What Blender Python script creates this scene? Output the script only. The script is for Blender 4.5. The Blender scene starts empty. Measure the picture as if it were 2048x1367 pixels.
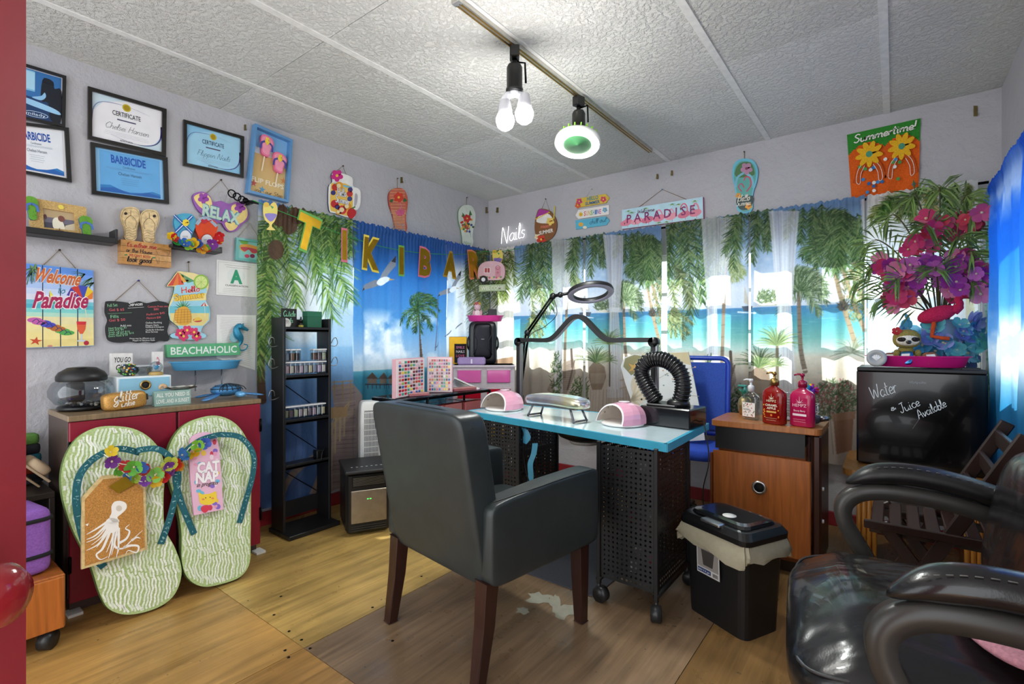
import bpy,math,random
import numpy as np
from mathutils import Matrix,Vector
random.seed(7)
SC=bpy.context.scene
COL=SC.collection
R=math.radians
# ------------------------------------------------------------------ camera, world, lights, exposure
CAM=Vector((3.25,0.0,1.2)); YAW=R(37.5)
FPX,CXP,HY=998.0,1024.0,680.0  # focal length and horizon measured in the 2048x1367 frame
cd=bpy.data.cameras.new('camera'); cam=bpy.data.objects.new('camera',cd); COL.objects.link(cam)
cam.location=CAM; cam.rotation_euler=(R(90),0,YAW)
cd.sensor_width=36; cd.lens=36*FPX/2048; cd.shift_y=-(683.5-HY)/2048
cd.clip_start=0.02
SC.camera=cam
W=bpy.data.worlds.new('world'); SC.world=W; W.use_nodes=True
bg=W.node_tree.nodes['Background']; bg.inputs[0].default_value=(0.93,0.97,1.0,1); bg.inputs[1].default_value=2.0
sd=bpy.data.lights.new('sun','SUN'); sd.energy=10.0; sd.angle=R(1.0); sd.color=(1,.95,.86)
sun=bpy.data.objects.new('sun',sd); COL.objects.link(sun)
sun.rotation_euler=Vector((-0.42,-0.72,-0.62)).to_track_quat('-Z','Y').to_euler()
SC.view_settings.view_transform='Standard'; SC.view_settings.look='None'
SC.view_settings.exposure=0.47; SC.view_settings.gamma=1.0
SC.view_settings.use_curve_mapping=False
cy=SC.cycles
cy.use_denoising=True; cy.max_bounces=8; cy.diffuse_bounces=5; cy.glossy_bounces=3; cy.transmission_bounces=6
cy.transparent_max_bounces=12; cy.sample_clamp_indirect=4.0; cy.caustics_reflective=False; cy.caustics_refractive=False
CEIL=2.6; YB=3.848; XR=3.72

# ------------------------------------------------------------------ measuring helpers
FW=(-math.sin(YAW),math.cos(YAW)); RT=(math.cos(YAW),math.sin(YAW))
def ray(u):
    a=(u-CXP)/FPX
    return FW[0]+a*RT[0],FW[1]+a*RT[1]
def onL(u,v,x=0.0):  # point of the plane x = const -> (y, z)
    dx,dy=ray(u); t=(x-CAM.x)/dx
    return t*dy,CAM.z+t*(HY-v)/FPX
def onB(u,v,y=YB):  # point of the plane y = const -> (x, z)
    dx,dy=ray(u); t=y/dy
    return CAM.x+t*dx,CAM.z+t*(HY-v)/FPX
def onH(u,v,h):  # point of the plane z = const -> (x, y)
    t=(h-CAM.z)*FPX/(HY-v); dx,dy=ray(u)
    return CAM.x+t*dx,t*dy
ML=Matrix(((0,0,1,0),(1,0,0,0),(0,1,0,0),(0,0,0,1)))  # local xyz -> y, z, x
MBK=Matrix(((1,0,0,0),(0,0,-1,0),(0,1,0,0),(0,0,0,1)))  # local xyz -> x, z, -y

# ------------------------------------------------------------------ colours and materials
def lin(h):
    if not isinstance(h,str):return tuple(h)
    h=h.lstrip('#')
    if len(h)==3:h=''.join(c*2 for c in h)
    o=[]
    for i in (0,2,4):
        c=int(h[i:i+2],16)/255
        o.append(c/12.92 if c<=.04045 else ((c+.055)/1.055)**2.4)
    return tuple(o)
MATS={}
#          rough metal  var  vscale bump bscale coat
KINDS={'matte':(.75,0,.08,30,.08,160,0),'satin':(.42,0,.06,20,.03,120,0),'gloss':(.14,0,.04,12,0,1,.3),
         'plastic':(.32,0,.05,15,.02,200,0),'metal':(.32,.95,.08,25,.02,80,0),'foil':(.36,1,.1,18,.25,40,0),
         'fabric':(.9,0,.16,140,.35,420,0),'leather':(.38,0,.12,14,.16,190,0),'vinyl':(.2,0,.15,9,.3,16,.2),
         'paper':(.7,0,.03,10,.02,300,0),'cork':(.85,0,.35,260,.3,300,0),'glitter':(.35,.45,.5,420,.5,420,0),
         'wallpaint':(.62,0,.05,5,.22,46,0),'black':(.45,0,.2,60,.05,200,0),'plush':(1,0,.3,200,1,260,0)}
def nodemat(name):
    m=bpy.data.materials.new(name); m.use_nodes=True
    nt=m.node_tree
    return m,nt,nt.nodes,nt.links,nt.nodes['Principled BSDF']
def colvar(nt,amount,scale):
    N,Lk=nt.nodes,nt.links
    at=N.new('ShaderNodeAttribute'); at.attribute_name='Col'
    tc=N.new('ShaderNodeTexCoord'); nz=N.new('ShaderNodeTexNoise'); nz.inputs['Scale'].default_value=scale; nz.inputs['Detail'].default_value=3
    Lk.new(tc.outputs['Object'],nz.inputs['Vector'])
    mr=N.new('ShaderNodeMapRange'); mr.inputs[1].default_value=.3; mr.inputs[2].default_value=.7
    mr.inputs[3].default_value=1-amount; mr.inputs[4].default_value=1+amount
    Lk.new(nz.outputs[0],mr.inputs[0])
    mx=N.new('ShaderNodeVectorMath'); mx.operation='MULTIPLY'
    Lk.new(at.outputs['Color'],mx.inputs[0]); Lk.new(mr.outputs[0],mx.inputs[1])
    return mx.outputs[0],tc
def addbump(nt,tc,bsdf,strength,scale,dist=.002,kind='noise'):
    N,Lk=nt.nodes,nt.links
    nz=N.new('ShaderNodeTexNoise'); nz.inputs['Scale'].default_value=scale; nz.inputs['Detail'].default_value=4
    Lk.new(tc.outputs['Object'],nz.inputs['Vector'])
    b=N.new('ShaderNodeBump'); b.inputs['Strength'].default_value=strength; b.inputs['Distance'].default_value=dist
    Lk.new(nz.outputs[0],b.inputs['Height']); Lk.new(b.outputs[0],bsdf.inputs['Normal'])
    return nz,b
def M(kind):
    if not isinstance(kind,str):return kind
    if kind in MATS:return MATS[kind]
    if kind in KINDS:
        ro,me,va,vs,bu,bs,co=KINDS[kind]
        m,nt,N,Lk,b=nodemat(kind)
        c,tc=colvar(nt,va,vs); Lk.new(c,b.inputs['Base Color'])
        b.inputs['Roughness'].default_value=ro; b.inputs['Metallic'].default_value=me
        b.inputs['Coat Weight'].default_value=co
        if bu:addbump(nt,tc,b,bu,bs)
    elif kind=='wood':
        m,nt,N,Lk,b=nodemat(kind)
        at=N.new('ShaderNodeAttribute'); at.attribute_name='Col'
        tc=N.new('ShaderNodeTexCoord'); mp=N.new('ShaderNodeMapping'); mp.inputs['Scale'].default_value=(34,34,2.2)
        Lk.new(tc.outputs['Object'],mp.inputs[0])
        nz=N.new('ShaderNodeTexNoise'); nz.inputs['Scale'].default_value=1.6; nz.inputs['Detail'].default_value=6; nz.inputs['Distortion'].default_value=.6
        Lk.new(mp.outputs[0],nz.inputs['Vector'])
        mr=N.new('ShaderNodeMapRange'); mr.inputs[1].default_value=.3; mr.inputs[2].default_value=.7; mr.inputs[3].default_value=.72; mr.inputs[4].default_value=1.15
        Lk.new(nz.outputs[0],mr.inputs[0])
        mx=N.new('ShaderNodeVectorMath'); mx.operation='MULTIPLY'
        Lk.new(at.outputs['Color'],mx.inputs[0]); Lk.new(mr.outputs[0],mx.inputs[1]); Lk.new(mx.outputs[0],b.inputs['Base Color'])
        b.inputs['Roughness'].default_value=.32
    elif kind in ('glass','clear','pane'):
        m,nt,N,Lk,b=nodemat(kind)
        N.remove(b)
        tr=N.new('ShaderNodeBsdfTransparent'); gl=N.new('ShaderNodeBsdfGlossy'); gl.inputs['Roughness'].default_value=.03
        at=N.new('ShaderNodeAttribute'); at.attribute_name='Col'
        Lk.new(at.outputs['Color'],tr.inputs[0])
        lw=N.new('ShaderNodeLayerWeight'); lw.inputs[0].default_value=.35
        fr=N.new('ShaderNodeMapRange'); fr.inputs[3].default_value={'glass':.05,'clear':.1,'pane':.02}[kind]; fr.inputs[4].default_value={'glass':.6,'clear':.7,'pane':.3}[kind]
        Lk.new(lw.outputs['Facing'],fr.inputs[0])
        mx=N.new('ShaderNodeMixShader'); Lk.new(fr.outputs[0],mx.inputs[0]); Lk.new(tr.outputs[0],mx.inputs[1]); Lk.new(gl.outputs[0],mx.inputs[2])
        Lk.new(mx.outputs[0],N['Material Output'].inputs[0])
    elif kind in ('milky','petal','curtain','sheer'):
        m,nt,N,Lk,b=nodemat(kind)
        c,tc=colvar(nt,.04,60); Lk.new(c,b.inputs['Base Color'])
        b.inputs['Roughness'].default_value={'milky':.25,'petal':.6,'curtain':.55,'sheer':.8}[kind]
        tl=N.new('ShaderNodeBsdfTranslucent'); Lk.new(c,tl.inputs[0])
        mx=N.new('ShaderNodeMixShader'); mx.inputs[0].default_value={'milky':.45,'petal':.4,'curtain':.6,'sheer':.5}[kind]
        Lk.new(b.outputs[0],mx.inputs[1]); Lk.new(tl.outputs[0],mx.inputs[2])
        Lk.new(mx.outputs[0],N['Material Output'].inputs[0])
    elif kind.startswith('emit'):
        m,nt,N,Lk,b=nodemat(kind)
        at=N.new('ShaderNodeAttribute'); at.attribute_name='Col'
        Lk.new(at.outputs['Color'],b.inputs['Base Color']); Lk.new(at.outputs['Color'],b.inputs['Emission Color'])
        b.inputs['Emission Strength'].default_value=float(kind[4:])
    else:raise KeyError(kind)
    MATS[kind]=m
    return m

# ------------------------------------------------------------------ mesh builder
def ident(u,v):return (u,v)
def cat(pts,n=6,closed=False):  # Catmull-Rom through points of any dimension
    P=[np.array(p,float) for p in pts]
    if len(P)<3:return [tuple(p) for p in P]
    m=len(P); out=[]
    for i in range(m if closed else m-1):
        if closed:a,b,c,d=P[i-1],P[i],P[(i+1)%m],P[(i+2)%m]
        else:a,b,c,d=P[max(i-1,0)],P[i],P[i+1],P[min(i+2,m-1)]
        for k in range(n):
            t=k/n
            out.append(tuple(.5*(2*b+(c-a)*t+(2*a-5*b+4*c-d)*t*t+(3*b-a-3*c+d)*t**3)))
    if not closed:out.append(tuple(P[-1]))
    return out
def oval(cx,cy,rx,ry,n=24,a0=0):return [(cx+rx*math.cos(a0+2*math.pi*i/n),cy+ry*math.sin(a0+2*math.pi*i/n)) for i in range(n)]
def rrect(x0,y0,x1,y1,r,n=4):
    o=[]
    for cx,cy,a in ((x1-r,y1-r,0),(x0+r,y1-r,90),(x0+r,y0+r,180),(x1-r,y0+r,270)):
        for i in range(n+1):
            t=R(a+90*i/n); o.append((cx+r*math.cos(t),cy+r*math.sin(t)))
    return o
TXT={}
def textmesh(s,bold):
    k=(s,bold)
    if k not in TXT:
        cu=bpy.data.curves.new('t','FONT'); cu.body=s; cu.size=1; cu.offset=bold; cu.resolution_u=2; cu.fill_mode='FRONT'
        o=bpy.data.objects.new('t',cu); COL.objects.link(o)
        dg=bpy.context.evaluated_depsgraph_get()
        me=bpy.data.meshes.new_from_object(o.evaluated_get(dg))
        V=[tuple(v.co) for v in me.vertices]; F=[tuple(p.vertices) for p in me.polygons]
        bpy.data.objects.remove(o); bpy.data.curves.remove(cu); bpy.data.meshes.remove(me)
        x0=min(v[0] for v in V); x1=max(v[0] for v in V)
        TXT[k]=([((v[0]-x0)/(x1-x0),v[1]/.69) for v in V],F)
    return TXT[k]
# single-line handwriting alphabet: glyph -> (advance, strokes); x-height .5, capitals 1
_G='''a .5 .45,.4 .25,.5 .05,.25 .2,0 .42,.2 .45,.48|.45,.48 .42,.1 .55,.02
b .45 .1,1 .08,.05 .3,0 .42,.25 .25,.45 .1,.3
c .42 .4,.4 .22,.5 .05,.25 .2,0 .42,.08
d .5 .45,.38 .25,.48 .05,.25 .2,0 .42,.2 .5,1|.46,.4 .45,.08 .55,.02
e .42 .06,.2 .4,.3 .25,.5 .06,.3 .15,.02 .42,.08
g .5 .45,.4 .25,.5 .05,.25 .2,.02 .42,.2 .45,.46 .42,-.2 .2,-.4 .05,-.25 .5,.05
h .5 .1,1 .08,0|.08,.25 .28,.48 .42,.35 .4,.02 .5,.02
i .25 .1,.48 .1,.05 .22,.02|.12,.68 .13,.72
k .45 .1,1 .08,0|.4,.48 .1,.22 .42,0
l .25 .05,.1 .2,.7 .14,1 .08,.6 .1,.05 .25,.03
m .75 .06,.48 .08,0|.08,.25 .22,.48 .35,.4 .35,0|.36,.25 .5,.48 .64,.4 .64,.05 .75,.03
n .5 .06,.48 .08,0|.08,.25 .25,.48 .4,.38 .4,.05 .5,.02
o .48 .25,.5 .05,.25 .22,0 .44,.22 .28,.5 .45,.46
p .48 .08,.48 .06,-.4|.08,.3 .28,.5 .44,.28 .25,0 .08,.1
r .36 .06,.48 .08,0|.08,.25 .2,.46 .36,.44
s .38 .34,.44 .15,.48 .1,.32 .3,.18 .22,0 .04,.05
t .34 .2,.9 .14,.1 .3,.02|.04,.58 .34,.62
u .5 .06,.48 .08,.1 .22,0 .4,.2 .42,.48|.42,.48 .42,.06 .52,.02
v .44 .06,.48 .2,0 .4,.48
w .65 .06,.48 .16,.02 .32,.4 .46,.02 .62,.48
y .48 .06,.48 .12,.15 .3,.15 .42,.48|.42,.48 .38,-.25 .15,-.4 .1,-.2
A .7 .04,0 .36,1 .62,0|.16,.35 .6,.42
C .65 .6,.85 .35,1 .05,.5 .3,0 .62,.18
F .6 .1,.95 .6,1|.22,.97 .16,0|.14,.5 .48,.54
H .72 .14,1 .1,0|.62,1 .58,0|.1,.48 .62,.55
J .5 .15,.95 .55,1|.42,.98 .34,.15 .12,0 .05,.2
N .72 .06,0 .12,.9 .2,.95 .5,.05 .58,.05 .66,1
P .6 .12,.95 .08,0|.05,.85 .35,1 .55,.75 .35,.5 .12,.48
S .6 .55,.88 .3,1 .12,.75 .5,.35 .3,0 .05,.15
W .85 .03,.95 .18,.05 .4,.7 .58,.05 .82,1
L .55 .2,.95 .12,.1 .3,.02 .55,.1
! .2 .14,1 .1,.3|.08,.05 .09,.02
& .5 .45,.1 .12,.5 .28,.6 .3,.45 .06,.2 .2,.02 .45,.35
' .15 .08,1 .05,.8
. .15 .05,.03 .07,.05'''
GL={}
for ln in _G.split('\n'):
    c,adv,rest=ln.split(' ',2)
    GL[c]=(float(adv),[[tuple(float(q) for q in p.split(',')) for p in st.split()] for st in rest.split('|')])
GL[' ']=(.3,[])

class MB:
    def __init__(s,px=ident):
        s.v=[]; s.f=[]; s.c=[]; s.s=[]; s.M=None; s.cc=(.5,.5,.5); s.px=px; s.sm=False
    def col(s,h):s.cc=lin(h); return s
    def tr(s,m=None):s.M=m; return s
    def smooth(s,b=True):s.sm=b; return s
    def add(s,V,F,c=None,sm=None):
        b=len(s.v)
        if s.M is not None:V=[tuple(s.M@Vector(p)) for p in V]
        s.v+=[tuple(p) for p in V]
        c=s.cc if c is None else lin(c); sm=s.sm if sm is None else sm
        for f in F:s.f.append(tuple(b+i for i in f)); s.c.append(c); s.s.append(sm)
        return s
    def box(s,c,d,r=0,col=None,sm=None):
        hx,hy,hz=d[0]/2,d[1]/2,d[2]/2; r=min(r,hx*.98,hy*.98,hz*.98); V=[]; F=[]
        if r<=0:
            V=[(c[0]+x*hx,c[1]+y*hy,c[2]+z*hz) for x in (-1,1) for y in (-1,1) for z in (-1,1)]
            F=[(0,1,3,2),(4,6,7,5),(0,4,5,1),(2,3,7,6),(0,2,6,4),(1,5,7,3)]
            return s.add(V,F,col,sm)
        idx={}
        for x in (-1,1):
            for y in (-1,1):
                for z in (-1,1):
                    for k in range(3):
                        q=[x*(hx-r),y*(hy-r),z*(hz-r)]; q[k]+=(x,y,z)[k]*r
                        idx[(x,y,z,k)]=len(V); V.append((c[0]+q[0],c[1]+q[1],c[2]+q[2]))
        for k in range(3):
            i,j=[m for m in range(3) if m!= k]
            for sg in (-1,1):
                f=[]
                for a,b in ((-1,-1),(1,-1),(1,1),(-1,1)):
                    q=[0,0,0]; q[k]=sg; q[i]=a; q[j]=b; f.append(idx[(*q,k)])
                if (sg>0)==(k==1):f.reverse()
                F.append(tuple(f))
            for a in (-1,1):
                for b in (-1,1):
                    q0=[0,0,0]; q0[i]=a; q0[j]=b; q1=q0[:]; q0[k]=-1; q1[k]=1
                    f=[idx[(*q0,i)],idx[(*q1,i)],idx[(*q1,j)],idx[(*q0,j)]]
                    if (a*b>0)!=(k==1):f.reverse()
                    F.append(tuple(f))
        for x in (-1,1):
            for y in (-1,1):
                for z in (-1,1):
                    f=[idx[(x,y,z,k)] for k in range(3)]
                    if x*y*z<0:f.reverse()
                    F.append(tuple(f))
        return s.add(V,F,col,sm)
    def tube(s,path,r,n=8,col=None,closed=False,caps=True,sm=True):
        P=[Vector(p) for p in path]; m=len(P); V=[]; F=[]; up=None
        rr=r if isinstance(r,(list,tuple)) else [r]*m
        for i in range(m):
            if closed:t=P[(i+1)%m]-P[i-1]
            else:t=P[min(i+1,m-1)]-P[max(i-1,0)]
            if t.length<1e-9:t=Vector((0,0,1))
            t.normalize()
            if up is None:
                up=Vector((0,0,1)) if abs(t.z)<.9 else Vector((1,0,0))
            up=up-t*up.dot(t)
            if up.length<1e-6:up=t.orthogonal()
            up.normalize(); sd_=t.cross(up)
            for k in range(n):
                a=2*math.pi*k/n
                V.append(P[i]+(up*math.cos(a)+sd_*math.sin(a))*rr[i])
        for i in range(m if closed else m-1):
            j=(i+1)%m
            for k in range(n):
                F.append((i*n+k,j*n+k,j*n+(k+1)%n,i*n+(k+1)%n))
        if caps and not closed:
            F.append(tuple(range(n))); F.append(tuple(reversed(range((m-1)*n,m*n))))
        return s.add(V,F,col,sm)
    def cyl(s,p0,p1,r0,r1=None,n=12,col=None,sm=True):
        return s.tube([p0,p1],[r0,r0 if r1 is None else r1],n,col,sm=sm)
    def lathe(s,prof,n=20,c=(0,0,0),col=None,sm=True,sx=1,sy=1,caps=True):
        V=[]; F=[]
        for r,z in prof:
            for k in range(n):
                a=2*math.pi*k/n; V.append((c[0]+r*sx*math.cos(a),c[1]+r*sy*math.sin(a),c[2]+z))
        for i in range(len(prof)-1):
            for k in range(n):
                F.append((i*n+k,i*n+(k+1)%n,(i+1)*n+(k+1)%n,(i+1)*n+k))
        if caps and prof[0][0]>1e-6:F.append(tuple(reversed(range(n))))
        if caps and prof[-1][0]>1e-6:F.append(tuple(range((len(prof)-1)*n,len(prof)*n)))
        return s.add(V,F,col,sm)
    def sph(s,c,r,nu=12,nv=8,col=None,sm=True):
        if not isinstance(r,(list,tuple)):r=(r,r,r)
        V=[]; F=[]
        for j in range(nv+1):
            p=math.pi*j/nv
            for i in range(nu):
                a=2*math.pi*i/nu
                V.append((c[0]+r[0]*math.sin(p)*math.cos(a),c[1]+r[1]*math.sin(p)*math.sin(a),c[2]-r[2]*math.cos(p)))
        for j in range(nv):
            for i in range(nu):F.append((j*nu+i,j*nu+(i+1)%nu,(j+1)*nu+(i+1)%nu,(j+1)*nu+i))
        return s.add(V,F,col,sm)
    def prism(s,P,z0,z1,col=None,side=None):  # outline in local xy
        n=len(P); ar=sum(P[i-1][0]*P[i][1]-P[i][0]*P[i-1][1] for i in range(n))
        if ar<0:P=P[::-1]
        V=[(p[0],p[1],z0) for p in P]+[(p[0],p[1],z1) for p in P]
        s.add(V,[tuple(range(n,2*n))],col,False)
        s.add(V,[tuple(reversed(range(n)))]+[(i,(i+1)%n,n+(i+1)%n,n+i) for i in range(n)],side or col,False)
        return s
    # --- flat shapes given in the builder's own 2-D frame (px), z = height above the plane
    def P2(s,pts):return [s.px(*p) for p in pts]
    def slab(s,pts,z0,z1,col=None,side=None):return s.prism(s.P2(pts),z0,z1,col,side)
    def poly(s,pts,z,col=None):
        P=s.P2(pts); n=len(P); ar=sum(P[i-1][0]*P[i][1]-P[i][0]*P[i-1][1] for i in range(n))
        if ar<0:P=P[::-1]
        return s.add([(p[0],p[1],z) for p in P],[tuple(range(n))],col,False)
    def disc(s,u,v,ru,rv,z,col=None,n=18):return s.poly(oval(u,v,ru,rv,n),z,col)
    def line(s,pts,w,z,col=None,raw=False,w1=None):
        P=[np.array(p[:2],float) for p in (pts if raw else s.P2(pts))]; V=[]; F=[]; m=len(P)
        if m<2:return s
        for i in range(m):
            t=P[min(i+1,m-1)]-P[max(i-1,0)]; L=math.hypot(*t) or 1; nx,ny=-t[1]/L,t[0]/L
            ww=(w if w1 is None else w+(w1-w)*i/(m-1))/2
            V+=[(P[i][0]+nx*ww,P[i][1]+ny*ww,z),(P[i][0]-nx*ww,P[i][1]-ny*ww,z)]
        for i in range(m-1):F.append((2*i+1,2*i+3,2*i+2,2*i))
        return s.add(V,F,col,False)
    def _fr(s,p0,p1,h):
        a=np.array(s.px(*p0)); b=np.array(s.px(*p1)); c=np.array(s.px(p0[0],p0[1]-h))
        ex=b-a; ey=c-a; hl=math.hypot(*ey)
        if s.px is ident:ey=-ey
        w=math.hypot(*ex); up=np.array((-ex[1],ex[0]))/w
        return a,ex,up*hl
    def text(s,t,p0,p1,h,z,col=None,shear=0,bold=0,rim=None,rimw=.03):
        a,ex,ey=s._fr(p0,p1,h)
        if rim is not None:
            s.text(t,p0,p1,h,z,rim,shear,bold+rimw); z+=.0004
        V,F=textmesh(t,bold)
        sh=shear*math.hypot(*ey)/(math.hypot(*ex) or 1)
        V=[(*(a+ex*(x+sh*y)+ey*y),z) for x,y in V]
        return s.add(V,F,col,False)
    def script(s,t,p0,p1,h,w,z,col=None,shear=.2,tube=False,rim=None,rimw=1.6):
        if rim is not None:s.script(t,p0,p1,h,w*rimw,z,rim,shear); z+=.0004
        a,ex,ey=s._fr(p0,p1,h); tot=sum(GL.get(c,(.45,0))[0] for c in t); x=0
        hl=math.hypot(*ey)/(math.hypot(*ex) or 1)
        for c in t:
            adv,sts=GL.get(c,(.45,[]))
            for st in sts:
                pts=[a+ex*((x+q[0])/tot+shear*q[1]*hl)+ey*q[1] for q in cat(st,4)]
                if tube:s.tube([(p[0],p[1],z) for p in pts],w,6,col)
                else:s.line(pts,w,z,col,raw=True)
            x+=adv
        return s
    def squiggle(s,p0,p1,h,z,col,w,n=None):  # a line of writing too small to read
        L=abs(p1[0]-p0[0]); n=n or max(3,int(L/(h*.9))); pts=[]
        for i in range(n*2+1):
            t=i/(n*2); pts.append((p0[0]+(p1[0]-p0[0])*t,p0[1]+(p1[1]-p0[1])*t-(h*random.uniform(.3,1) if i%2 else 0)))
        return s.line(pts,w,z,col)
    def flower(s,u,v,r,z,petal,heart,n=5,a0=.3,fat=.42):
        for k in range(n):
            a=a0+2*math.pi*k/n; cx,cy=u+r*.55*math.cos(a),v+r*.55*math.sin(a)
            s.poly([(cx+r*.5*math.cos(t)*math.cos(a)-r*fat*math.sin(t)*math.sin(a),cy+r*.5*math.cos(t)*math.sin(a)+r*fat*math.sin(t)*math.cos(a)) for t in [2*math.pi*i/10 for i in range(10)]],z+.0002*(k%2),petal)
        return s.disc(u,v,r*.25,r*.25,z+.0006,heart,10)

def mesh_of(mb,name):
    me=bpy.data.meshes.new(name)
    nv,nf=len(mb.v),len(mb.f)
    me.vertices.add(nv); me.vertices.foreach_set('co',np.array(mb.v,np.float32).ravel())
    ln=np.array([len(f) for f in mb.f],np.int32); tot=int(ln.sum())
    me.loops.add(tot); me.loops.foreach_set('vertex_index',np.fromiter((i for f in mb.f for i in f),np.int32,tot))
    me.polygons.add(nf)
    me.polygons.foreach_set('loop_start',np.concatenate(([0],np.cumsum(ln)[:-1])).astype(np.int32))
    me.polygons.foreach_set('use_smooth',np.array(mb.s,bool))
    at=me.attributes.new('Col','FLOAT_COLOR','FACE')
    at.data.foreach_set('color',np.array([(*c,1.0) for c in mb.c],np.float32).ravel())
    me.update(calc_edges=True); me.validate()
    return me
def obj(name,mb,mat,parent=None,bevel=0,sub=0):
    me=mb if isinstance(mb,bpy.types.Mesh) else mesh_of(mb,name)
    if not me.materials:me.materials.append(M(mat))
    o=bpy.data.objects.new(name,me); COL.objects.link(o)
    if parent is not None:o.parent=parent
    if bevel:
        md=o.modifiers.new('b','BEVEL'); md.width=bevel; md.segments=2; md.limit_method='ANGLE'
    if sub:
        md=o.modifiers.new('s','SUBSURF'); md.levels=sub; md.render_levels=sub
    return o
def tag(o,label,cat_,group=None):
    o['label']=label; o['category']=cat_
    if group:o['group']=group
    return o
def struct(o,label=None):
    o['kind']='structure'
    if label:o['label']=label
    return o
def empty(name,loc=(0,0,0),rz=0,rot=None):
    o=bpy.data.objects.new(name,None); COL.objects.link(o); o.empty_display_size=.05
    m=(rot if rot is not None else Matrix.Rotation(rz,4,'Z'))
    o.matrix_world=Matrix.Translation(loc)@m
    return o
def thing(name,label,cat_,loc=(0,0,0),rz=0,group=None,rot=None):
    return tag(empty(name,loc,rz,rot),label,cat_,group)
def copy_tree(o,parent=None):
    c=o.copy(); COL.objects.link(c); c.parent=parent
    for ch in list(o.children):copy_tree(ch,c)
    return c
def sgnpow(c,e):return math.copysign(abs(c)**e,c)
def superell(mb,c,d,e=.3,nu=28,nv=14,col=None,bend=None):
    """rounded cushion of full size d"""
    V=[]; F=[]
    for j in range(nv+1):
        p=-math.pi/2+math.pi*j/nv
        for i in range(nu):
            a=2*math.pi*i/nu; q=Vector((d[0]/2*sgnpow(math.cos(p),e)*sgnpow(math.cos(a),e),d[1]/2*sgnpow(math.cos(p),e)*sgnpow(math.sin(a),e),d[2]/2*sgnpow(math.sin(p),e)))
            if bend:q=Vector(bend(q))
            V.append((c[0]+q.x,c[1]+q.y,c[2]+q.z))
    for j in range(nv):
        for i in range(nu):F.append((j*nu+i,j*nu+(i+1)%nu,(j+1)*nu+(i+1)%nu,(j+1)*nu+i))
    mb.add(V,F,col,True); return mb
def at(u,v,t):  # point at forward distance t
    dx,dy=ray(u); return Vector((CAM.x+t*dx,t*dy,CAM.z+t*(HY-v)/FPX))
def rayplane(u,v,O,n):
    dx,dy=ray(u); d=Vector((dx,dy,(HY-v)/FPX)); return CAM+d*((Vector(O)-CAM).dot(n)/d.dot(n))
class Sign:
    """a thing that hangs on a wall; parts are drawn in measured wall coordinates"""
    def __init__(s,name,label,cat_,wall,u,v,off=.003,group=None):
        s.wall=wall
        if wall=='L':s.f=lambda a,b:onL(a,b,off)
        else:s.f=lambda a,b:onB(a,b,YB-off)
        s.o=s.f(u,v)
        if wall=='L':s.root=thing(name,label,cat_,(off,s.o[0],s.o[1]),rot=ML,group=group)
        else:s.root=thing(name,label,cat_,(s.o[0],YB-off,s.o[1]),rot=MBK,group=group)
        s.parts=[]
    def p(s,u,v):
        a=s.f(u,v); return (a[0]-s.o[0],a[1]-s.o[1])
    def part(s,name,mat,parent=None):
        mb=MB(s.p); s.parts.append((name,mb,mat,parent)); return mb
    def done(s):
        made={}
        for name,mb,mat,par in s.parts:
            if mb.f:made[id(mb)]=obj(name,mb,mat,made[id(par)] if par is not None else s.root)
        return s.root
    def cord(s,pts,r=.0018,col='#8a7350',z=.004):
        mb=s.part('hanging_cord','matte'); mb.col(col)
        mb.tube([(*s.p(*q),z) for q in pts],r,5); return mb
    def nail(s,u,v,col='#5b4a40'):
        mb=s.part('nail','metal'); mb.col(col); a=s.p(u,v)
        mb.cyl((a[0],a[1],0),(a[0],a[1],.012),.004,.005,8)

class Tilt(Sign):
    """like Sign, for a thing whose face lies in any plane (origin O, right ex, up ey)"""
    def __init__(s,name,label,cat_,O,ex,ey,group=None):
        s.O=Vector(O); s.ex=Vector(ex).normalized(); s.ey=Vector(ey).normalized(); s.ez=s.ex.cross(s.ey)
        m=Matrix((s.ex,s.ey,s.ez)).transposed().to_4x4()
        s.root=thing(name,label,cat_,O,rot=m,group=group) if name else None
        s.parts=[]
    def p(s,u,v):
        q=rayplane(u,v,s.O,s.ez)-s.O; return (q.dot(s.ex),q.dot(s.ey))

# ================================================================== the room shell
def plain(name,base,rough,bumps,var=.06,vs=4):
    m,nt,N,Lk,b=nodemat(name)
    c,tc=colvar(nt,var,vs); Lk.new(c,b.inputs['Base Color']); b.inputs['Roughness'].default_value=rough
    last=None
    for sc_,st,di in bumps:
        nz=N.new('ShaderNodeTexNoise'); nz.inputs['Scale'].default_value=sc_; nz.inputs['Detail'].default_value=5; nz.inputs['Roughness'].default_value=.6
        Lk.new(tc.outputs['Object'],nz.inputs['Vector'])
        rp=N.new('ShaderNodeMapRange'); rp.inputs[1].default_value=.42; rp.inputs[2].default_value=.6; Lk.new(nz.outputs[0],rp.inputs[0])
        bp=N.new('ShaderNodeBump'); bp.inputs['Strength'].default_value=st; bp.inputs['Distance'].default_value=di
        Lk.new(rp.outputs[0],bp.inputs['Height'])
        if last:Lk.new(last.outputs[0],bp.inputs['Normal'])
        last=bp
    if last:Lk.new(last.outputs[0],b.inputs['Normal'])
    return m
M_CEIL=plain('ceiling_stipple',None,.85,[(46,.9,.006)],.03)
M_WALL=plain('painted_wall',None,.55,[(14,.35,.006),(70,.25,.002)],.03)
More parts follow.
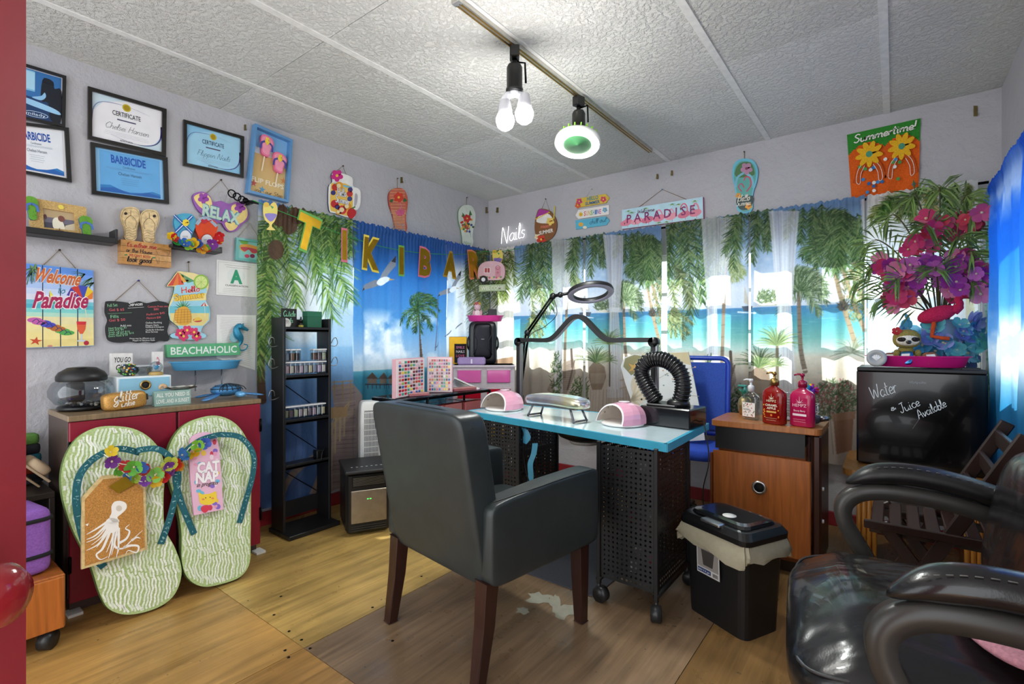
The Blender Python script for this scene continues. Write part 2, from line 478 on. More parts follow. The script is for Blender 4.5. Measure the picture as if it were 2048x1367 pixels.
def floor_mat():
    m,nt,N,Lk,b=nodemat('worn_wood_floor')
    at=N.new('ShaderNodeAttribute'); at.attribute_name='Col'
    tc=N.new('ShaderNodeTexCoord')
    def noise(scale,det,vec=(1,1,1),dist=0):
        mp=N.new('ShaderNodeMapping'); mp.inputs['Scale'].default_value=vec; Lk.new(tc.outputs['Object'],mp.inputs[0])
        n=N.new('ShaderNodeTexNoise'); n.inputs['Scale'].default_value=scale; n.inputs['Detail'].default_value=det; n.inputs['Distortion'].default_value=dist
        Lk.new(mp.outputs[0],n.inputs['Vector']); return n
    def rng(n,a,b_,lo,hi):
        r=N.new('ShaderNodeMapRange'); r.inputs[1].default_value=a; r.inputs[2].default_value=b_; r.inputs[3].default_value=lo; r.inputs[4].default_value=hi
        Lk.new(n.outputs[0],r.inputs[0]); return r
    g=rng(noise(1,7,(22,1.6,1),.9),.3,.7,.72,1.22)
    g2=rng(noise(1,5,(90,4,1),.3),.3,.7,.88,1.1)
    w=rng(noise(2.2,5),.35,.68,.68,1.12)
    def mul(a,b_):
        x=N.new('ShaderNodeVectorMath'); x.operation='MULTIPLY'; Lk.new(a,x.inputs[0]); Lk.new(b_,x.inputs[1]); return x.outputs[0]
    c=mul(mul(mul(at.outputs['Color'],g.outputs[0]),g2.outputs[0]),w.outputs[0])
    sp=rng(noise(26,2),.73,.76,0,1)
    mx=N.new('ShaderNodeMix'); mx.data_type='RGBA'; Lk.new(sp.outputs[0],mx.inputs[0]); Lk.new(c,mx.inputs[6]); mx.inputs[7].default_value=(.06,.045,.035,1)
    Lk.new(mx.outputs[2],b.inputs['Base Color'])
    rr=rng(noise(5,4),.3,.7,.2,.5); Lk.new(rr.outputs[0],b.inputs['Roughness'])
    bp=N.new('ShaderNodeBump'); bp.inputs['Strength'].default_value=.15; bp.inputs['Distance'].default_value=.002
    Lk.new(g2.outputs[0],bp.inputs['Height']); Lk.new(bp.outputs[0],b.inputs['Normal'])
    return m
M_FLOOR=floor_mat()
WALLC='#bab9be'; RED='#8c1f28'
YF=-1.0
# floor: plywood sheets laid edge to edge
fl=struct(obj('floor',MB().col('#2a1d12').box((1.85,1.45,-.06),(4.2,5.0,.1)),'matte'),'worn brown plywood floor')
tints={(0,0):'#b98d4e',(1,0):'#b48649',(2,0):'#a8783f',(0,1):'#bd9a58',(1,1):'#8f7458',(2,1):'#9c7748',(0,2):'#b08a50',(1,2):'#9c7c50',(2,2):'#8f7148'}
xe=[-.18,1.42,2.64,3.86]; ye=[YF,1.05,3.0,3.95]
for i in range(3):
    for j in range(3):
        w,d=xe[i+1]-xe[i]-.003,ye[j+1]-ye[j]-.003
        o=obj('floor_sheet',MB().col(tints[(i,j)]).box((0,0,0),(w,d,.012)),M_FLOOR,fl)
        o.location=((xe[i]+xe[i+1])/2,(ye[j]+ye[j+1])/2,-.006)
# worn patches of bare filler on the boards, screw heads
pm=MB(lambda u,v:onH(u,v,0)); pm.col('#aaa694')
for c,rx,ry,s_ in (((1078,1196),30,13,1),((1128,1222),26,17,2),((1046,1222),16,8,3),((1110,1205),12,20,5)):
    rr=random.Random(s_)
    pm.poly([(c[0]+rx*math.cos(a)*q,c[1]+ry*math.sin(a)*q) for a,q in [(2*math.pi*k/16,rr.uniform(.55,1.15)) for k in range(16)]],.0008+.0003*s_)
obj('bare_patch',pm,'matte',fl)
for u,v in ((548,1229),(578,1262),(603,1279),(620,1296),(570,1300),(745,1214),(785,1281),(562,1192),(843,1152),(577,1314)):
    x,y=onH(u,v,0); obj('screw_head',MB().col('#2b2620').cyl((x,y,0),(x,y,.0012),.006,n=8),'metal',fl)
# ceiling: textured panels with battens over the joints
ce=struct(obj('ceiling',MB().col('#d9d9d6').box((1.85,1.45,CEIL+.06),(4.2,5.1,.1)),'matte'),'low white ceiling of textured panels')
cx_=[-.24,.455,1.15,1.85,2.55,3.21,3.9]; cy_=[YF,-.02,1.32,2.66,3.95]
for i in range(len(cx_)-1):
    for j in range(len(cy_)-1):
        o=obj('ceiling_panel',MB().col(('#dededb','#d8d8d4','#e2e2df')[(i*2+j)%3]).box((0,0,0),(cx_[i+1]-cx_[i]-.004,cy_[j+1]-cy_[j]-.004,.012)),M_CEIL,ce)
        o.location=((cx_[i]+cx_[i+1])/2,(cy_[j]+cy_[j+1])/2,CEIL+.006)
for x in (.455,1.15,1.85,2.55,3.21):
    obj('batten',MB().col('#e4e4e2').box((x,1.4,CEIL-.002),(.034,5,.006)),'matte',ce)
# walls with window openings
def wall(name,axis,fixed,a0,a1,holes,label):
    mb=MB().col(WALLC); t=.12
    def slab(p,q,z0,z1):
        if q-p<1e-4 or z1-z0<1e-4:return
        if axis=='x':mb.box((fixed[0]+fixed[1]*t/2,(p+q)/2,(z0+z1)/2),(t,q-p,z1-z0))
        else:mb.box(((p+q)/2,fixed[0]+fixed[1]*t/2,(z0+z1)/2),(q-p,t,z1-z0))
    e=a0
    for h0,h1,z0,z1 in holes:
        slab(e,h0,0,CEIL); slab(h0,h1,0,z0); slab(h0,h1,z1,CEIL); e=h1
    slab(e,a1,0,CEIL)
    return struct(obj(name,mb,M_WALL),label)
WZ0,WZ1=1.0,1.87
HB=[(.22,1.36,WZ0,WZ1),(1.5,3.64,WZ0,WZ1)]; HL=[(1.78,3.45,1.0,1.8)]; HR=[(2.35,3.45,WZ0,WZ1)]
wall('wall_left','x',(0,-1),YF,YB+.12,HL,'grey painted plaster wall with hung signs')
wall('wall_back','y',(YB,1),0,XR,HB,'grey painted plaster wall above beach curtains')
wall('wall_right','x',(XR,1),.35,YB+.12,HR,'pale wall behind the bright blue curtain')
bb=lambda n,c,d:struct(obj(n,MB().col(RED).box(c,d,.004),'satin'),'red painted baseboard')
bb('baseboard_left',(.009,1.4,.045),(.018,4.8,.09)); bb('baseboard_back',(1.86,YB-.009,.045),(3.68,.018,.09)); bb('baseboard_right',(XR-.009,2.1,.045),(.018,3.4,.09))
def window(name,axis,pos,h,bars,rails,label):
    a0,a1,z0,z1=h; t=.05; fr=MB().col('#e9e9e6')
    def bx(p,q,u,w):
        if axis=='x':fr.box((pos,(p+q)/2,(u+w)/2),(t,q-p,w-u),.003)
        else:fr.box(((p+q)/2,pos,(u+w)/2),(q-p,t,w-u),.003)
    bx(a0,a1,z0,z0+.045); bx(a0,a1,z1-.045,z1); bx(a0,a0+.045,z0,z1); bx(a1-.045,a1,z0,z1)
    for b_,w_ in bars:bx(b_-w_/2,b_+w_/2,z0,z1)
    for r_ in rails:bx(a0,a1,r_-.014,r_+.014)
    o=struct(obj(name,fr,'satin'),label)
    pn=MB().col('#f4fbff')
    if axis=='x':pn.box((pos,(a0+a1)/2,(z0+z1)/2),(.004,a1-a0-.02,z1-z0-.02))
    else:pn.box(((a0+a1)/2,pos,(z0+z1)/2),(a1-a0-.02,.004,z1-z0-.02))
    obj('pane',pn,'pane',o)
    sl=MB().col('#e6e6e2')
    if axis=='x':sl.box((pos+(.05 if pos<1 else -.05),(a0+a1)/2,z0-.01),(.09,a1-a0,.02))
    else:sl.box(((a0+a1)/2,pos-.05,z0-.01),(a1-a0,.09,.02))
    obj('window_sill',sl,'satin',o)
window('window_1','x',-.06,HL[0],[(2.34,.05),(2.9,.05)],[1.4],'window behind the left beach curtains')
window('window_2','y',YB+.06,HB[0],[(.62,.05),(1.0,.05)],[1.3,1.58],'window behind the corner beach curtains')
window('window_3','y',YB+.06,HB[1],[(onB(1520,600)[0],.1),(onB(1412,600)[0],.05),(onB(1655,600)[0],.12),(onB(1270,600)[0],.05)],[onB(1520,577)[1],onB(1520,662)[1]],'window behind the long beach curtains')
window('added_window','x',XR+.06,HR[0],[(2.9,.05)],[1.4],'window added for light behind the blue curtain')  # added opening, brings more daylight onto the right of the room

# ================================================================== printed curtains
def hexs(h):
    h=h.lstrip('#'); return np.array([int(h[i:i+2],16)/255 for i in (0,2,4)],np.float32)
_rng=np.random.default_rng(5)
def vnoise(h,w,cell,oct_=4):
    out=np.zeros((h,w),np.float32); amp=1; tot=0
    for _ in range(oct_):
        gh,gw=int(h/cell)+3,int(w/cell)+3
        g=_rng.random((gh,gw)).astype(np.float32)
        y=np.arange(h)/cell; x=np.arange(w)/cell; y0=y.astype(int); x0=x.astype(int)
        fy=(y-y0)[:,None]; fx=(x-x0)[None]; fy=fy*fy*(3-2*fy); fx=fx*fx*(3-2*fx)
        a=g[y0][:,x0]; b=g[y0][:,x0+1]; c=g[y0+1][:,x0]; d=g[y0+1][:,x0+1]
        out+=amp*(a*(1-fy)*(1-fx)+b*(1-fy)*fx+c*fy*(1-fx)+d*fy*fx); tot+=amp
        amp*= .5; cell=max(cell/2,1.01)
    return out/tot
class Canvas:
    def __init__(s,wall,off,a0,a1,b0,b1,res):
        s.wall,s.off,s.a0,s.a1,s.b0,s.b1,s.res=wall,off,a0,a1,b0,b1,res
        s.w=int(round((a1-a0)/res))+1; s.h=int(round((b1-b0)/res))+1
        s.im=np.ones((s.h,s.w,3),np.float32)
        s.A=(a0+np.arange(s.w)*res)[None,:].repeat(s.h,0); s.B=(b0+np.arange(s.h)*res)[:,None].repeat(s.w,1)
    def c(s,u,v):
        if s.wall=='L':a,b=onL(u,v,s.off)
        elif s.wall=='B':a,b=onB(u,v,s.off)
        else:a,b=u,v
        return ((a-s.a0)/s.res,(b-s.b0)/s.res)
    def blend(s,x0,x1,y0,y1,al,col):
        s.im[y0:y1,x0:x1]=s.im[y0:y1,x0:x1]*(1-al[...,None])+(hexs(col) if isinstance(col,str) else col)*al[...,None]
    def seg(s,p,q,w0,w1,col,al=1.0):
        m=max(w0,w1)+1.5
        x0=max(int(min(p[0],q[0])-m),0); x1=min(int(max(p[0],q[0])+m)+2,s.w); y0=max(int(min(p[1],q[1])-m),0); y1=min(int(max(p[1],q[1])+m)+2,s.h)
        if x1<=x0 or y1<=y0:return
        X=np.arange(x0,x1)[None,:]-p[0]; Y=np.arange(y0,y1)[:,None]-p[1]; dx,dy=q[0]-p[0],q[1]-p[1]; L=dx*dx+dy*dy or 1e-6
        t=np.clip((X*dx+Y*dy)/L,0,1); d=np.hypot(X-t*dx,Y-t*dy)
        s.blend(x0,x1,y0,y1,np.clip((w0+(w1-w0)*t)/2-d+.5,0,1)*al,col)
    def k(s,u,v):
        if s.wall=='R':return 1.0
        a=s.c(u,v); b=s.c(u,v-10); return math.hypot(a[0]-b[0],a[1]-b[1])/10
    def stroke(s,pts,w0,w1,col,al=1.0,sm=4):
        P=cat(pts,sm) if sm and len(pts)>2 else pts; n=len(P)-1; kk=s.k(*P[0])
        C_=[s.c(*p) for p in P]
        for i in range(n):
            a,b=w0+(w1-w0)*i/n,w0+(w1-w0)*(i+1)/n
            s.seg(C_[i],C_[i+1],max(a*kk,.6),max(b*kk,.6),col,al)
    def poly(s,pts,col,al=1.0,raw=False):
        P=pts if raw else [s.c(*p) for p in pts]
        xs=[p[0] for p in P]; ys=[p[1] for p in P]
        x0,x1=max(int(min(xs)),0),min(int(max(xs))+2,s.w); y0,y1=max(int(min(ys)),0),min(int(max(ys))+2,s.h)
        if x1<=x0 or y1<=y0:return
        acc=np.zeros((y1-y0,x1-x0),np.float32)
        for ox,oy in ((-.25,-.25),(.25,.25),(-.25,.25),(.25,-.25)):
            X=np.arange(x0,x1)[None,:]+ox; Y=np.arange(y0,y1)[:,None]+oy
            ins=np.zeros(acc.shape,bool)
            for i in range(len(P)):
                (xa,ya),(xb,yb)=P[i-1],P[i]
                if ya==yb:continue
                ins^=((ya>Y)!=(yb>Y))&(X<(xb-xa)*(Y-ya)/(yb-ya)+xa)
            acc+=ins*.25
        s.blend(x0,x1,y0,y1,acc*al,col)
    def grad(s,stops,mask=None):  # stops: list of (b, hex), from low to high
        bs=[q[0] for q in stops]; cs=np.array([hexs(q[1]) for q in stops])
        im=np.stack([np.interp(s.B,bs,cs[:,k]) for k in range(3)],-1).astype(np.float32)
        if mask is None:s.im[:]=im
        else:s.im[mask]=im[mask]
    def clouds(s,b0,b1,col='#ffffff',cell=60,lo=.48,hi=.68,al=.9,mask=None):
        n=vnoise(s.h,s.w,cell,5); a=np.clip((n-lo)/(hi-lo),0,1)*al
        a*= np.clip((s.B-b0)/.12,0,1)*np.clip((b1-s.B)/.12,0,1)
        if mask is not None:a=a*mask
        s.im=s.im*(1-a[...,None])+hexs(col)*a[...,None]
    def frond(s,u,v,ang,L,droop=.5,cols=('#3c6b22','#6d9a35','#2b5219'),n=34,leaf=.4,w=2.2,al=1.0,spread=1.0,rnd=random):
        ang=R(ang); pts=[]; x,y=u,v; a=ang; st=L/10
        for i in range(11):
            pts.append((x,y)); x+=st*math.cos(a); y+=st*math.sin(a); a+=(R(90)-a if math.cos(a)>0 else R(90)-a)*droop*.12
        P=cat(pts,4); m=len(P)
        s.stroke(pts,w,.8,cols[0],al)
        n=int(n*1.35); w*= .85
        for i in range(n):
            k=int((i+rnd.random())/n*(m-2))+1; p=P[k]; q=P[min(k+1,m-1)]; d=math.atan2(q[1]-p[1],q[0]-p[0])
            f=i/n; ll=L*leaf*(.45+.9*f)*(1.25-f)*rnd.uniform(.6,1.3)
            for sd_ in (-1,1):
                b=d+sd_*R(58-30*f)*spread*rnd.uniform(.55,1.35); c1=(p[0]+ll*.5*math.cos(b),p[1]+ll*.5*math.sin(b))
                b2=b+(R(90)-b)*.25*droop
                s.stroke([p,c1,(c1[0]+ll*.5*math.cos(b2),c1[1]+ll*.5*math.sin(b2))],w*.9,.6,rnd.choice(cols),al,0)
    def palm(s,u,v,size,cols,angs,n=26,droop=.7,leaf=.32,w=2.0,al=1.0):
        for a in angs:s.frond(u,v,a,size*random.uniform(.85,1.1),droop,cols,n,leaf,w,al)
    def spiky(s,u,v,size,cols,n=26,a0=-170,a1=-10,w=2.4):
        for i in range(n):
            a=R(a0+(a1-a0)*(i+random.random())/n); L=size*random.uniform(.7,1.1)
            p=(u+L*.5*math.cos(a),v+L*.55*math.sin(a)); q=(u+L*math.cos(a)*1.05,v+L*.9*math.sin(a)+L*.12)
            s.stroke([(u,v),p,q],w,.7,random.choice(cols),1,3)
    def bush(s,u,v,rx,ry,cols,n=160,L=9):
        for _ in range(n):
            a=random.uniform(0,6.283); r=math.sqrt(random.random()); x,y=u+rx*r*math.cos(a),v+ry*r*math.sin(a); b=random.uniform(-2.9,-.2)
            s.stroke([(x,y),(x+L*math.cos(b),y+L*math.sin(b))],2.2,.8,random.choice(cols),1,0)
    def trunk(s,pts,w0,w1,base,dark):
        s.stroke(pts,w0,w1,base); P=cat(pts,10)
        for i in range(0,len(P),2):
            p=P[i]; w=w0+(w1-w0)*i/len(P); s.stroke([(p[0]-w*.45,p[1]),(p[0]+w*.45,p[1]-1)],1.2,1.0,dark,.8,0)
    def drape(s,top,bot,col='#e9e6ef',al=.75):
        (x0,x1,y),(x2,x3,y2)=top,bot
        s.poly([(x0,y),(x1,y),(x3,y2),(x2,y2)],col,al)
        for i in range(1,7):
            f=i/7+random.uniform(-.04,.04)
            s.stroke([(x0+(x1-x0)*f,y),(x2+(x3-x2)*f,y2)],random.uniform(1,3),1,random.choice(('#b9b4c6','#ffffff','#a9a5b8')),.55,0)
    def bird(s,u,v,k=1,flip=1):
        q=lambda L:[(u+x*k*flip,v+y*k) for x,y in L]
        s.poly(q([(2,0),(-8,0),(-24,10),(-34,22),(-18,17),(2,10)]),'#7f8490'); s.poly(q([(2,0),(8,-14),(20,-30),(30,-46),(29,-26),(16,-4)]),'#8d929e'); s.poly(q([(-34,22),(-24,14),(-22,18)]),'#23262e'); s.poly(q([(30,-46),(24,-35),(29,-32)]),'#23262e')
        s.poly(cat(q([(-4,6),(2,-2),(12,-6),(20,-5),(22,0),(14,6),(4,11)]),4,True),'#f4f6f8'); s.poly(q([(21,-3),(28,0),(21,1)]),'#d8a23c')
PANELN=0
def hang(cv,cols,name,label,pleat,seed,flare=0):
    """one curtain panel: a fine pleated sheet whose vertices carry the print"""
    c0,c1=max(cols[0],0),min(cols[1],cv.w); im=cv.im[:,c0:c1]; A=cv.A[:,c0:c1]; Bz=cv.B[:,c0:c1]; h,w=A.shape
    rg=np.random.default_rng(seed); ph=rg.uniform(0,6.28,6)
    hgt=(cv.b1-Bz)  # distance below the rod
    k=np.clip(hgt/.25,0,1)
    A2=A+.03*np.sin(hgt*1.7+ph[4])*0
    d=pleat*k*(np.sin(A2*34+ph[0]+.5*np.sin(hgt*2.1+ph[1]))*.6+np.sin(A2*57+ph[2]+.8*np.sin(hgt*1.3))*.3+np.sin(A2*15+ph[3])*.45)
    d=d+(1-k)*.005*np.sin(A*190+ph[5])+.008*np.exp(-((hgt-.03)/.02)**2)+.004*np.sin(hgt*9+A*13+ph[1])
    d=d-d.min()+.002
    top=(.004*np.sin(A*140+ph[2])+.004*np.sin(A*83+ph[0])+.003*np.sin(A*221))*np.exp(-hgt/.02)
    z=Bz+top*(hgt<.05)
    if cv.wall=='L':co=np.stack([cv.off+d,A,z],-1)
    elif cv.wall=='B':co=np.stack([A,cv.off-d,z],-1)
    else:co=np.stack([cv.off-d,A,z],-1)
    me=bpy.data.meshes.new(name); nv=h*w
    me.vertices.add(nv); me.vertices.foreach_set('co',co.astype(np.float32).ravel())
    idx=np.arange(nv,dtype=np.int32).reshape(h,w)
    q=np.stack([idx[:-1,:-1],idx[:-1,1:],idx[1:,1:],idx[1:,:-1]],-1).reshape(-1,4); nf=len(q)
    me.loops.add(nf*4); me.loops.foreach_set('vertex_index',q.ravel()); me.polygons.add(nf)
    me.polygons.foreach_set('loop_start',np.arange(0,nf*4,4,dtype=np.int32)); me.polygons.foreach_set('use_smooth',np.ones(nf,bool))
    at=me.attributes.new('Col','FLOAT_COLOR','POINT'); lc=np.clip(im,0,1); lc=np.where(lc<=.04045,lc/12.92,((lc+.055)/1.055)**2.4)
    at.data.foreach_set('color',np.concatenate([lc,np.ones((h,w,1))],-1).astype(np.float32).ravel())
    me.update(calc_edges=True); me.materials.append(M('curtain'))
    o=bpy.data.objects.new(name,me); COL.objects.link(o)
    return tag(o,label,'curtain','printed beach curtains')
cv_clear=.05
GRN=('#3f7a22','#79b03c','#a9c95a','#2c5a1c'); DGR=('#2f5a22','#4f7d34','#1f4018','#7f9a4a'); OLV=('#56682c','#7c8c42','#3c4c20','#a3a865')

# ---- left wall
XC=.085
cL=Canvas('L',XC,1.5,3.72,.14,2.075,.004)
hs=onL(620,690,XC)[1]
cL.grad([(.14,'#3f68b4'),(.7,'#5c8fd6'),(hs-.02,'#86bce4'),(hs,'#a5cdea'),(1.55,'#bcd6f0'),(1.85,'#8fbaf0'),(2.08,'#4f92e6')])
cL.clouds(1.1,2.1,cell=70,lo=.42,hi=.62)
ca=lambda u:int((onL(u,500,XC)[0]-cL.a0)/cL.res)
iA,iB,iC=ca(700),ca(886),ca(975)
mB=np.zeros((cL.h,cL.w),bool); mB[:,iA:iB]=True
hB=onL(780,738,XC)[1]
cL.grad([(.14,'#2f8fa8'),(hB-.05,'#2a93b6'),(hB,'#55b6cf'),(hB+.004,'#d7e6ee'),(hB+.12,'#9cc3e6'),(1.35,'#3f93dc'),(1.7,'#1c74d2'),(2.08,'#1a62c8')],mB)
cL.clouds(hB,1.45,cell=45,lo=.46,hi=.66,mask=mB)
mC=np.zeros((cL.h,cL.w),bool); mC[:,iB:]=True
cL.grad([(.14,'#7f9fc4'),(1.0,'#b5d3e8'),(1.3,'#d8e6f2'),(1.75,'#7fb2ea'),(2.08,'#2a63d6')],mC)
cL.clouds(1.0,1.95,cell=50,lo=.4,hi=.6,mask=mC)
# pier with railing
cL.poly([(660,770),(700,765),(716,790),(700,985),(612,985),(640,930),(668,830)],'#a58d88'); cL.poly([(655,772),(690,770),(668,850),(640,930),(600,985),(560,985)],'#d8bd8c',.0)
for i in range(26):
    y=775+i*8.4; cL.stroke([(672-i*1.6,y+6),(704,y)],1.4,1.2,random.choice(('#6f5a66','#8d7a83','#c2b0a6')),.9,0)
cL.poly([(638,985),(648,920),(676,830),(700,812),(704,822),(680,850),(662,920),(664,985)],'#bfa58e',.6)
for p in ([(648,860),(668,832),(690,806),(692,802)],[(646,872),(690,812)],[(625,985),(648,880),(692,808)]):
    cL.stroke(p,5,3,'#c9a877',1,0)
for u,y0,y1 in ((652,858,945),(661,842,930),(669,832,905),(677,822,880),(684,815,870)):cL.stroke([(u,y0),(u,y1)],3.4,3.2,'#d3b586',1,0)
cL.stroke([(649,766),(698,760)],2.6,2.4,'#b69a72',1,0); cL.stroke([(649,778),(698,772)],2,2,'#b69a72',1,0); cL.stroke([(649,772),(649,812)],2.2,2,'#b69a72',1,0)
for u in (655,668,681,694):cL.stroke([(u,762),(u,800)],2.4,2.2,'#a98a60',1,0)
cL.poly([(645,815),(690,812),(688,832),(645,838)],'#caa06a')
for a in range(7):cL.stroke([(540+6*a,985),(548+12*a,935-6*a),(560+9*a,900-8*a)],1.6,1.2,'#4a5a86',.5)
cL.stroke([(560,985),(590,935),(630,905)],14,10,'#b59a82',.8)
# coconut palm in the left panel
cL.trunk([(522,800),(518,700),(530,600),(534,500),(560,420)],15,20,'#5d3a24','#39210f')
for u,v,a,L,d in ((560,425,100,150,.2),(560,425,80,190,.3),(570,420,55,240,.8),(570,415,35,230,1.0),(575,412,20,170,1.0),(550,430,118,200,.3),(540,440,130,260,.5),(545,470,100,280,.3),(600,410,75,140,.4),(640,420,80,110,.4),(660,425,70,90,.4),(530,520,95,220,.2),(525,560,80,180,.2),(690,430,85,80,.3)):
    cL.frond(u,v,a,L,d,GRN,46,.34,3.2)
for u,v in ((555,435),(575,450),(590,430),(548,500)):cL.poly(oval(u,v,16,20,14),'#6a3f2c',.9)
for i in range(16):
    u=600+i*4.6+random.uniform(-2,2); cL.stroke([(u,460),(u+6,520),(u+12,560+random.uniform(0,40))],1.2,.6,random.choice(GRN),.7)
# gulls, huts, palm of the blue panel
cL.bird(752,560,1.05); cL.bird(893,577,.78)
for u,v in ((912,652),(890,667),(868,690)):cL.stroke([(u-6,v+5),(u,v),(u+5,v-6)],2.2,1.4,'#51607a')
for u in (741,761,781,801):
    cL.poly([(u-10,757),(u,744),(u+11,757)],'#5a4238'); cL.poly([(u-7,757),(u+8,757),(u+8,766),(u-7,766)],'#8a6f5c'); cL.stroke([(u-11,768),(u+12,768)],2.4,2.4,'#3b2f33',1,0)
    for k in (-7,0,7):cL.stroke([(u+k,768),(u+k,776)],1.6,1.4,'#3b2f33',1,0)
cL.trunk([(842,725),(838,680),(832,640),(828,612)],6,5,'#6a4a35','#3f2a1c')
cL.palm(829,616,50,('#1f4a22','#37692c','#173a1c','#5c8a3c'),(-160,-125,-95,-70,-40,-10,165,130,100,70,40),20,.9,.26,2.0)
cL.stroke([(869,596),(867,640),(862,700)],3,2,'#5c5a78',.9)
for u,v,a,L in ((985,490,150,60),(975,500,120,110),(985,520,110,140),(965,505,100,120),(950,500,110,80),(985,560,105,110)):cL.frond(u,v,a,L,.4,OLV,34,.4,2.4,.85)
gy=cL.im.mean(2,keepdims=True); cL.im=(cL.im*.84+gy*.16)*.92+.06
hang(cL,(ca(513),iA),'beach_curtain','beach curtain panel with coconut palm and wooden pier behind the black rack',.02,1)
hang(cL,(iA,iB),'beach_curtain','deep blue sky curtain panel with gull, huts and small palm',.024,2)
hang(cL,(iB+1,cL.w),'beach_curtain','pale cloudy curtain panel with gulls ending in the room corner',.022,3)

# ---- back wall
YC=YB-.08
cB=Canvas('B',YC,.12,3.62,.42,2.085,.004)
cb=lambda u:int((onB(u,600,YC)[0]-cB.a0)/cB.res)
zb=lambda v,u=1600:onB(u,v,YC)[1]
sea=zb(612)
cB.grad([(.42,'#cdb8a6'),(zb(790),'#d6c0aa'),(zb(735),'#e2cfb4'),(zb(712),'#e6d6bc'),(zb(700),'#bfe0cf'),(zb(675),'#67c1b4'),(zb(645),'#3aa6b4'),(sea-.012,'#2f86c6'),(sea,'#3c8fd0'),(sea+.004,'#cfd8ec'),(sea+.14,'#dfe4f2'),(sea+.3,'#9cc0ea'),(2.08,'#5f97da')])
cB.clouds(sea+.02,1.86,cell=70,lo=.44,hi=.62)
for i in range(240):  # ripples on the sea
    b=zb(616)-abs(random.gauss(0,.12)); a=random.uniform(1.0,3.3); cB.seg(((a-cB.a0)/cB.res,(b-cB.b0)/cB.res),((a+random.uniform(.02,.09)-cB.a0)/cB.res,(b-cB.b0)/cB.res),.9,.8,random.choice(('#2d7fb4','#8fd3d6','#48aebc')),.35)
# right pair, measured; the pair further left is the same print
cB.poly([(1395,800),(1440,735),(1470,725),(1475,760),(1440,830)],'#a88c78',.9)
for i in range(14):cB.stroke([(1408+i*3,795-i*4),(1460+i,800-i*5)],1.2,1,'#6d5648',.7,0)
cB.stroke([(1464,703),(1466,745)],6,6,'#5c4638',1,0); cB.stroke([(1472,730),(1452,800)],3,4,'#6a5342',1,0)
for u,v,a,L in ((1372,420,95,150),(1382,418,80,190),(1398,418,70,150),(1360,430,110,160),(1345,440,95,130),(1412,420,65,120),(1378,450,88,180)):cB.frond(u,v,a,L,.3,DGR,44,.34,2.6)
cB.frond(1412,500,85,100,.1,GRN,30,.2,2.4); cB.frond(1352,530,60,90,.6,OLV,30,.35,2.2); cB.frond(1345,560,80,80,.6,OLV,30,.35,2.2)
cB.palm(1345,620,60,OLV,(20,45,60,75,90,110),24,.4,.3,2.2)
cB.trunk([(1445,770),(1448,650),(1452,560),(1458,518)],7,6,'#8a6f52','#5c4632')
for a in (30,50,70,10,160):cB.frond(1459,520,a,46,1,('#a3b45a','#7f9a3e','#c3c98a'),20,.35,1.8)
cB.poly([(1488,605),(1490,572),(1502,612)],'#d8c7b0'); cB.poly([(1484,612),(1506,612),(1502,622),(1488,622)],'#4c5668'); cB.stroke([(1478,624),(1512,626)],3,2,'#f4f8fb',.9,0)
for u,v,a,L in ((1455,430,95,80),(1468,428,80,70),(1440,432,105,90),(1608,418,95,70),(1625,416,80,80),(1590,420,110,60),(1645,412,90,60)):cB.frond(u,v,a,L,.3,DGR,34,.4,2.2)
cB.drape((1406,1474,436),(1418,1450,606)); cB.drape((1418,1436,606),(1414,1440,830),al=.7); cB.poly([(1416,600),(1440,600),(1440,612),(1416,612)],'#f4f2f6',.9)
cB.bush(1422,770,14,60,DGR,120)
# second panel of the pair
cB.bush(1535,596,20,14,('#56703e','#3c5a30','#7f8f56'),140,8); cB.poly([(1516,612),(1540,605),(1575,612)],'#e8dcc0')
for u,v,a,L in ((1500,420,60,90),(1520,415,100,110),(1478,425,95,110),(1535,410,85,70),(1490,425,120,90)):cB.frond(u,v,a,L,.3,DGR,40,.34,2.2)
for pts,w in (([(1712,690),(1690,620),(1674,560),(1660,480)],9),([(1730,660),(1706,600),(1680,520),(1664,480)],8),([(1740,640),(1722,590),(1700,540)],6)):cB.trunk(pts,w,w*.8,'#a3865e','#6a4f38')
for a in (-170,-140,-115,-90,-65,-40,-10,170,150,125,95,70,45,15):cB.frond(1659,470,a,72,.9,DGR,36,.42,2.4)
for u,v,a,L in ((1700,430,80,120),(1715,430,60,150),(1690,420,100,130),(1725,480,80,140),(1630,420,100,60)):cB.frond(u,v,a,L,.5,DGR,40,.36,2.4)
cB.bush(1712,585,26,60,('#5c7a3c','#8a8f4c','#3c5a2c','#a88a5a'),260,9); cB.bush(1686,612,10,10,('#4a4038','#6a5c4c'),60,5)
cB.trunk([(1612,742),(1604,700),(1601,640),(1600,585)],8,6,'#8a7058','#5a4634')
for a in (-165,-140,-110,-85,-60,-35,-10,30,150):cB.frond(1600,582,a,62,.75,('#4c6a38','#7c9a56','#35502a','#9fb27c'),30,.42,2.0)
cB.drape((1540,1600,424),(1555,1588,606)); cB.drape((1558,1584,606),(1548,1600,820),al=.7); cB.poly([(1556,600),(1588,600),(1588,612),(1556,612)],'#f6f4f8',.9)
cB.poly([(1500,745),(1512,734),(1528,734),(1540,745),(1544,770),(1534,800),(1508,800),(1498,770)],'#9c7c60'); cB.poly([(1503,760),(1541,760),(1540,785),(1504,785)],'#b59a7e',.8)
cB.spiky(1521,735,52,('#5c7a3c','#86a04c','#3f5f2c'),34,-165,-15,2.4)
cB.stroke([(1557,790),(1556,690)],7,5,'#7a6a4c',1,0); cB.spiky(1556,690,50,('#5c7a3c','#93a858','#46642f'),34,-180,0,2.4); cB.spiky(1556,730,30,('#5c7a3c','#93a858'),18,-200,20,2.2)
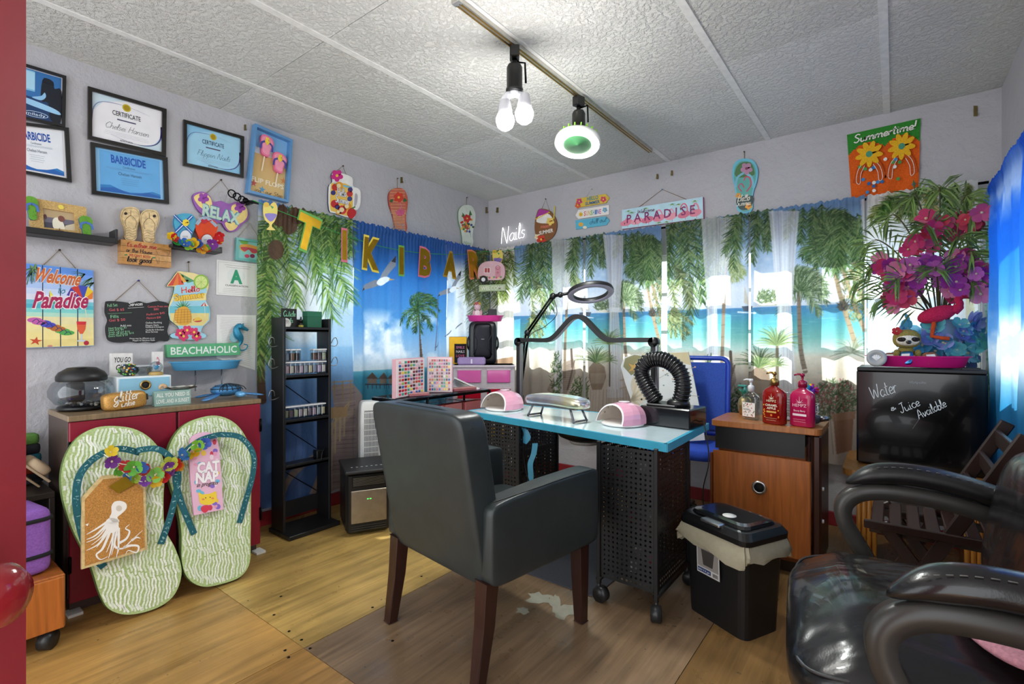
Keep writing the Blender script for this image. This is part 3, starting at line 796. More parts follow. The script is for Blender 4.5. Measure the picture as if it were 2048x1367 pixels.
cB.spiky(1705,705,46,('#8a9474','#6c7a58','#b5b69c'),30,-200,20,2.2)
for v in (735,752,770,790):cB.stroke([(1590,v+8),(1640,v),(1690,v+6)],4,3,random.choice(('#c9ac8c','#e6d0b0')),.7)
cB.bush(1672,800,44,40,('#4a6a3a','#5c7a4a','#6f8a56','#3a5230'),420,8); cB.bush(1672,792,40,34,('#c03a4a','#d86070','#b02f40'),70,4); cB.poly([(1668,835),(1708,830),(1704,900),(1674,905)],'#b0704c'); cB.poly([(1664,826),(1712,820),(1711,836),(1666,840)],'#c08460')
for i in range(26):cB.stroke([(1440+i*9.5,905),(1452+i*8.6,800)],1.6,1.2,random.choice(('#8a7462','#a8917c','#6f5c4e')),.55,0)
cB.bush(1480,815,18,44,DGR,150); cB.poly([(1462,850),(1500,850),(1496,900),(1466,900)],'#a8664a'); cB.drape((1722,1737,402),(1733,1740,560),al=.85)
sG=onB(1452,600,YC)[0]-onB(1138,600,YC)[0]; sH=onB(1600,600,YC)[0]-onB(1250,600,YC)[0]
n1,n2,n3=cb(1033),cb(1173),cb(1331)
k1,k2=int(round(sG/cB.res)),int(round(sH/cB.res)); src=cB.im.copy()
cB.im[:,n1:n2]=src[:,n1+k1:n2+k1]; cB.im[:,n2:n3]=src[:,np.clip(np.arange(n2,n3)+k2,0,cb(1735))]
# corner panel and right-hand panel
gy=cB.im.mean(2,keepdims=True); cB.im=(cB.im*.72+gy*.28)*.9+.08
j0,j1=0,n1
cB.im[:,j0:j1]=hexs('#f1ede6')  # overexposed backlight painted in as a near-white base
for u,v,a,L in ((1005,500,95,110),(992,500,80,90),(1020,500,75,70),(1000,500,110,120),(1012,520,90,80)):cB.frond(u,v,a,L,.3,OLV,36,.36,2.2,.9)
for i in range(9):cB.stroke([(1012+i*2.2,600),(1008+i*2,740)],1.6,1.2,random.choice(('#d8c9a8','#c9b48e','#e6ddc8')),.6,0)
cB.poly([(985,720),(1030,712),(1030,740),(985,745)],'#9c7456',.8)
q0=cb(1737)
cB.im[:,q0:]=hexs('#f6f5f4')  # white cloth, strong sun behind it also painted into the colour
mR=np.zeros((cB.h,cB.w),bool); mR[:,q0:]=True
cB.clouds(1.2,1.9,'#cfe0f4',cell=60,lo=.5,hi=.75,al=.6,mask=mR)
for u,v,a,L,cc in ((1800,400,165,70,OLV),(1800,400,150,60,OLV),(1815,395,120,50,OLV),(1830,385,95,55,OLV),(1850,380,60,60,('#c9b45c','#e0d08a','#8a8a3c')),(1860,380,90,60,('#c9b45c','#e0d08a','#8a8a3c')),(1880,370,70,70,DGR),(1910,372,100,60,DGR),(1935,370,95,60,OLV),(1790,398,140,50,DGR),(1845,375,130,60,DGR),(1870,372,110,50,OLV)):cB.frond(u,v,a,L,.5,cc,34,.45,2.6)
cB.poly([(1800,640),(1806,605),(1830,585),(1850,590),(1840,620),(1820,640)],'#d9cdb8',.8); cB.poly([(1745,620),(1775,622),(1770,632),(1748,630)],'#a9d3d6',.8); cB.poly([(1795,640),(1960,640),(1960,665),(1795,660)],'#bcdcec',.7); cB.poly([(1930,560),(1945,570),(1948,640),(1930,650)],'#e0d6a8',.7)
cB.poly([(1790,700),(1960,690),(1960,760),(1790,760)],'#e6d6c0',.7); cB.bush(1925,680,14,30,('#b5b48a','#d3cba3','#8a9a6a'),90,7)
hang(cB,(0,n1-1),'beach_curtain','narrow bleached palm curtain panel in the room corner under the neon word',.018,4)
hang(cB,(n1,n2-2),'beach_curtain','palm and sea curtain panel directly behind the round ring lamp arm',.02,5)
hang(cB,(n2+2,n3-4),'beach_curtain','sea curtain panel with clay vase print under the flamingo sign',.02,6)
hang(cB,(n3+4,cb(1501)),'beach_curtain','sea curtain panel with a white sailing boat print',.022,7)
hang(cB,(cb(1501)+1,q0-3),'beach_curtain','sea curtain panel with tall leaning palms and tiny island print',.022,8)
hang(cB,(q0-2,cb(1958)),'beach_curtain','white washed-out beach curtain panel behind the black fridge',.016,9)
# ---- right wall
cR=Canvas('R',XR-.062,2.35,3.64,.45,1.98,.006)
cR.grad([(.45,'#2a6fa8'),(.9,'#2f8ec4'),(1.1,'#c3d8ea'),(1.25,'#5c9fe0'),(1.6,'#1f6fe0'),(2.0,'#1a5ad8')])
cR.clouds(1.0,1.35,cell=40); cR.clouds(1.7,2.0,cell=40,lo=.5,hi=.7,al=.6)
mm=np.zeros((cR.h,cR.w),bool); mm[:,-34:]=True
cR.grad([(.45,'#5fa9b8'),(.8,'#9fd3d8'),(1.0,'#e3ddd6'),(1.2,'#b5d8c0'),(1.6,'#bfe0e8'),(2.2,'#4a8fe0')],mm)
for i in range(7):
    a=random.uniform(3.46,3.62); b=random.uniform(.9,1.9); cR.frond(a,b,random.choice((60,100,120)),-.3,.1,('#5fae6a','#8fc98a','#3f8f5a'),16,.3,2,.7)
hang(cR,(0,cR.w),'beach_curtain','shiny bright blue curtain on the side wall beside the black fridge',.016,10)
# rods
def rod(name,label,p,q,r=.008):
    t=thing(name,label,'curtain rod',p); v=Vector(q)-Vector(p); mb=MB().col('#1a1a1c'); mb.cyl((0,0,0),tuple(v),r,n=10); obj('pole',mb,'metal',t)
    fi=MB().col('#1a1a1c'); fi.sph((0,0,0),.018,10,6); obj('finial',fi,'metal',t)
    return t
rt=rod('curtain_rod','black metal curtain rod along the wall of certificates',(XC-.009,1.44,2.06),(XC-.009,3.72,2.06))
cl=MB().col('#141416')  # scrolled finial beside the shadow box
for k in range(3):cl.tube([(.0,-.02-.03*k+.022*math.cos(a),.012*k+.022*math.sin(a)) for a in [2*math.pi*i/14 for i in range(14)]],.004,6,closed=True)
cl.cyl((0,0,0),(-.06,0,0),.005); obj('scroll',cl,'metal',rt)
rt2=rod('curtain_rod','black metal curtain rod above the long window wall',(.16,YC+.009,2.07),(3.66,YC+.009,2.07))
rt3=rod('curtain_rod','short curtain rod holding the bright blue curtain',(XR-.056,2.3,1.965),(XR-.056,3.66,1.965))
for t,pts in ((rt,[(1.48,0),(2.7,0)]),):
    for y,_ in pts:obj('bracket',MB().col('#1a1a1c').box((-(XC-.009)/2,y-1.44,0),(XC-.009,.012,.02)),'metal',t)
for x in (.9,2.0,3.3):obj('bracket',MB().col('#1a1a1c').box((x-.16,(YB-YC-.009)/2,0),(.012,YB-YC-.009,.02)),'metal',rt2)
for y in (2.5,3.5):obj('bracket',MB().col('#1a1a1c').box((.028,y-2.3,0),(.056,.012,.02)),'metal',rt3)

# ================================================================== track light
TX=1.83
tr=thing('light_track','long brushed metal lighting track screwed to the ceiling','track light',(TX,1.5,CEIL))
obj('rail',MB().col('#c9c6bd').box((0,1.0,-.012),(.036,2.03,.024),.002).box((-.009,1.0,-.026),(.004,2.03,.006),col='#b08d4c').box((.009,1.0,-.026),(.004,2.03,.006),col='#b08d4c'),'metal',tr)
obj('end_cap',MB().col('#d3d0c8').box((0,-.02,-.014),(.04,.03,.03),.003),'metal',tr)
def head(t,h,n=14):
    obj('adapter',MB().col('#161616').box((0,0,-.03),(.045,.06,.055),.004),'plastic',t)
    obj('swivel',MB().col('#222').cyl((0,0,-.055),(0,0,-.09),.012),'metal',t)
    obj('lamp_holder',MB().col('#191919').lathe([(.0,-.085),(.03,-.086),(.037,-.1),(.037,-.1-h),(.041,-.1-h),(.041,-.115-h),(.03,-.115-h)],18),'satin',t)
    obj('arm',MB().col('#191919').tube([(0,.02,-.06),(.05,.02,-.065),(.054,.02,-.1-h*.6)],.005,6),'metal',t)
a=thing('spot_lamp','black track spot with a splitter carrying two glowing bulbs','lamp',(TX,1.87,CEIL-.02),R(38))
head(a,.1)
sp=MB().col('#eeeef2'); sp.cyl((0,0,-.21),(0,0,-.225),.026)
for s_ in (-1,1):sp.tube([(0,0,-.22),(s_*.03,0,-.228),(s_*.042,0,-.245),(s_*.044,0,-.26)],[.018,.018,.02,.022],12)
obj('splitter',sp,'plastic',a)
def bulb(par,x,z,pw):
    b=obj('bulb_neck',MB().col('#dcdce2').lathe([(.018,z+.085),(.024,z+.08),(.033,z+.035),(.034,z+.02)],16,(x,0,0)),'plastic',par)
    g=obj('bulb',MB().col('#ffffff').lathe([(.034,z+.02),(.043,z),(.044,z-.018),(.036,z-.042),(.02,z-.055),(0,z-.059)],18,(x,0,0)),'emit6',par)
    l=bpy.data.lights.new('bulb_light','POINT'); l.energy=pw; l.shadow_soft_size=.05; l.color=(1,.97,.92)
    lo=bpy.data.objects.new('bulb_light',l); COL.objects.link(lo); lo.parent=par; lo.location=(x,0,z-.13)
bulb(a,-.044,-.335,6.5); bulb(a,.046,-.305,6.5)
c=thing('disc_lamp','black track spot with lime green finned disc lamp','lamp',(TX,2.47,CEIL-.02),R(-15))
head(c,.1)
hd=empty('tilt_head',(0,0,-.2)); hd.parent=c; hd.rotation_euler=(R(-15),R(-9),0)
obj('lamp_base',MB().col('#e6eee0').lathe([(.02,.03),(.022,.0),(.026,-.02)],14),'plastic',hd)
fn=MB().col('#9ee64a'); fn.lathe([(.03,-.012),(.05,-.025),(.085,-.05),(.11,-.062)],28)
for k in range(20):
    q=2*math.pi*k/20; fn.tr(Matrix.Rotation(q,4,'Z')); fn.box((.083,0,-.043),(.06,.006,.028)); fn.tr()
obj('heat_fins',fn,'plastic',hd)
obj('rim',MB().col('#f2f4f0').lathe([(.11,-.06),(.128,-.062),(.13,-.085),(.122,-.09)],36,caps=False),'plastic',hd)
obj('light_ring',MB().col('#ffffff').lathe([(.122,-.0895),(.08,-.091)],36,caps=False),'emit7',hd)
obj('center_grille',MB().col('#4f9a62').lathe([(.08,-.0905),(.04,-.086),(0,-.086)],30),'plastic',hd)
l=bpy.data.lights.new('disc_light','AREA'); l.shape='DISK'; l.size=.24; l.energy=12; l.color=(.95,1,.95)
lo=bpy.data.objects.new('disc_light',l); COL.objects.link(lo); lo.parent=hd; lo.location=(0,0,-.096)

# ================================================================== things on the left wall
def bil(q,s,t):
    (a,b),(c,d),(e,f),(g,h)=q  # corners: top left, top right, bottom right, bottom left
    return ((1-t)*((1-s)*a+s*c)+t*((1-s)*g+s*e),(1-t)*((1-s)*b+s*d)+t*((1-s)*h+s*f))
def framed(name,label,q,bw,bh,fcol,draw,th=.018,mat_col='#e8e8ec',glassy=True,wall_='L',inner=None,group=None):
    s=Sign(name,label,'picture frame',wall_,*bil(q,.5,1),group=group)
    fr=s.part('frame','gloss').col(fcol); P=lambda a,b:bil(q,a,b)
    for e in (((0,0),(1,0),(1-bw,bh),(bw,bh)),((1,0),(1,1),(1-bw,1-bh),(1-bw,bh)),((1,1),(0,1),(bw,1-bh),(1-bw,1-bh)),((0,1),(0,0),(bw,bh),(bw,1-bh))):
        fr.slab([P(*x) for x in e],0,th)
    mt=s.part('mount','satin').col(mat_col); mt.slab([P(bw*.6,bh*.6),P(1-bw*.6,bh*.6),P(1-bw*.6,1-bh*.6),P(bw*.6,1-bh*.6)],.001,.006)
    pr=MB(lambda a,b:s.p(*bil(q,a,b))); s.parts.append(('print',pr,'gloss' if glassy else 'paper',None))
    draw(pr); s.done(); return s
def rect(pr,a,b,c,d,z,col):pr.poly([(a,b),(c,b),(c,d),(a,d)],z,col)
def lines(pr,x0,x1,y0,y1,n,z,col,w=.0012):
    for i in range(n):
        y=y0+(y1-y0)*i/max(1,n-1); k=random.uniform(0,.06); pr.squiggle((x0+k,y),(x1-k,y),.008,z,col,w)
def d_photo(p):
    rect(p,.08,.06,.93,.95,.0065,'#2f6fb0'); rect(p,.1,.08,.5,.45,.007,'#7fbfe4'); rect(p,.3,.1,.5,.42,.0072,'#a9d8f0')
    for i in range(5):rect(p,.1,.1+.08*i,.26,.15+.08*i,.0073,('#24507a','#183a5c')[i%2])
    p.poly([(.08,.52),(.93,.62),(.93,.95),(.08,.95)],.0072,'#123a6a')
    p.poly(cat([(.62,.2),(.7,.14),(.8,.18),(.82,.3),(.93,.3),(.93,.9),(.76,.9),(.72,.6),(.6,.58)],3,True),.0075,'#0a1626')
    p.poly(cat([(.16,.58),(.4,.6),(.74,.66),(.9,.72),(.9,.78),(.6,.74),(.3,.68)],4,True),.0078,'#9ccdf0')
    p.poly(cat([(.45,.56),(.6,.5),(.66,.42),(.68,.5),(.6,.58)],4,True),.0079,'#8fc3ea')
    p.line([(.52+.2*math.cos(a),.86+.05*math.sin(a)) for a in [2*math.pi*i/20 for i in range(21)]],.002,.008,'#cfe6fa'); p.text('milady',(.36,.885),(.68,.885),.05,.008,'#dff0ff')
framed('photo_frame','black framed blue photo of hands at a table, topmost by the red door',((8,117),(131,154),(129,256),(8,232)),.06,.05,'#17161a',d_photo)
def barb(base,ink,soft):
    def f(p):
        rect(p,.055,.07,.945,.93,.0062,base); rect(p,.12,.1,.9,.9,.0066,soft)
        p.text('BARBICIDE',(.27,.31),(.72,.31),.15,.0072,ink,bold=.03); p.text('Certification',(.42,.39),(.58,.39),.04,.0072,'#33506e')
        lines(p,.2,.8,.42,.44,2,.0072,'#5a7a9c',.0008); p.text('Chelsei Hansen',(.36,.54),(.66,.54),.06,.0072,'#2a3c58'); lines(p,.38,.64,.6,.72,4,.0072,'#4c6684',.0008)
        p.poly([(.12,.78),(.25,.76),(.4,.84),(.5,.86),(.66,.84),(.8,.78),(.9,.82),(.9,.9),(.12,.9)],.007,'#2f7fc4'); p.poly([(.12,.84),(.3,.8),(.52,.88),(.75,.81),(.9,.86),(.9,.9),(.12,.9)],.0072,'#2463b4')
    return f
framed('certificate_frame','white certificate with blue wave in a black frame, half behind the red door',((5,241),(136,257),(142,366),(5,340)),.07,.06,'#141416',barb('#e9eaee','#1f4fa8','#e4e9f0'))
def cert(base,ink,name_,wave):
    def f(p):
        rect(p,.05,.07,.95,.93,.0062,base)
        p.poly([(.05,.07),(.5,.07),(.2,.2),(.05,.45)],.0065,wave); p.poly([(.95,.93),(.6,.93),(.85,.8),(.95,.6)],.0065,wave)
        for dx,cc,w in ((0,'#3a3f86',.006),(.008,'#6a5aa8',.004),(-.006,'#8fb4d8',.003)):
            p.line(cat([(.06,.62),(.08+dx,.35),(.2,.2+dx),(.5,.17),(.8,.24)],6),w*.3,.0068,cc,w1=.0005); p.line(cat([(.94,.4),(.93-dx,.68),(.82,.84-dx),(.6,.88),(.3,.8)],6),w,.0068,cc,w1=.0005)
        p.disc(.5,.2,.055,.075,.007,'#c9b22c',20); p.disc(.5,.2,.038,.052,.0074,'#a88f1c',18)
        p.text('CERTIFICATE',(.32,.4),(.68,.4),.09,.0072,ink,bold=.01); rect(p,.38,.46,.62,.485,.0072,'#55506e')
        p.script(name_,(.22,.68),(.78,.68),.12,.0014,.0072,'#23222c',.35); lines(p,.2,.8,.74,.8,3,.0072,'#7a8296',.0006); p.text('elevate',(.42,.89),(.58,.89),.045,.0072,'#444')
    return f
framed('certificate_frame','white certificate with purple swirls in a black frame',((174,174),(331,219.5),(330,314),(174,279)),.055,.07,'#1a1614',cert('#f1f0f4','#26242e','Chelsei Hansen','#cfe3ee'))
framed('certificate_frame','deep blue certificate in a black frame hung below the white swirl one',((179,285),(333,316),(336,409),(182,389)),.06,.075,'#141416',barb('#8cc4ee','#1d56b4','#63abe4'))
framed('certificate_frame','light blue certificate with swirls in a black frame beside the shadow box',((365,240),(486,274),(485,357),(365,332)),.055,.07,'#1a1614',cert('#a3d4ee','#2f3f5c','Flippin Nails','#8ec8ea'))

# shadow box with two foam flip-flops on sticks
q=((504,250),(579,282.5),(571,407),(489,387))
s=Sign('shadow_box','blue shadow box picture with two pink flip-flops on sticks','picture','L',*bil(q,.5,1))
fr=s.part('frame','satin').col('#5f93c4')
for e in (((0,0),(1,0),(.94,.04),(.06,.04)),((1,0),(1,1),(.94,.96),(.94,.04)),((1,1),(0,1),(.06,.96),(.94,.96)),((0,1),(0,0),(.06,.04),(.06,.96))):fr.slab([bil(q,*x) for x in e],0,.045)
pr=MB(lambda a,b:s.p(*bil(q,a,b))); s.parts.append(('picture',pr,'paper',None))
pr.slab([(.05,.03),(.95,.03),(.95,.97),(.05,.97)],0,.006,'#d8b679'); rect(pr,.06,.04,.94,.34,.0065,'#7fb4e0'); rect(pr,.06,.28,.94,.37,.0067,'#cfdce4')
pr.text('FLIP FLOPS',(.12,.79),(.92,.79),.065,.007,'#f4ead2',bold=.02); pr.script('Mind Your Step',(.16,.93),(.9,.93),.06,.0025,.007,'#5a4630')
for (a,b,c_) in ((.18,.82,'#c45a5a'),(.4,.88,'#5a9ac4'),(.9,.66,'#d88a4c')):pr.poly([(a+(.09 if i%2==0 else .035)*math.cos(R(36*i-90)),b+(.055 if i%2==0 else .022)*math.sin(R(36*i-90))) for i in range(10)],.0072,c_)
def sole(cx,cy,w,h,tilt=0,n=4):
    base=[(.0,-.5),(.32,-.46),(.48,-.3),(.46,-.1),(.34,.1),(.3,.25),(.32,.4),(.2,.5),(-.05,.52),(-.26,.44),(-.3,.25),(-.36,.05),(-.46,-.15),(-.44,-.36),(-.26,-.47)]
    c_,s_=math.cos(tilt),math.sin(tilt)
    return cat([(cx+(x*w)*c_-(y*h)*s_,cy+(x*w)*s_+(y*h)*c_) for x,y in base],n,True)
for a,b in ((.36,.24),(.72,.42)):
    st=MB(pr.px); s.parts.append(('stick',st,'paper',None)); st.line([(a,b+.1),(a-.04,b+.38)],.007,.024,'#f0e0c8')
    ff=MB(pr.px); s.parts.append(('flip_flop',ff,'matte',None)); ff.slab(sole(a,b,.36,.3,.1),.014,.034,'#e8779c'); ff.slab(sole(a,b,.3,.25,.1),.034,.036,'#f29ab4')
    for k in (-1,1):ff.line(cat([(a,b-.06),(a+k*.13,b-.02),(a+k*.15,b+.07)],5),.012,.038,'#4a4a9c')
    ff.flower(a,b-.065,.06,.04,'#f2d23c','#f7e27a')
s.done()
for i,(u,v) in enumerate(((490,255),(803,360),(973,420))):
    sg=Sign('picture_hook','small brass picture hook on the grey wall '+('beside the shadow box','beside the striped flip-flop sign','close to the room corner')[i],'hook','L',u,v)
    hk=sg.part('plate','metal').col('#8a7a52'); hk.slab([(u-2,v-6),(u+2,v-6),(u+2,v+6),(u-2,v+6)],0,.003); hk.slab([(u-2,v+3),(u+2,v+3),(u+2,v+6),(u-2,v+6)],.003,.01); sg.done()
for i,(u,v) in enumerate(((995,420),(1315,353),(1344,346),(1951,222))):
    sg=Sign('picture_hook','small brass picture hook on the back wall '+('near the room corner above the neon word','above the flamingo sign cord','right of the flamingo sign cord','alone near the side wall')[i],'hook','B',u,v)
    hk=sg.part('plate','metal').col('#8a7a52'); w=2 if i<3 else 4; hk.slab([(u-w,v-2.6*w),(u+w,v-2.6*w),(u+w,v+2.6*w),(u-w,v+2.6*w)],0,.003); hk.slab([(u-w,v+w),(u+w,v+w),(u+w,v+2.6*w),(u-w,v+2.6*w)],.003,.01); sg.done()

# floating shelf with the beach photo frame
def ledge(name,label,u0,v0,u1,v1,dep,up):
    y0,z0=onL(u0,v0,dep); y1,z1=onL(u1,v1,dep); z=z0; t=thing(name,label,'shelf',(.001,y0,z)); L=y1-y0
    obj('board',MB().col('#17171a').box((dep/2,L/2,-.008),(dep,L,.016),.002),'satin',t)
    obj('lip',MB().col('#17171a').box((dep+.004,L/2,-.002),(.008,L,.028),.002),'satin',t)
    obj('end_plate',MB().col('#17171a').box((dep/2,L+.005,up/2-.016),(dep,.01,up),.002),'satin',t)
    return t,z
sh,zs=ledge('wall_shelf','long black floating shelf under the framed certificates',5,452,231,477,.11,.075)
def standing(name,label,cat_,wall_,q,off,group=None):
    """a flat thing standing a little off the wall; q in photo pixels on its own front plane"""
    return Sign(name,label,cat_,wall_,*bil(q,.5,1),off=off,group=group)
q=((54,384),(170,405),(175,464),(60,452))
s=standing('photo_frame','sandy beach photo frame with green flip-flops at its corners','picture frame','L',q,.06)
s.root.location.z=zs+.002
fr=s.part('frame','cork').col('#c3a267')
for e in (((0,0),(1,0),(.78,.26),(.24,.26)),((1,0),(1,1),(.78,.84),(.78,.26)),((1,1),(0,1),(.24,.84),(.78,.84)),((0,1),(0,0),(.24,.26),(.24,.84))):fr.slab([bil(q,*x) for x in e],0,.02)
pr=MB(lambda a,b:s.p(*bil(q,a,b))); s.parts.append(('photo',pr,'paper',None))
pr.slab([(.23,.25),(.79,.25),(.79,.85),(.23,.85)],.002,.01,'#6d6a7a'); rect(pr,.24,.26,.78,.5,.0105,'#b9a27c'); rect(pr,.24,.66,.78,.84,.0105,'#4a4a58')
pr.poly(cat([(.42,.84),(.4,.62),(.44,.5),(.52,.48),(.58,.6),(.6,.84)],3,True),.011,'#e9e3cf'); pr.disc(.56,.5,.06,.1,.0114,'#7a4a40',12); pr.disc(.28,.5,.03,.08,.0114,'#5a3a40',10); pr.poly([(.62,.7),(.78,.6),(.78,.84),(.6,.84)],.0112,'#cfc3a8')
sl=MB(pr.px); s.parts.append(('shell',sl,'gloss',None)); sl.disc(.56,.14,.05,.07,.024,'#e4d35a',14); sl.slab(oval(.56,.14,.04,.055,14),.02,.0236,'#d8c23c')
st=MB(pr.px); s.parts.append(('starfish',st,'matte',None)); st.slab([(.5+(.07 if i%2==0 else .025)*math.cos(R(36*i-90)),.92+(.11 if i%2==0 else .04)*math.sin(R(36*i-90))) for i in range(10)],.02,.026,'#7a5a3a')
for a,b in ((.04,.32),(.96,.66)):
    ff=MB(pr.px); s.parts.append(('flip_flop',ff,'matte',None)); ff.slab(sole(a,b,.24,.68,0),.02,.036,'#5f9a2e','#3f6a8a')
    for i in range(14):ff.disc(a+random.uniform(-.08,.08),b+random.uniform(-.25,.28),.008,.016,.0365,'#3f7a1c',6)
    for k in (-1,1):ff.line(cat([(a,b-.12),(a+k*.085,b-.06),(a+k*.1,b+.1)],4),.01,.039,'#4a6fb4')
s.done()

# carved wooden flip-flops standing on the wooden block sign
q=((235,480),(335,492),(335,537),(235,528))
s=standing('wooden_block_sign','pale plank block sign with red and black joke lettering','sign','L',q,.004)
TB=.055
bd=MB(lambda a,b:s.p(*bil(q,a,b)))
for i in range(4):
    pk=MB(bd.px); s.parts.append(('plank',pk,'wood',None)); pk.slab([(0,i*.25+.012),(1,i*.25+.012),(1,i*.25+.25),(0,i*.25+.25)],0,TB,('#c89250','#bf8747','#cc9a5a','#c08a4a')[i])
le=MB(bd.px); s.parts.append(('lettering',le,'paper',None)); z=TB+.0006
le.script("It's either me",(.06,.28),(.7,.26),.2,.004,z,'#b03a34',.1); le.script('or the House',(.1,.5),(.62,.5),.17,.0035,z,'#4a3a30',.1); le.text("WE CAN'T BOTH",(.16,.68),(.58,.68),.1,z,'#b5382c',bold=.02); le.script('look good',(.12,.9),(.6,.88),.22,.0045,z,'#3a2f2a',.2)
for a in (.07,.62):le.poly([(a,.62),(a+.06,.6),(a+.06,.66),(a,.66)],z,'#3f7a4a')
le.line(cat([(.7,.3),(.78,.2),(.9,.22),(.97,.3),(.92,.5),(.76,.5),(.72,.4)],5,True),.0014,z,'#5a4434'); le.line([(.76,.6),(.76,.9)],.0014,z,'#5a4434'); le.line([(.68,.58),(.74,.9)],.0014,z,'#5a4434')
s.done(); zt=onL(285,486,.03)[1]
s=Sign('flip_flop_plaque','pale carved wooden flip-flop pair standing on the block sign','ornament','L',276,487,off=.02)
for i,(cx,cy,ti) in enumerate(((259,448,-.02),(296,453,.05))):
    ff=s.part('sole','wood').col('#dcc08a'); ff.slab(sole(cx,cy,40*(1 if i else -1),67,ti),0,.02,'#e0c592','#c9a86c'); g=s.part('engraving','paper').col('#4a3624'); k=1 if i else -1
    g.line(sole(cx,cy,36*k,61,ti)+[sole(cx,cy,36*k,61,ti)[0]],.0014,.0206); g.line(cat([(cx-9,cy+6),(cx-11,cy-6),(cx,cy-16),(cx+11,cy-4),(cx+9,cy+8)],5),.002,.0207); g.line([(cx,cy-26),(cx,cy-15)],.0018,.0207); g.disc(cx-10*k*-1,cy-20,3.5,3,.0207,'#2a1f18',8)
    for m in range(4):g.line(cat([(cx-10,cy+10+5*m),(cx-3,cy+8+5*m),(cx+3,cy+11+5*m),(cx+10,cy+9+5*m)],4),.0012,.0207)
s.done()

# small shelf with two flip-flop shaped frames and a garland
sh2,z2=ledge('wall_shelf','short black floating shelf holding two flip-flop shaped frames',343,487,441,500,.1,.035)
def ffframe(label,cx,cy,w,h,c1,c2,dec,off):
    s=Sign('flip_flop_photo_stand',label,'picture frame','L',cx,cy+h/2,off=off); s.root.location.z=z2+.002
    b=s.part('body','matte'); b.slab(sole(cx,cy,w,h,0),0,.02,c1,c2); ph=s.part('photo','paper'); ph.slab(oval(cx+1,cy+h*.2,w*.24,h*.19,20),.02,.0215,'#e3e6ec'); ph.text('me',(cx-4,cy+h*.23),(cx+6,cy+h*.23),5,.022,'#8a8f9c')
    rg=s.part('oval_rim','satin'); rg.tube([(*s.p(u,v),.021) for u,v in oval(cx+1,cy+h*.2,w*.26,h*.2,20)],.0025,6,c2,closed=True)
    dec(s); s.done(); return s
def dec1(s):
    st=s.part('strap','fabric').col('#2f62b0')
    for k in ((345,428,381,464),(381,430,348,462)):st.line([(k[0],k[1]),((k[0]+k[2])/2,(k[1]+k[3])/2-1),(k[2],k[3])],.016,.024); st.line([(k[0],k[1]),(k[2],k[3])],.004,.0246,'#d8e4f2')
    s.part('daisy','matte').flower(368,443,7,.026,'#f2d63c','#e0a82c',7)
def dec2(s):
    st=s.part('strap','fabric').col('#9fb0c4'); st.line(cat([(390,448),(400,437),(412,436),(424,446),(430,452)],5),.018,.023); st.line([(404,444),(420,440)],.006,.0238,'#b8303a'); s.part('heart','matte').poly(cat([(402,444),(398,440),(402,437),(405,440),(409,437),(412,441),(405,447)],3,True),.0245,'#c02a3a')
ffframe('light blue flip-flop photo frame with crossed straps and yellow daisy',367,457,46,66,'#4ea8c8','#2f7fae',dec1,.035)
ffframe('orange flip-flop photo frame with grey strap beside the blue one',410,467,46,60,'#d8481c','#a83414',dec2,.04)
LEI=('#d8262c','#f2d21e','#3fae4c','#2f6fd0','#7a3aa8','#f08a1e','#8fd04a')
def petalflower(mb,c,r,col,nrm=(1,0,0),n=5,spin=0,cup=.35):
    m=Vector(nrm).normalized().to_track_quat('Z','Y').to_matrix().to_4x4(); m=Matrix.Translation(c)@m
    for k in range(n):
        a=spin+2*math.pi*k/n; V=[]
        for rr,ww,zz in ((.05,.12,0),(.45,.42,cup*.3),(.8,.46,cup*.75),(1.0,.2,cup)):
            for sg_ in (-1,1):
                x,y=rr*r*math.cos(a)-sg_*ww*r*math.sin(a),rr*r*math.sin(a)+sg_*ww*r*math.cos(a); V.append(tuple(m@Vector((x,y,zz*r))))
        mb.add(V,[(0,1,3,2),(2,3,5,4),(4,5,7,6)],col,True)
    mb.sph(tuple(m@Vector((0,0,.1*r))),r*.16,6,4,'#f2e6c0')
def lei(name,label,pts,r,n,cols,nrm,seed=0,jit=.012):
    rr=random.Random(seed); t=thing(name,label,'garland',pts[0]); o=Vector(pts[0]); P=cat(pts,12); cm=MB().col('#e8e6d8'); cm.tube([tuple(Vector(p)-o) for p in P],.0022,5); obj('string',cm,'matte',t)
    for i in range(n):
        f=(i+.5)/n*(len(P)-1); p=Vector(P[int(f)])-o; mb=MB(); nn=Vector(nrm)+Vector((rr.uniform(-.6,.6),rr.uniform(-.6,.6),rr.uniform(-.6,.6)))
        petalflower(mb,tuple(p+Vector((rr.uniform(0,jit),rr.uniform(-jit,jit),rr.uniform(-jit,jit)))),r*rr.uniform(.85,1.2),cols[i%len(cols)],nn,5,rr.uniform(0,6),rr.uniform(.2,.8)); obj('blossom',mb,'petal',t)
    return t
def L3(u,v,x):y,z=onL(u,v,x); return (x,y,z)
lei('flower_garland','bright artificial flower garland hung around the short wall shelf',[L3(340,466,.125),L3(350,485,.13),L3(375,489,.135),L3(395,492,.135),L3(415,498,.135),L3(434,484,.13),L3(437,470,.125)],.027,14,('#f2d21e','#d8262c','#3fae4c','#2f6fd0','#8fd04a','#f2c01e','#3a66c8','#e0a81e','#d8262c','#6fc24c','#8a3aa8','#d8262c'),(1,-.3,.1),3)

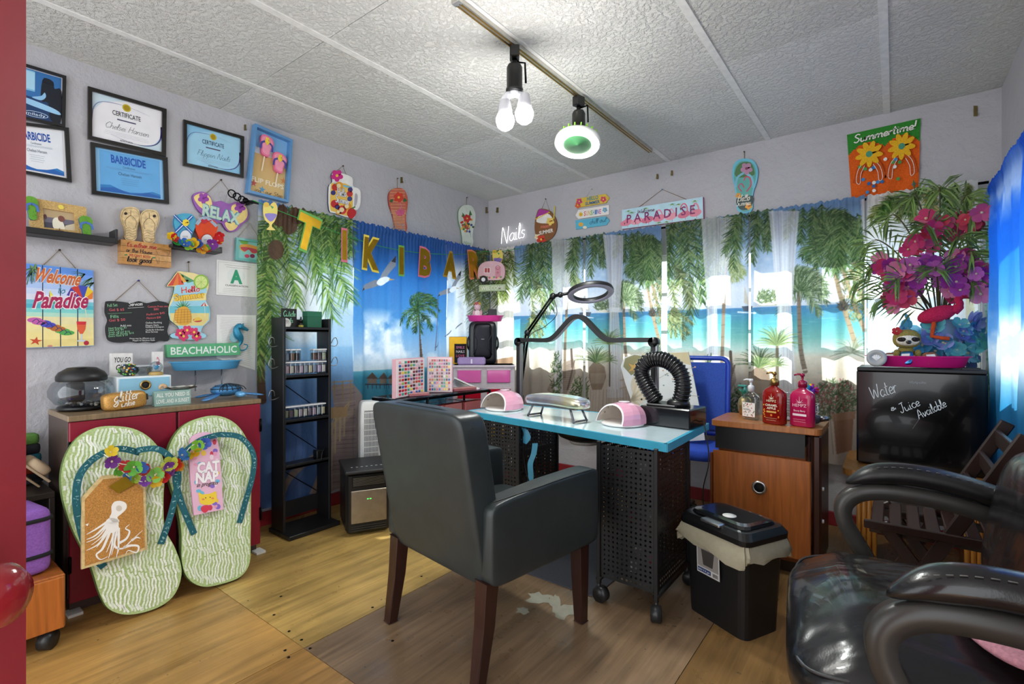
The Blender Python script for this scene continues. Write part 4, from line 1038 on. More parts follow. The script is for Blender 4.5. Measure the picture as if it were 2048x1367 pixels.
# RELAX sign
s=Sign('relax_sign','purple and yellow twin flip-flop sign spelling RELAX','sign','L',438,462)
s.cord([(411,388),(441,360),(477,407)]); s.nail(441,360)
b=s.part('board','matte'); b.slab(cat([(383,395),(390,386),(405,384),(418,392),(425,404),(440,402),(456,408),(470,404),(486,411),(496,425),(493,440),(482,450),(470,462),(455,463),(446,454),(440,446),(424,446),(404,430),(390,415)],4,True),0,.012,'#9a62b0','#6a3a8a')
b.poly(cat([(386,396),(396,388),(410,388),(420,398),(422,412),(412,420),(398,414)],4,True),.0125,'#f0d88a'); b.poly(cat([(462,412),(478,407),(491,416),(493,432),(484,444),(470,448),(462,430)],4,True),.0125,'#f0d88a'); b.poly(cat([(448,446),(462,444),(474,450),(466,460),(455,460)],4,True),.0126,'#f0d88a')
for u,v in ((405,397),(478,415)):s.part('blossom','matte').flower(u,v,11,.0135,'#9a4aa8','#7a2f8a')
s.part('lettering','satin').text('RELAX',(402,430),(477,449),22,.014,'#b5d0c4',bold=.04,rim='#3f8f9a',rimw=.04); s.done()

# teal sunglasses picture
q=((470,475),(521,482),(516,526),(468,520))
s=framed('teal_frame','small teal framed sunglasses picture on a cord beside the curtain',q,.09,.1,'#6cb2b0',lambda p:(rect(p,.07,.08,.93,.92,.0065,'#8fd0cc'),p.poly(cat([(.2,.3),(.5,.22),(.9,.3),(.9,.55),(.7,.6),(.55,.45),(.4,.58),(.22,.5)],4,True),.0072,'#e0a24c'),p.poly(cat([(.22,.4),(.5,.36),(.9,.42),(.86,.56),(.7,.58),(.55,.46),(.38,.56)],4,True),.0076,'#c04a5a'),p.disc(.5,.75,.1,.08,.0074,'#d04a6a'),p.disc(.72,.72,.1,.09,.0074,'#8a2f5a'),p.disc(.35,.15,.16,.1,.0074,'#6fae4c')),glassy=False,th=.02)
c_=MB(s.p).col('#a39a7c'); c_.tube([(*s.p(*x),.01) for x in ((474,475),(498,446),(519,481))],.0018,5); obj('hanging_cord',c_,'matte',s.root)

# paper notices
def notice(label,q,draw,off=.002):
    s=Sign('paper_notice',label,'paper','L',*bil(q,.5,1),off=off); p=MB(lambda a,b:s.p(*bil(q,a,b))); s.parts.append(('sheet',p,'paper',None)); p.slab([(0,0),(1,0),(1,1),(0,1)],0,.003,'#e8e8e6'); draw(p); s.done()
def d_a(p):
    p.line([(.04,.05),(.96,.05),(.96,.95),(.04,.95),(.04,.05)],.001,.0036,'#8a8f92'); lines(p,.2,.85,.12,.18,2,.0036,'#5a5c60'); p.disc(.48,.42,.22,.24,.0035,'#dfe4e2'); p.text('A',(.34,.62),(.64,.62),.36,.004,'#2f9a72',bold=.05); p.text('CLASSIFICATION',(.22,.73),(.78,.73),.05,.004,'#3a3a3a'); lines(p,.12,.9,.8,.9,3,.004,'#7a7a7a',.0008)
notice('white classification notice with a large green letter A',((433,519),(514,528),(513,594),(432,589)),d_a)
notice('typed paper notice pinned behind the blue seahorse',((433,629),(512,630),(510,740),(433,716)),lambda p:lines(p,.08,.92,.06,.95,26,.0036,'#8c8c90',.0008))

# welcome to paradise
q=((10,522),(186,541),(187,691),(10,697))
s=Sign('plank_sign','colourful four-board beach sign reading Welcome to Paradise','sign','L',*bil(q,.5,1))
s.cord([(81,535),(118,500),(154,540)]); s.nail(118,500)
p=MB(lambda a,b:s.p(*bil(q,a,b)))
xs=[0,.26,.43,.625,.82,1.0]; xs=[0,.42,.62,.815,1.0]
for i in range(4):b=MB(p.px); s.parts.append(('board',b,'satin',None)); b.slab([(xs[i]+.005,0),(xs[i+1]-.005,0),(xs[i+1]-.005,1),(xs[i]+.005,1)],0,.014,'#7fb0e0','#4a5a8a')
pr=MB(p.px); s.parts.append(('printed_scene',pr,'satin',None)); z=.0146
def strips(y0,y1,col,zz):
    for i in range(4):rect(pr,xs[i]+.006,y0,xs[i+1]-.006,y1,zz,col)
for i,cc in enumerate(('#5c8fe0','#6f9ae6','#86ace8','#a9c3ee','#c6d4f0','#d9dcee')):strips(.005+i*.07,.005+(i+1)*.07,cc,z)
for i,cc in enumerate(('#6fc0d0','#4fb0c4','#7fd0cc','#b0dcc8')):strips(.425+i*.05,.475+i*.05,cc,z)
for i,cc in enumerate(('#e6dca8','#ecdf9c','#eede96','#e8d68c')):strips(.625+i*.0925,.625+(i+1)*.0925,cc,z)
for a,b,an in ((.28,.02,60),(.34,.0,100),(.3,.05,140),(.9,.06,160),(.98,.1,130),(1.0,.16,150)):
    for k in range(9):d=R(an+random.uniform(-30,30)); pr.line([(a,b),(a+.1*math.cos(d),b+.12*math.sin(d)),(a+.16*math.cos(d),b+.2*math.sin(d)+.02)],.004,z+.0004,random.choice(('#4f7a5a','#3f6a6a','#7a9a5a')),w1=.001)
pr.text('Welcome',(.3,.2),(.83,.215),.16,z+.001,'#c8642c',shear=.25,bold=.03,rim='#f2e6d0',rimw=.03); pr.script('to',(.58,.33),(.67,.33),.09,.004,z+.001,'#4f8fb0')
pr.text('Paradise',(.3,.52),(.92,.5),.19,z+.001,'#a81e54',shear=.25,bold=.03,rim='#f6eef0',rimw=.035)
pr.poly([(.49,.44),(.5,.3),(.57,.42)],z+.0006,'#e0d84c'); pr.poly([(.48,.44),(.495,.32),(.51,.44)],z+.0006,'#8a3a8a'); pr.poly([(.46,.445),(.58,.445),(.55,.465),(.49,.465)],z+.0006,'#3f9a6a')
um=[(.69,.35),(.74,.25),(.82,.21),(.93,.22),(.99,.28),(.985,.38)]
for i,cc in enumerate(('#4a3aa0','#c83a2c','#3a4ab0','#e8c82c','#e07a2c')):pr.poly([um[i],um[i+1],(.88,.4)],z+.0007,cc)
pr.line([(.88,.38),(.95,.86)],.003,z+.0006,'#e8dcc0')
for i,(a,b,cc) in enumerate(((.33,.67,'#c05aa8'),(.43,.7,'#4a4ac0'),(.54,.75,'#b86a2c'),(.64,.8,'#4fa84c'))):
    for k in (0,1):pr.poly([(a+k*.05+x*.11,b+k*.025+y*.04) for x,y in oval(0,0,.8,.8,14)],z+.0007+.0002*k,cc); pr.line(cat([(a+k*.05-.03,b+k*.025+.02),(a+k*.05+.02,b+k*.025-.015),(a+k*.05+.05,b+k*.025+.02)],3),.003,z+.0012,'#2f3a6a')
pr.poly([(.8,.68),(.91,.68),(.9,.78),(.87,.84),(.84,.84),(.81,.78)],z+.0008,'#d02a3a'); pr.poly([(.81,.72),(.9,.72),(.9,.78),(.87,.84),(.84,.84),(.81,.78)],z+.001,'#e0603a'); pr.line([(.855,.84),(.855,.92)],.006,z+.0008,'#c9d0e0'); pr.line([(.81,.93),(.9,.93)],.008,z+.0008,'#c9d0e0')
pr.poly([(.34+(.08 if i%2==0 else .03)*math.cos(R(36*i-80)),.92+(.055 if i%2==0 else .02)*math.sin(R(36*i-80))) for i in range(10)],z+.0008,'#c84a2c'); pr.disc(.91,.96,.03,.03,z+.0008,'#b0243a'); pr.disc(.5,.985,.03,.012,z+.0008,'#d08a7a')
s.done()

# services chalkboard
s=Sign('chalkboard_sign','black scalloped chalkboard with handwritten service prices on a cord','chalkboard','L',273,685)
s.cord([(229,602),(276,561),(318,603)]); s.nail(276,561,'#4a4a9c')
b=s.part('board','matte'); o_=cat([(210,606),(215,602),(240,603),(262,606),(276,602),(292,606),(312,602),(332,605),(337,612),(333,628),(337,645),(333,662),(337,675),(333,682),(318,681),(306,685),(290,683),(274,685),(258,683),(240,685),(222,683),(213,676),(210,655),(214,640),(209,625)],3,True); b.slab(o_,0,.012,'#26272a','#151517')
w=s.part('writing','paper'); z=.0126
w.script('Services',(256,612),(284,610),8,.0022,z,'#e6e6e6',.1)
for t_,a,c,h,cc in (('Full Set',(214,614),(234,612),6,'#8fd0a0'),('Gel $ 65',(217,622),(247,621),5,'#d8606a'),('Fills',(220,636),(236,635),6,'#8fd0a0'),('Gel $ 50',(217,643),(249,641),5,'#d8606a'),('Add ons',(239,653),(261,652),4,'#e6e6e6'),('Nail Repair $2',(216,658),(252,656),3.5,'#8fd0a0'),('Nail Art $5',(216,662),(246,660),3.5,'#8fd0a0'),('Soak off gel $10',(216,666),(258,664),3.5,'#8fd0a0'),('Soak off acrylic $15',(216,670),(266,667),3.5,'#8fd0a0'),('Extra Nails $ 10',(216,674),(254,671),3.5,'#8fd0a0'),('Custom Press ons',(294,615),(334,614),4,'#d8606a'),('$80',(306,620),(316,620),4,'#d8606a'),('Pedicure $45',(292,631),(328,627),4,'#d8606a'),('Manicure $30',(292,638),(320,636),4,'#d8606a'),('Online Booking',(290,647),(322,646),3.5,'#e6e6e6'),('Flippin Nails',(290,652),(316,651),3,'#e6e6e6'),('Facebook & Instagram',(290,655.5),(326,654.5),3,'#e6e6e6'),('Candle Bar & Boutique',(290,661),(326,660),3,'#e6e6e6'),('Brow Services',(290,665),(314,664.5),3,'#e6e6e6'),('Prices may be different on art',(258,678),(308,677),3,'#e6e6e6'),('Flippin & Fabulous Nails',(264,682),(308,681),3,'#e6e6e6')):w.text(t_,a,c,h,z,cc)
w.line([(214,627),(262,625)],.001,z,'#8fd0a0'); w.line([(254,616),(286,614)],.0015,z,'#e6e6e6'); s.done()

# hello summer cocktail sign
s=Sign('cocktail_sign','tall cocktail glass cut-out sign reading Hello Summer with a pineapple','sign','L',372,676)
s.cord([(376,524),(377,546)]); s.nail(376,524)
b=s.part('board','matte'); glass=[(352,566),(408,563),(409,600),(417,615),(417,640),(404,652),(400,664),(409,668),(408,675),(380,679),(342,675),(340,668),(356,662),(352,650),(338,640),(336,615),(345,600)]
b.slab(cat([(331,573),(342,558),(353,543),(366,544),(385,546),(400,552),(410,560),(416,568),(412,585),(409,600),(417,615),(417,640),(404,652),(400,664),(409,668),(408,675),(380,679),(342,675),(340,668),(356,662),(352,650),(338,640),(335,615),(342,595),(347,573)],2,True),0,.014,'#f0dfa0','#3f6a5a')
p=s.part('print','satin'); z=.0146
p.poly(cat(glass,2,True),z,'#9fd3e6'); p.poly([(338,625),(416,625),(415,640),(404,651),(352,651),(339,640)],z+.0002,'#e6d38a'); p.poly([(337,612),(417,612),(417,626),(337,626)],z+.0003,'#6fc0d0')
for i,cc in enumerate(('#c8402c','#e07a2c','#d8502c','#e8a83c','#4f9a6a')):x0,x1=333+i*11,333+(i+1)*11; p.poly([(x0,572-i),(x1,571-i),(354,544)] if i<3 else [(x0-4,566),(x1,562),(356,545)],z+.0004,cc)
p.disc(400,564,15,15,z+.0006,'#8fbf3c'); p.disc(400,564,12,12,z+.0009,'#d3e48a')
for k in range(8):p.line([(400,564),(400+11*math.cos(R(45*k)),564+11*math.sin(R(45*k)))],.0016,z+.0012,'#9fc04c')
p.poly([(346,596),(410,586),(410,600),(346,603)],z+.0007,'#f2dc8a'); p.script('Hello',(360,587),(398,582),12,.005,z+.0012,'#d0304a',.1,rim='#f6eed8'); p.text('Summer',(347,601),(409,594),12,z+.0012,'#f0c83c',bold=.04,rim='#8a4a2c')
for k in range(9):a=R(-165+150*k/8); p.line([(364,618),(364+18*math.cos(a),618+20*math.sin(a))],.009,z+.001,('#3f8a4a','#2f6a3a','#5aa85a')[k%3],w1=.001)
p.poly(cat([(347,628),(355,616),(370,613),(379,624),(381,638),(374,648),(358,649),(348,640)],4,True),z+.0013,'#e0a83c')
for k in range(6):p.line([(349+k*6,617+abs(k-2)),(345+k*7,646)],.0016,z+.0016,'#a86a24'); p.line([(347,620+k*5),(380,618+k*5)],.0016,z+.0016,'#a86a24')
for i,cc in enumerate(('#c83a3a','#f0e6d8','#c83a3a','#f0e6d8')):p.poly([(399+i*4,612),(403+i*4,612),(407,604)],z+.001,cc)
p.line([(407,606),(408,632)],.002,z+.001,'#f2ede0'); p.disc(393,640,9,4,z+.001,'#c8403a'); p.poly([(384,642),(402,640),(396,634),(389,635)],z+.0012,'#e6c04c')
for u,v in ((358,666),(372,660),(386,664),(365,672),(391,672)):p.flower(u,v,10,z+.0016,'#d83a6a','#f2d24c')
s.done()

# beachaholic block sign on the wall with the blue tray below, seahorse
q=((328,689),(474,685),(476,709),(330,714))
s=Sign('beachaholic_sign','mint green block sign reading BEACHAHOLIC','sign','L',*bil(q,.5,1)); p=s.part('board','satin'); p.slab(q,0,.035,'#5fb07c','#468f62'); t_=MB(lambda a,b:s.p(*bil(q,a,b))); s.parts.append(('lettering',t_,'paper',None)); t_.text('BEACHAHOLIC',(.05,.8),(.95,.78),.58,.0356,'#eef4ee',bold=.015); s.done()
def fftray(name,label,cat_,loc,rz,L,W,H,col,group=None):
    """tray in the shape of a flip-flop: open shell with a rolled rim and a waist"""
    t=thing(name,label,cat_,loc,rz,group); mb=MB().col(col); N=40; rings=[]
    def out(k,sc_):
        a=2*math.pi*k/N; x=math.cos(a); w=(.5-.1*math.cos(2*a)*0)*(1-.28*math.exp(-((x+.05)/.28)**2))*(.92+.12*x)
        return (x*L/2*sc_,math.sin(a)*w*W*(1 if sc_>.99 else sc_))
    prof=[(.86,0),(.9,.002),(1.0,H-.004),(1.05,H),(1.05,H-.004),(.99,H-.006),(.88,.005),(0.001,.005)]
    V=[]; F=[]
    for sc_,z in prof:
        for k in range(N):x,y=out(k,1.0); V.append((x*sc_,y*sc_,z))
    for i in range(len(prof)-1):
        for k in range(N):F.append((i*N+k,i*N+(k+1)%N,(i+1)*N+(k+1)%N,(i+1)*N+k))
    F.append(tuple(reversed(range(N)))); mb.add(V,F,None,True); obj('tray_shell',mb,'plastic',t); return t
y0,z0=onL(410,727,.07)
bt=fftray('flip_flop_tray','sky blue flip-flop shaped tray under the mint sign','tray',(.085,onL(413,727,.08)[0],z0-.033),R(90),.37,.14,.05,'#58a8d8')
st=MB().col('#d8dde2')
for y in (-.06,.08):obj('clear_rod',MB().col('#d8dde2').cyl((y,0,0),(y,0,-.12),.004),'clear',bt)
obj('mount_arm',MB().col('#58a8d8').box((0,.045,.02),(.06,.08,.012)),'plastic',bt)
s=Sign('seahorse','metallic blue seahorse ornament hung over the paper notice','ornament','L',480,702,off=.008)
sh_=s.part('body','glitter').col('#2f86a8'); body=cat([(492,660),(482,655),(474,652),(469,658),(472,668),(477,676),(478,684),(474,692),(478,700),(488,698),(491,690),(484,688)],4)
rad=[]
for i in range(len(body)):f=i/(len(body)-1); rad.append(.008+.018*math.exp(-((f-.38)/.16)**2)+.008*math.exp(-((f-.14)/.08)**2)-.005*f)
sh_.tube([(*s.p(*q_),.025) for q_ in body],rad,8); fnn=s.part('fin','glitter').col('#8fbfc9'); fnn.slab(cat([(466,664),(459,668),(457,678),(463,684),(470,682),(472,674)],3,True),.018,.024); s.part('crest','glitter').col('#2f86a8').slab([(474,652),(477,646),(480,650),(483,646),(484,654)],.02,.028)
s.done()

# ================================================================== signs above the left curtain, banner
s=Sign('mug_sign','white handled jar cut-out sign full of painted fruit','sign','L',683,437)
s.cord([(672,342),(685,332),(693,354)]); s.nail(685,332)
b=s.part('board','satin'); b.slab(cat([(661,350),(668,344),(694,351),(703,358),(704,373),(714,377),(719,386),(718,410),(712,420),(704,421),(708,432),(700,437),(668,427),(656,420),(655,375),(662,365)],3,True),0,.014,'#f4f2ee','#3a3f5a')
b.slab(cat([(708,388),(713,392),(711,408),(706,412)],4,True),.0141,.0146,'#b5b3ba')
p=s.part('print','satin'); z=.0148; p.poly(cat([(659,378),(664,366),(700,374),(702,420),(692,432),(668,424),(658,418)],3,True),z,'#f0c75a'); p.poly([(666,366),(702,374),(702,378),(666,370)],z+.0003,'#7fc0d8')
for u,v,r,cc in ((668,375,7,'#c8342c'),(676,372,8,'#e8a02c'),(697,388,6,'#c83a3a'),(664,386,5,'#3a3a7a'),(698,380,5,'#4a3a7a'),(697,398,5,'#3a4a8a'),(667,408,8,'#c42c34'),(682,420,9,'#d8403a'),(692,413,8,'#e09a2c'),(672,414,5,'#3a3a7a'),(675,424,6,'#e8b03c')):p.disc(u,v,r,r,z+.0006,cc,14); p.disc(u-1,v,r*.55,r*.55,z+.001,'#f2e0b0' if cc[1] in 'de' else cc,10)
p.script('Hello',(672,392),(690,394),16,.006,z+.0014,'#f6f2ea',.1,rim='#4a5aa8'); p.script('Summer',(668,404),(696,410),14,.006,z+.0014,'#f6f2ea',.1,rim='#4a5aa8')
s.part('hibiscus','matte').flower(671,352,12,.019,'#d02a86','#f0c04c'); f=s.part('strawberry','matte'); f.slab(cat([(692,424),(700,416),(709,424),(706,433),(699,438),(693,432)],4,True),.015,.022,'#c8282c'); f.line([(700,418),(707,414)],.01,.0225,'#4a7a3a'); s.done()
def ffsign(name,label,wall_,cx,cy,w,h,tilt,edge,rim,deco,cord):
    s=Sign(name,label,'sign',wall_,cx,cy+h/2); s.cord(cord,r=.0022); s.nail(*cord[0])
    b=s.part('board','satin'); b.slab(sole(cx,cy,w,h,tilt),0,.013,edge,rim); p=s.part('print','satin'); deco(p,.0136); s.done()
def d_s(p,z):
    for i in range(28):y=379+i*3.0; ww=15 if y<430 else 12; x=792+(y-378)*.06; p.line([(x-ww,y),(x+ww,y+.8)],.0035,z,('#e8c48a','#d88a7a')[i%2] if y<420 else '#efd9a0')
    p.flower(795,395,10,z+.001,'#d8402c','#f2c04c',6); p.poly(cat([(784,398),(776,402),(782,406)],2,True),z+.0008,'#3f6a3a'); p.poly(cat([(806,396),(812,402),(804,404)],2,True),z+.0008,'#3f6a3a')
    p.line(cat([(797,405),(801,414),(796,420),(800,426)],5),.006,z+.001,'#e07aa0'); p.poly(cat([(789,424),(798,419),(807,422),(804,430),(794,431)],4,True),z+.001,'#d8608a'); p.line([(800,430),(801,440)],.002,z+.001,'#b04a6a')
    p.script('Enjoy',(788,450),(806,452),7,.003,z+.001,'#7a9ab8'); p.script('Summer',(786,460),(808,462),7,.003,z+.001,'#7a9ab8')
ffsign('flip_flop_sign','striped flip-flop shaped sign with pink flamingo above the blue curtain','L',796,421,40,90,-.1,'#c8604a','#8a3a3a',d_s,[(794,357),(794,378)])
def d_p(p,z):
    p.flower(932,437,8,z+.001,'#d02c2c','#f0c04c',6); p.poly([(923,425),(928,432),(922,434)],z+.0006,'#3f7a3a'); p.poly([(938,420),(942,430),(935,433)],z+.0006,'#3f7a3a')
    for i in range(40):p.disc(932+random.gauss(0,5),452+random.gauss(0,7),2.4,2.4,z+.0004+i*.00001,random.choice(('#4f8a3a','#e0a02c','#c83a2c','#3a4a9a','#2f5a2f','#f0d25a')),8)
    p.line([(936,455),(940,475)],.008,z+.001,'#3a3a8a',w1=.002); p.script('Aloha',(924,488),(940,489),6,.0025,z+.001,'#6f9a6a')
ffsign('flip_flop_sign','white flip-flop shaped sign with parrot print near the corner','L',932,452,36,84,-.03,'#dfe8dc','#6a8a6a',d_p,[(933,395),(932,414)])

# TIKI BAR banner: string with cut-out letters
def L3b(u,v,x=.16):y,z=onL(u,v,x); return Vector((x,y,z))
XBN=.165
pts=[(505,400),(575,428),(640,452),(700,474),(760,492),(820,503),(880,508),(930,508),(968,503)]
cord=obj('banner_string',MB().col('#2f9a4a').tube(cat([tuple(L3b(u,v,XBN-.004)) for u,v in pts]+[(.33,3.603,2.022),(.5,3.765,2.065)],5),.0025,6),'satin'); tag(cord,'green string carrying the gold letter banner across the left curtain','string')
o_=cord.data; base=L3b(505,400,XBN-.004)
def letter(ch,label,u,v,w,h,tilt,rimc,group=None):
    y,z=onL(u,v,XBN); t=thing('banner_letter',label,'letter',(XBN,y,z),rot=ML@Matrix.Rotation(R(tilt),4,'Z'),group=group)
    px=lambda a,b:(onL(u+a,v+b,XBN)[0]-y,onL(u+a,v+b,XBN)[1]-z)
    mb=MB(px).col(rimc); V,F=textmesh(ch,.075); V2,F2=textmesh(ch,.05)
    y0=onL(u-w/2,v,XBN)[0]-y; y1=onL(u+w/2,v,XBN)[0]-y; H=(onL(u,v,XBN)[1]-onL(u,v+h,XBN)[1])
    def sol(V,F,z0,z1,gx,gy,mb):
        P=[(y0-gx+(y1-y0+2*gx)*a,-H-gy+(H+2*gy)*b) for a,b in V]; n=len(P)
        ed={}
        for f in F:
            for i in range(len(f)):e=(f[i],f[(i+1)%len(f)]); ed[e]=ed.get(e,0)+1
        mb.add([(*q,z1) for q in P]+[(*q,z0) for q in P],[f for f in F]+[tuple(n+i for i in reversed(f)) for f in F]+[(e[1],e[0],n+e[0],n+e[1]) for e in ed if (e[1],e[0]) not in ed])
    sol(V,F,-.003,0,.006,.006,mb); obj('card_rim',mb,'satin',t); g=MB().col('#b8902a'); sol(V2,F2,.0005,.0018,-.001,-.001,g); obj('gold_face',g,'foil',t)
GB='gold banner letters'
letter('T','gold foil letter T with green rim on the banner',621,436,44,62,-14,'#5fae4c',GB); letter('I','gold foil letter I with pink rim on the banner',689,463,9,53,0,'#d8708a',GB); letter('K','gold foil letter K with yellow rim on the banner',745,480,32,55,-4,'#e6cf4c',GB)
letter('I','gold foil letter I with green rim on the banner',803,497,9,48,0,'#6fae4c',GB); letter('B','gold foil letter B with pink rim on the banner',852,501,23,48,-4,'#d8708a',GB); letter('A','plain gold foil letter A on the banner',902,508,25,42,-4,'#b8922c',GB); letter('R','gold foil letter R with orange rim on the banner',948,505,24,46,8,'#e0805a',GB)
def cocktail(label,u,v,k,x,wl='L'):
    s=Sign('cocktail_cutout',label,'decoration',wl,u,v+58*k,off=x); b=s.part('card','satin')
    b.slab(cat([(u-14*k,v+6*k),(u-8*k,v+2*k),(u-4*k,v+10*k),(u+6*k,v+2*k),(u+13*k,v+10*k),(u+13*k,v+26*k),(u+8*k,v+40*k),(u+3*k,v+46*k),(u+3*k,v+52*k),(u+9*k,v+58*k),(u-8*k,v+57*k),(u-3*k,v+51*k),(u-3*k,v+45*k),(u-11*k,v+38*k),(u-15*k,v+22*k)],3,True),0,.003,'#ecd36a'); p=s.part('print','satin')
    p.poly(cat([(u-11*k,v+14*k),(u+11*k,v+15*k),(u+9*k,v+34*k),(u,v+41*k),(u-9*k,v+34*k)],3,True),.0035,'#e6d86a'); p.poly(cat([(u-11*k,v+25*k),(u+11*k,v+26*k),(u+8*k,v+35*k),(u,v+41*k),(u-8*k,v+35*k)],3,True),.004,'#8a7ac8'); p.disc(u-9*k,v+7*k,6*k,5*k,.0042,'#e0b83c',12); p.poly([(u-2*k,v+8*k),(u+6*k,v+12*k),(u+3*k,v+16*k)],.0042,'#4f9a5a'); s.done()
cocktail('yellow cocktail glass cut-out at the start of the gold letter banner',541,402,1.0,.165)
cocktail('yellow cocktail glass cut-out at the corner end of the banner',996,498,.72,.248,'B')
# camper sign in the corner
s=Sign('camper_sign','pink caravan cut-out sign hanging with a green welcome board','sign','B',985,580,off=.348)
b=s.part('caravan','satin'); b.slab(cat([(957,552),(958,537),(966,526),(982,522),(1000,524),(1009,532),(1011,545),(1006,558),(982,560),(962,558)],3,True),0,.01,'#e4b8bc','#b8808a'); p=s.part('print','satin'); z=.0106
rect(p,970,535,982,546,z,'#f4f0e8'); rect(p,971,536,975.5,545,z+.0002,'#b84a4a'); rect(p,976.5,536,981,545,z+.0002,'#b84a4a'); rect(p,992,533,1003,556,z,'#d8929c'); p.line(oval(997,535,4,4,12)+[(1001,535)],.003,z+.0004,'#7a3a44'); p.line([(994,545),(1000,545)],.003,z+.0004,'#8a2f3a'); p.line([(997,542),(997,548)],.003,z+.0004,'#8a2f3a')
for i in range(10):p.disc(962+i*4.6,554+(i%3),2,2,z+.0003,('#6f9a5a','#d0607a','#f0d08a')[i%3],8)
wh=s.part('wheel','satin'); wh.slab(oval(969,559,8,8,18),.01,.016,'#26262a'); wh.slab(oval(969,559,4,4,14),.016,.0175,'#f0f0ee')
s.cord([(968,566),(966,573)],z=.005); s.cord([(1002,560),(1003,571)],z=.005); b=s.part('welcome_board','satin'); b.slab([(959,570),(1012,568),(1012,581),(959,583)],0,.008,'#b9c69a','#8a9a70'); s.part('lettering','satin',b).text('WELCOME',(963,580),(1009,578.5),7,.0086,'#e9e6cf',bold=.02); c_=s.part('hanging_cord','matte').col('#8a7350'); a_=s.p(985,523); c_.tube([(*a_,.005),(a_[0]+.02,2.066-s.o[1],-.28)],.0018,5); s.done()

# ================================================================== signs on the back wall
s=Sign('neon_sign','white neon tube word reading Nails','neon sign','B',1028,490,off=.006)
n=s.part('glow_tube','emit1.7').col('#ffffff'); n.script("Nails",(1003,488),(1052,474),30,.0024,.014,'#ffffff',.15,tube=True); w=s.part('wire','matte').col('#e8e8ea'); w.tube([(*s.p(*q_),.003) for q_ in ((1042,482),(1042,496))],.0015,5); s.done()
s=Sign('coconut_sign','brown coconut drink cut-out sign reading Happy Summer','sign','B',1092,484)
s.cord([(1083,420),(1092,398),(1099,420)],r=.0014); s.nail(1092,398)
b=s.part('board','satin'); b.slab(cat([(1071,445),(1074,430),(1080,418),(1098,420),(1107,428),(1114,440),(1115,455),(1110,470),(1100,480),(1088,484),(1076,478),(1071,462)],4,True),0,.012,'#8a5a34','#5a3820'); p=s.part('print','satin'); z=.0126
p.poly(cat([(1074,442),(1082,430),(1098,428),(1106,436),(1108,446),(1092,447),(1080,446)],4,True),z,'#f4f0ea'); p.poly([(1074,434),(1080,418),(1099,422),(1100,426)],z+.0004,'#b03a9a'); p.line([(1109,438),(1111,412)],.012,z+.0004,'#d8c44c')
for i in range(9):p.disc(1074+i*3.2,438-i*1.6,1.5,1.5,z+.0008,'#f0c83c',8)
p.flower(1102,443,8,z+.001,'#f0d26a','#e08a2c'); p.text('Happy',(1083,457),(1102,453),5.5,z+.0006,'#e8806a',shear=.2,bold=.02); p.text('SUMMER',(1080,470),(1108,464),7,z+.0006,'#f2ece0',bold=.03); p.flower(1084,479,9,z+.001,'#d8402c','#f2c04c'); p.flower(1076,474,6,z+.0006,'#f2e2c0','#e0a03c'); s.done()
s=Sign('arrow_sign','three stacked arrow boards reading Hello Summer, Sunshine and chill out','sign','B',1187,458)
s.cord([(1172,395),(1184,378),(1200,390)],r=.001,col='#d8c0b8'); s.nail(1184,378,'#e8e8ea')
for i,(o_,bc) in enumerate((([(1153,398),(1212,388),(1220,396),(1213,406),(1154,416)],'#e0c04c'),([(1152,431),(1158,420),(1219,410),(1219,429),(1158,438)],'#f2ede8'),([(1152,441),(1213,433),(1220,441),(1214,450),(1153,459)],'#5fb8d4'))):
    b=s.part('arrow_board','satin'); b.slab(o_,0,.011,bc); s.part('print','satin',b)
z=.0116; p=s.parts[-5][1]
p.text('HELLO',(1175,402),(1198,398),7,z,'#2f8a9a',bold=.03); p.text('SUMMER',(1172,411),(1201,406),6,z,'#2f6f9a',bold=.03)
for u,v,cc in ((1160,403,'#d0407a'),(1157,411,'#e0603a'),(1208,399,'#d84a6a')):p.flower(u,v,6,z+.0004,cc,'#f2d25a')
p=s.parts[-3][1]; p.flower(1163,429,4,z,'#f0c83c','#e09a2c',8)
for i,ch in enumerate('SUNSHINE'):p.text(ch,(1169+i*4.4,432-i*.6),(1172.6+i*4.4,431.6-i*.6),9,z,('#d85a6a','#e8903c','#e0c03c','#7fb84c','#4fb0b8','#5a86c8','#8a6ab8','#d86aa8')[i],bold=.02)
p.flower(1211,420,5,z,'#6fb0d8','#f0d25a'); p=s.parts[-1][1]; p.script('chill out',(1180,449),(1214,443),9,.0035,z,'#1f3a5a',.2); p.disc(1163,449,5,4,z,'#e6b04c'); p.disc(1171,455,4,3,z,'#f0e6d0'); s.done()
q=((1247,421),(1408,395),(1409,438),(1247,459))
s=Sign('flamingo_sign','wide flamingo plaque reading Welcome PARADISE on a cord','sign','B',*bil(q,.5,1)); s.cord([(1276,416),(1325,379),(1376,400)],r=.002); s.nail(1325,379,'#7fb0d8')
b=s.part('board','satin'); b.slab(q,0,.03,'#bfe0ee','#b84a7a'); p=MB(lambda a,b_:s.p(*bil(q,a,b_))); s.parts.append(('print',p,'satin',None)); z=.0306
rect(p,.012,.05,.988,.95,z,'#bfe2f0')
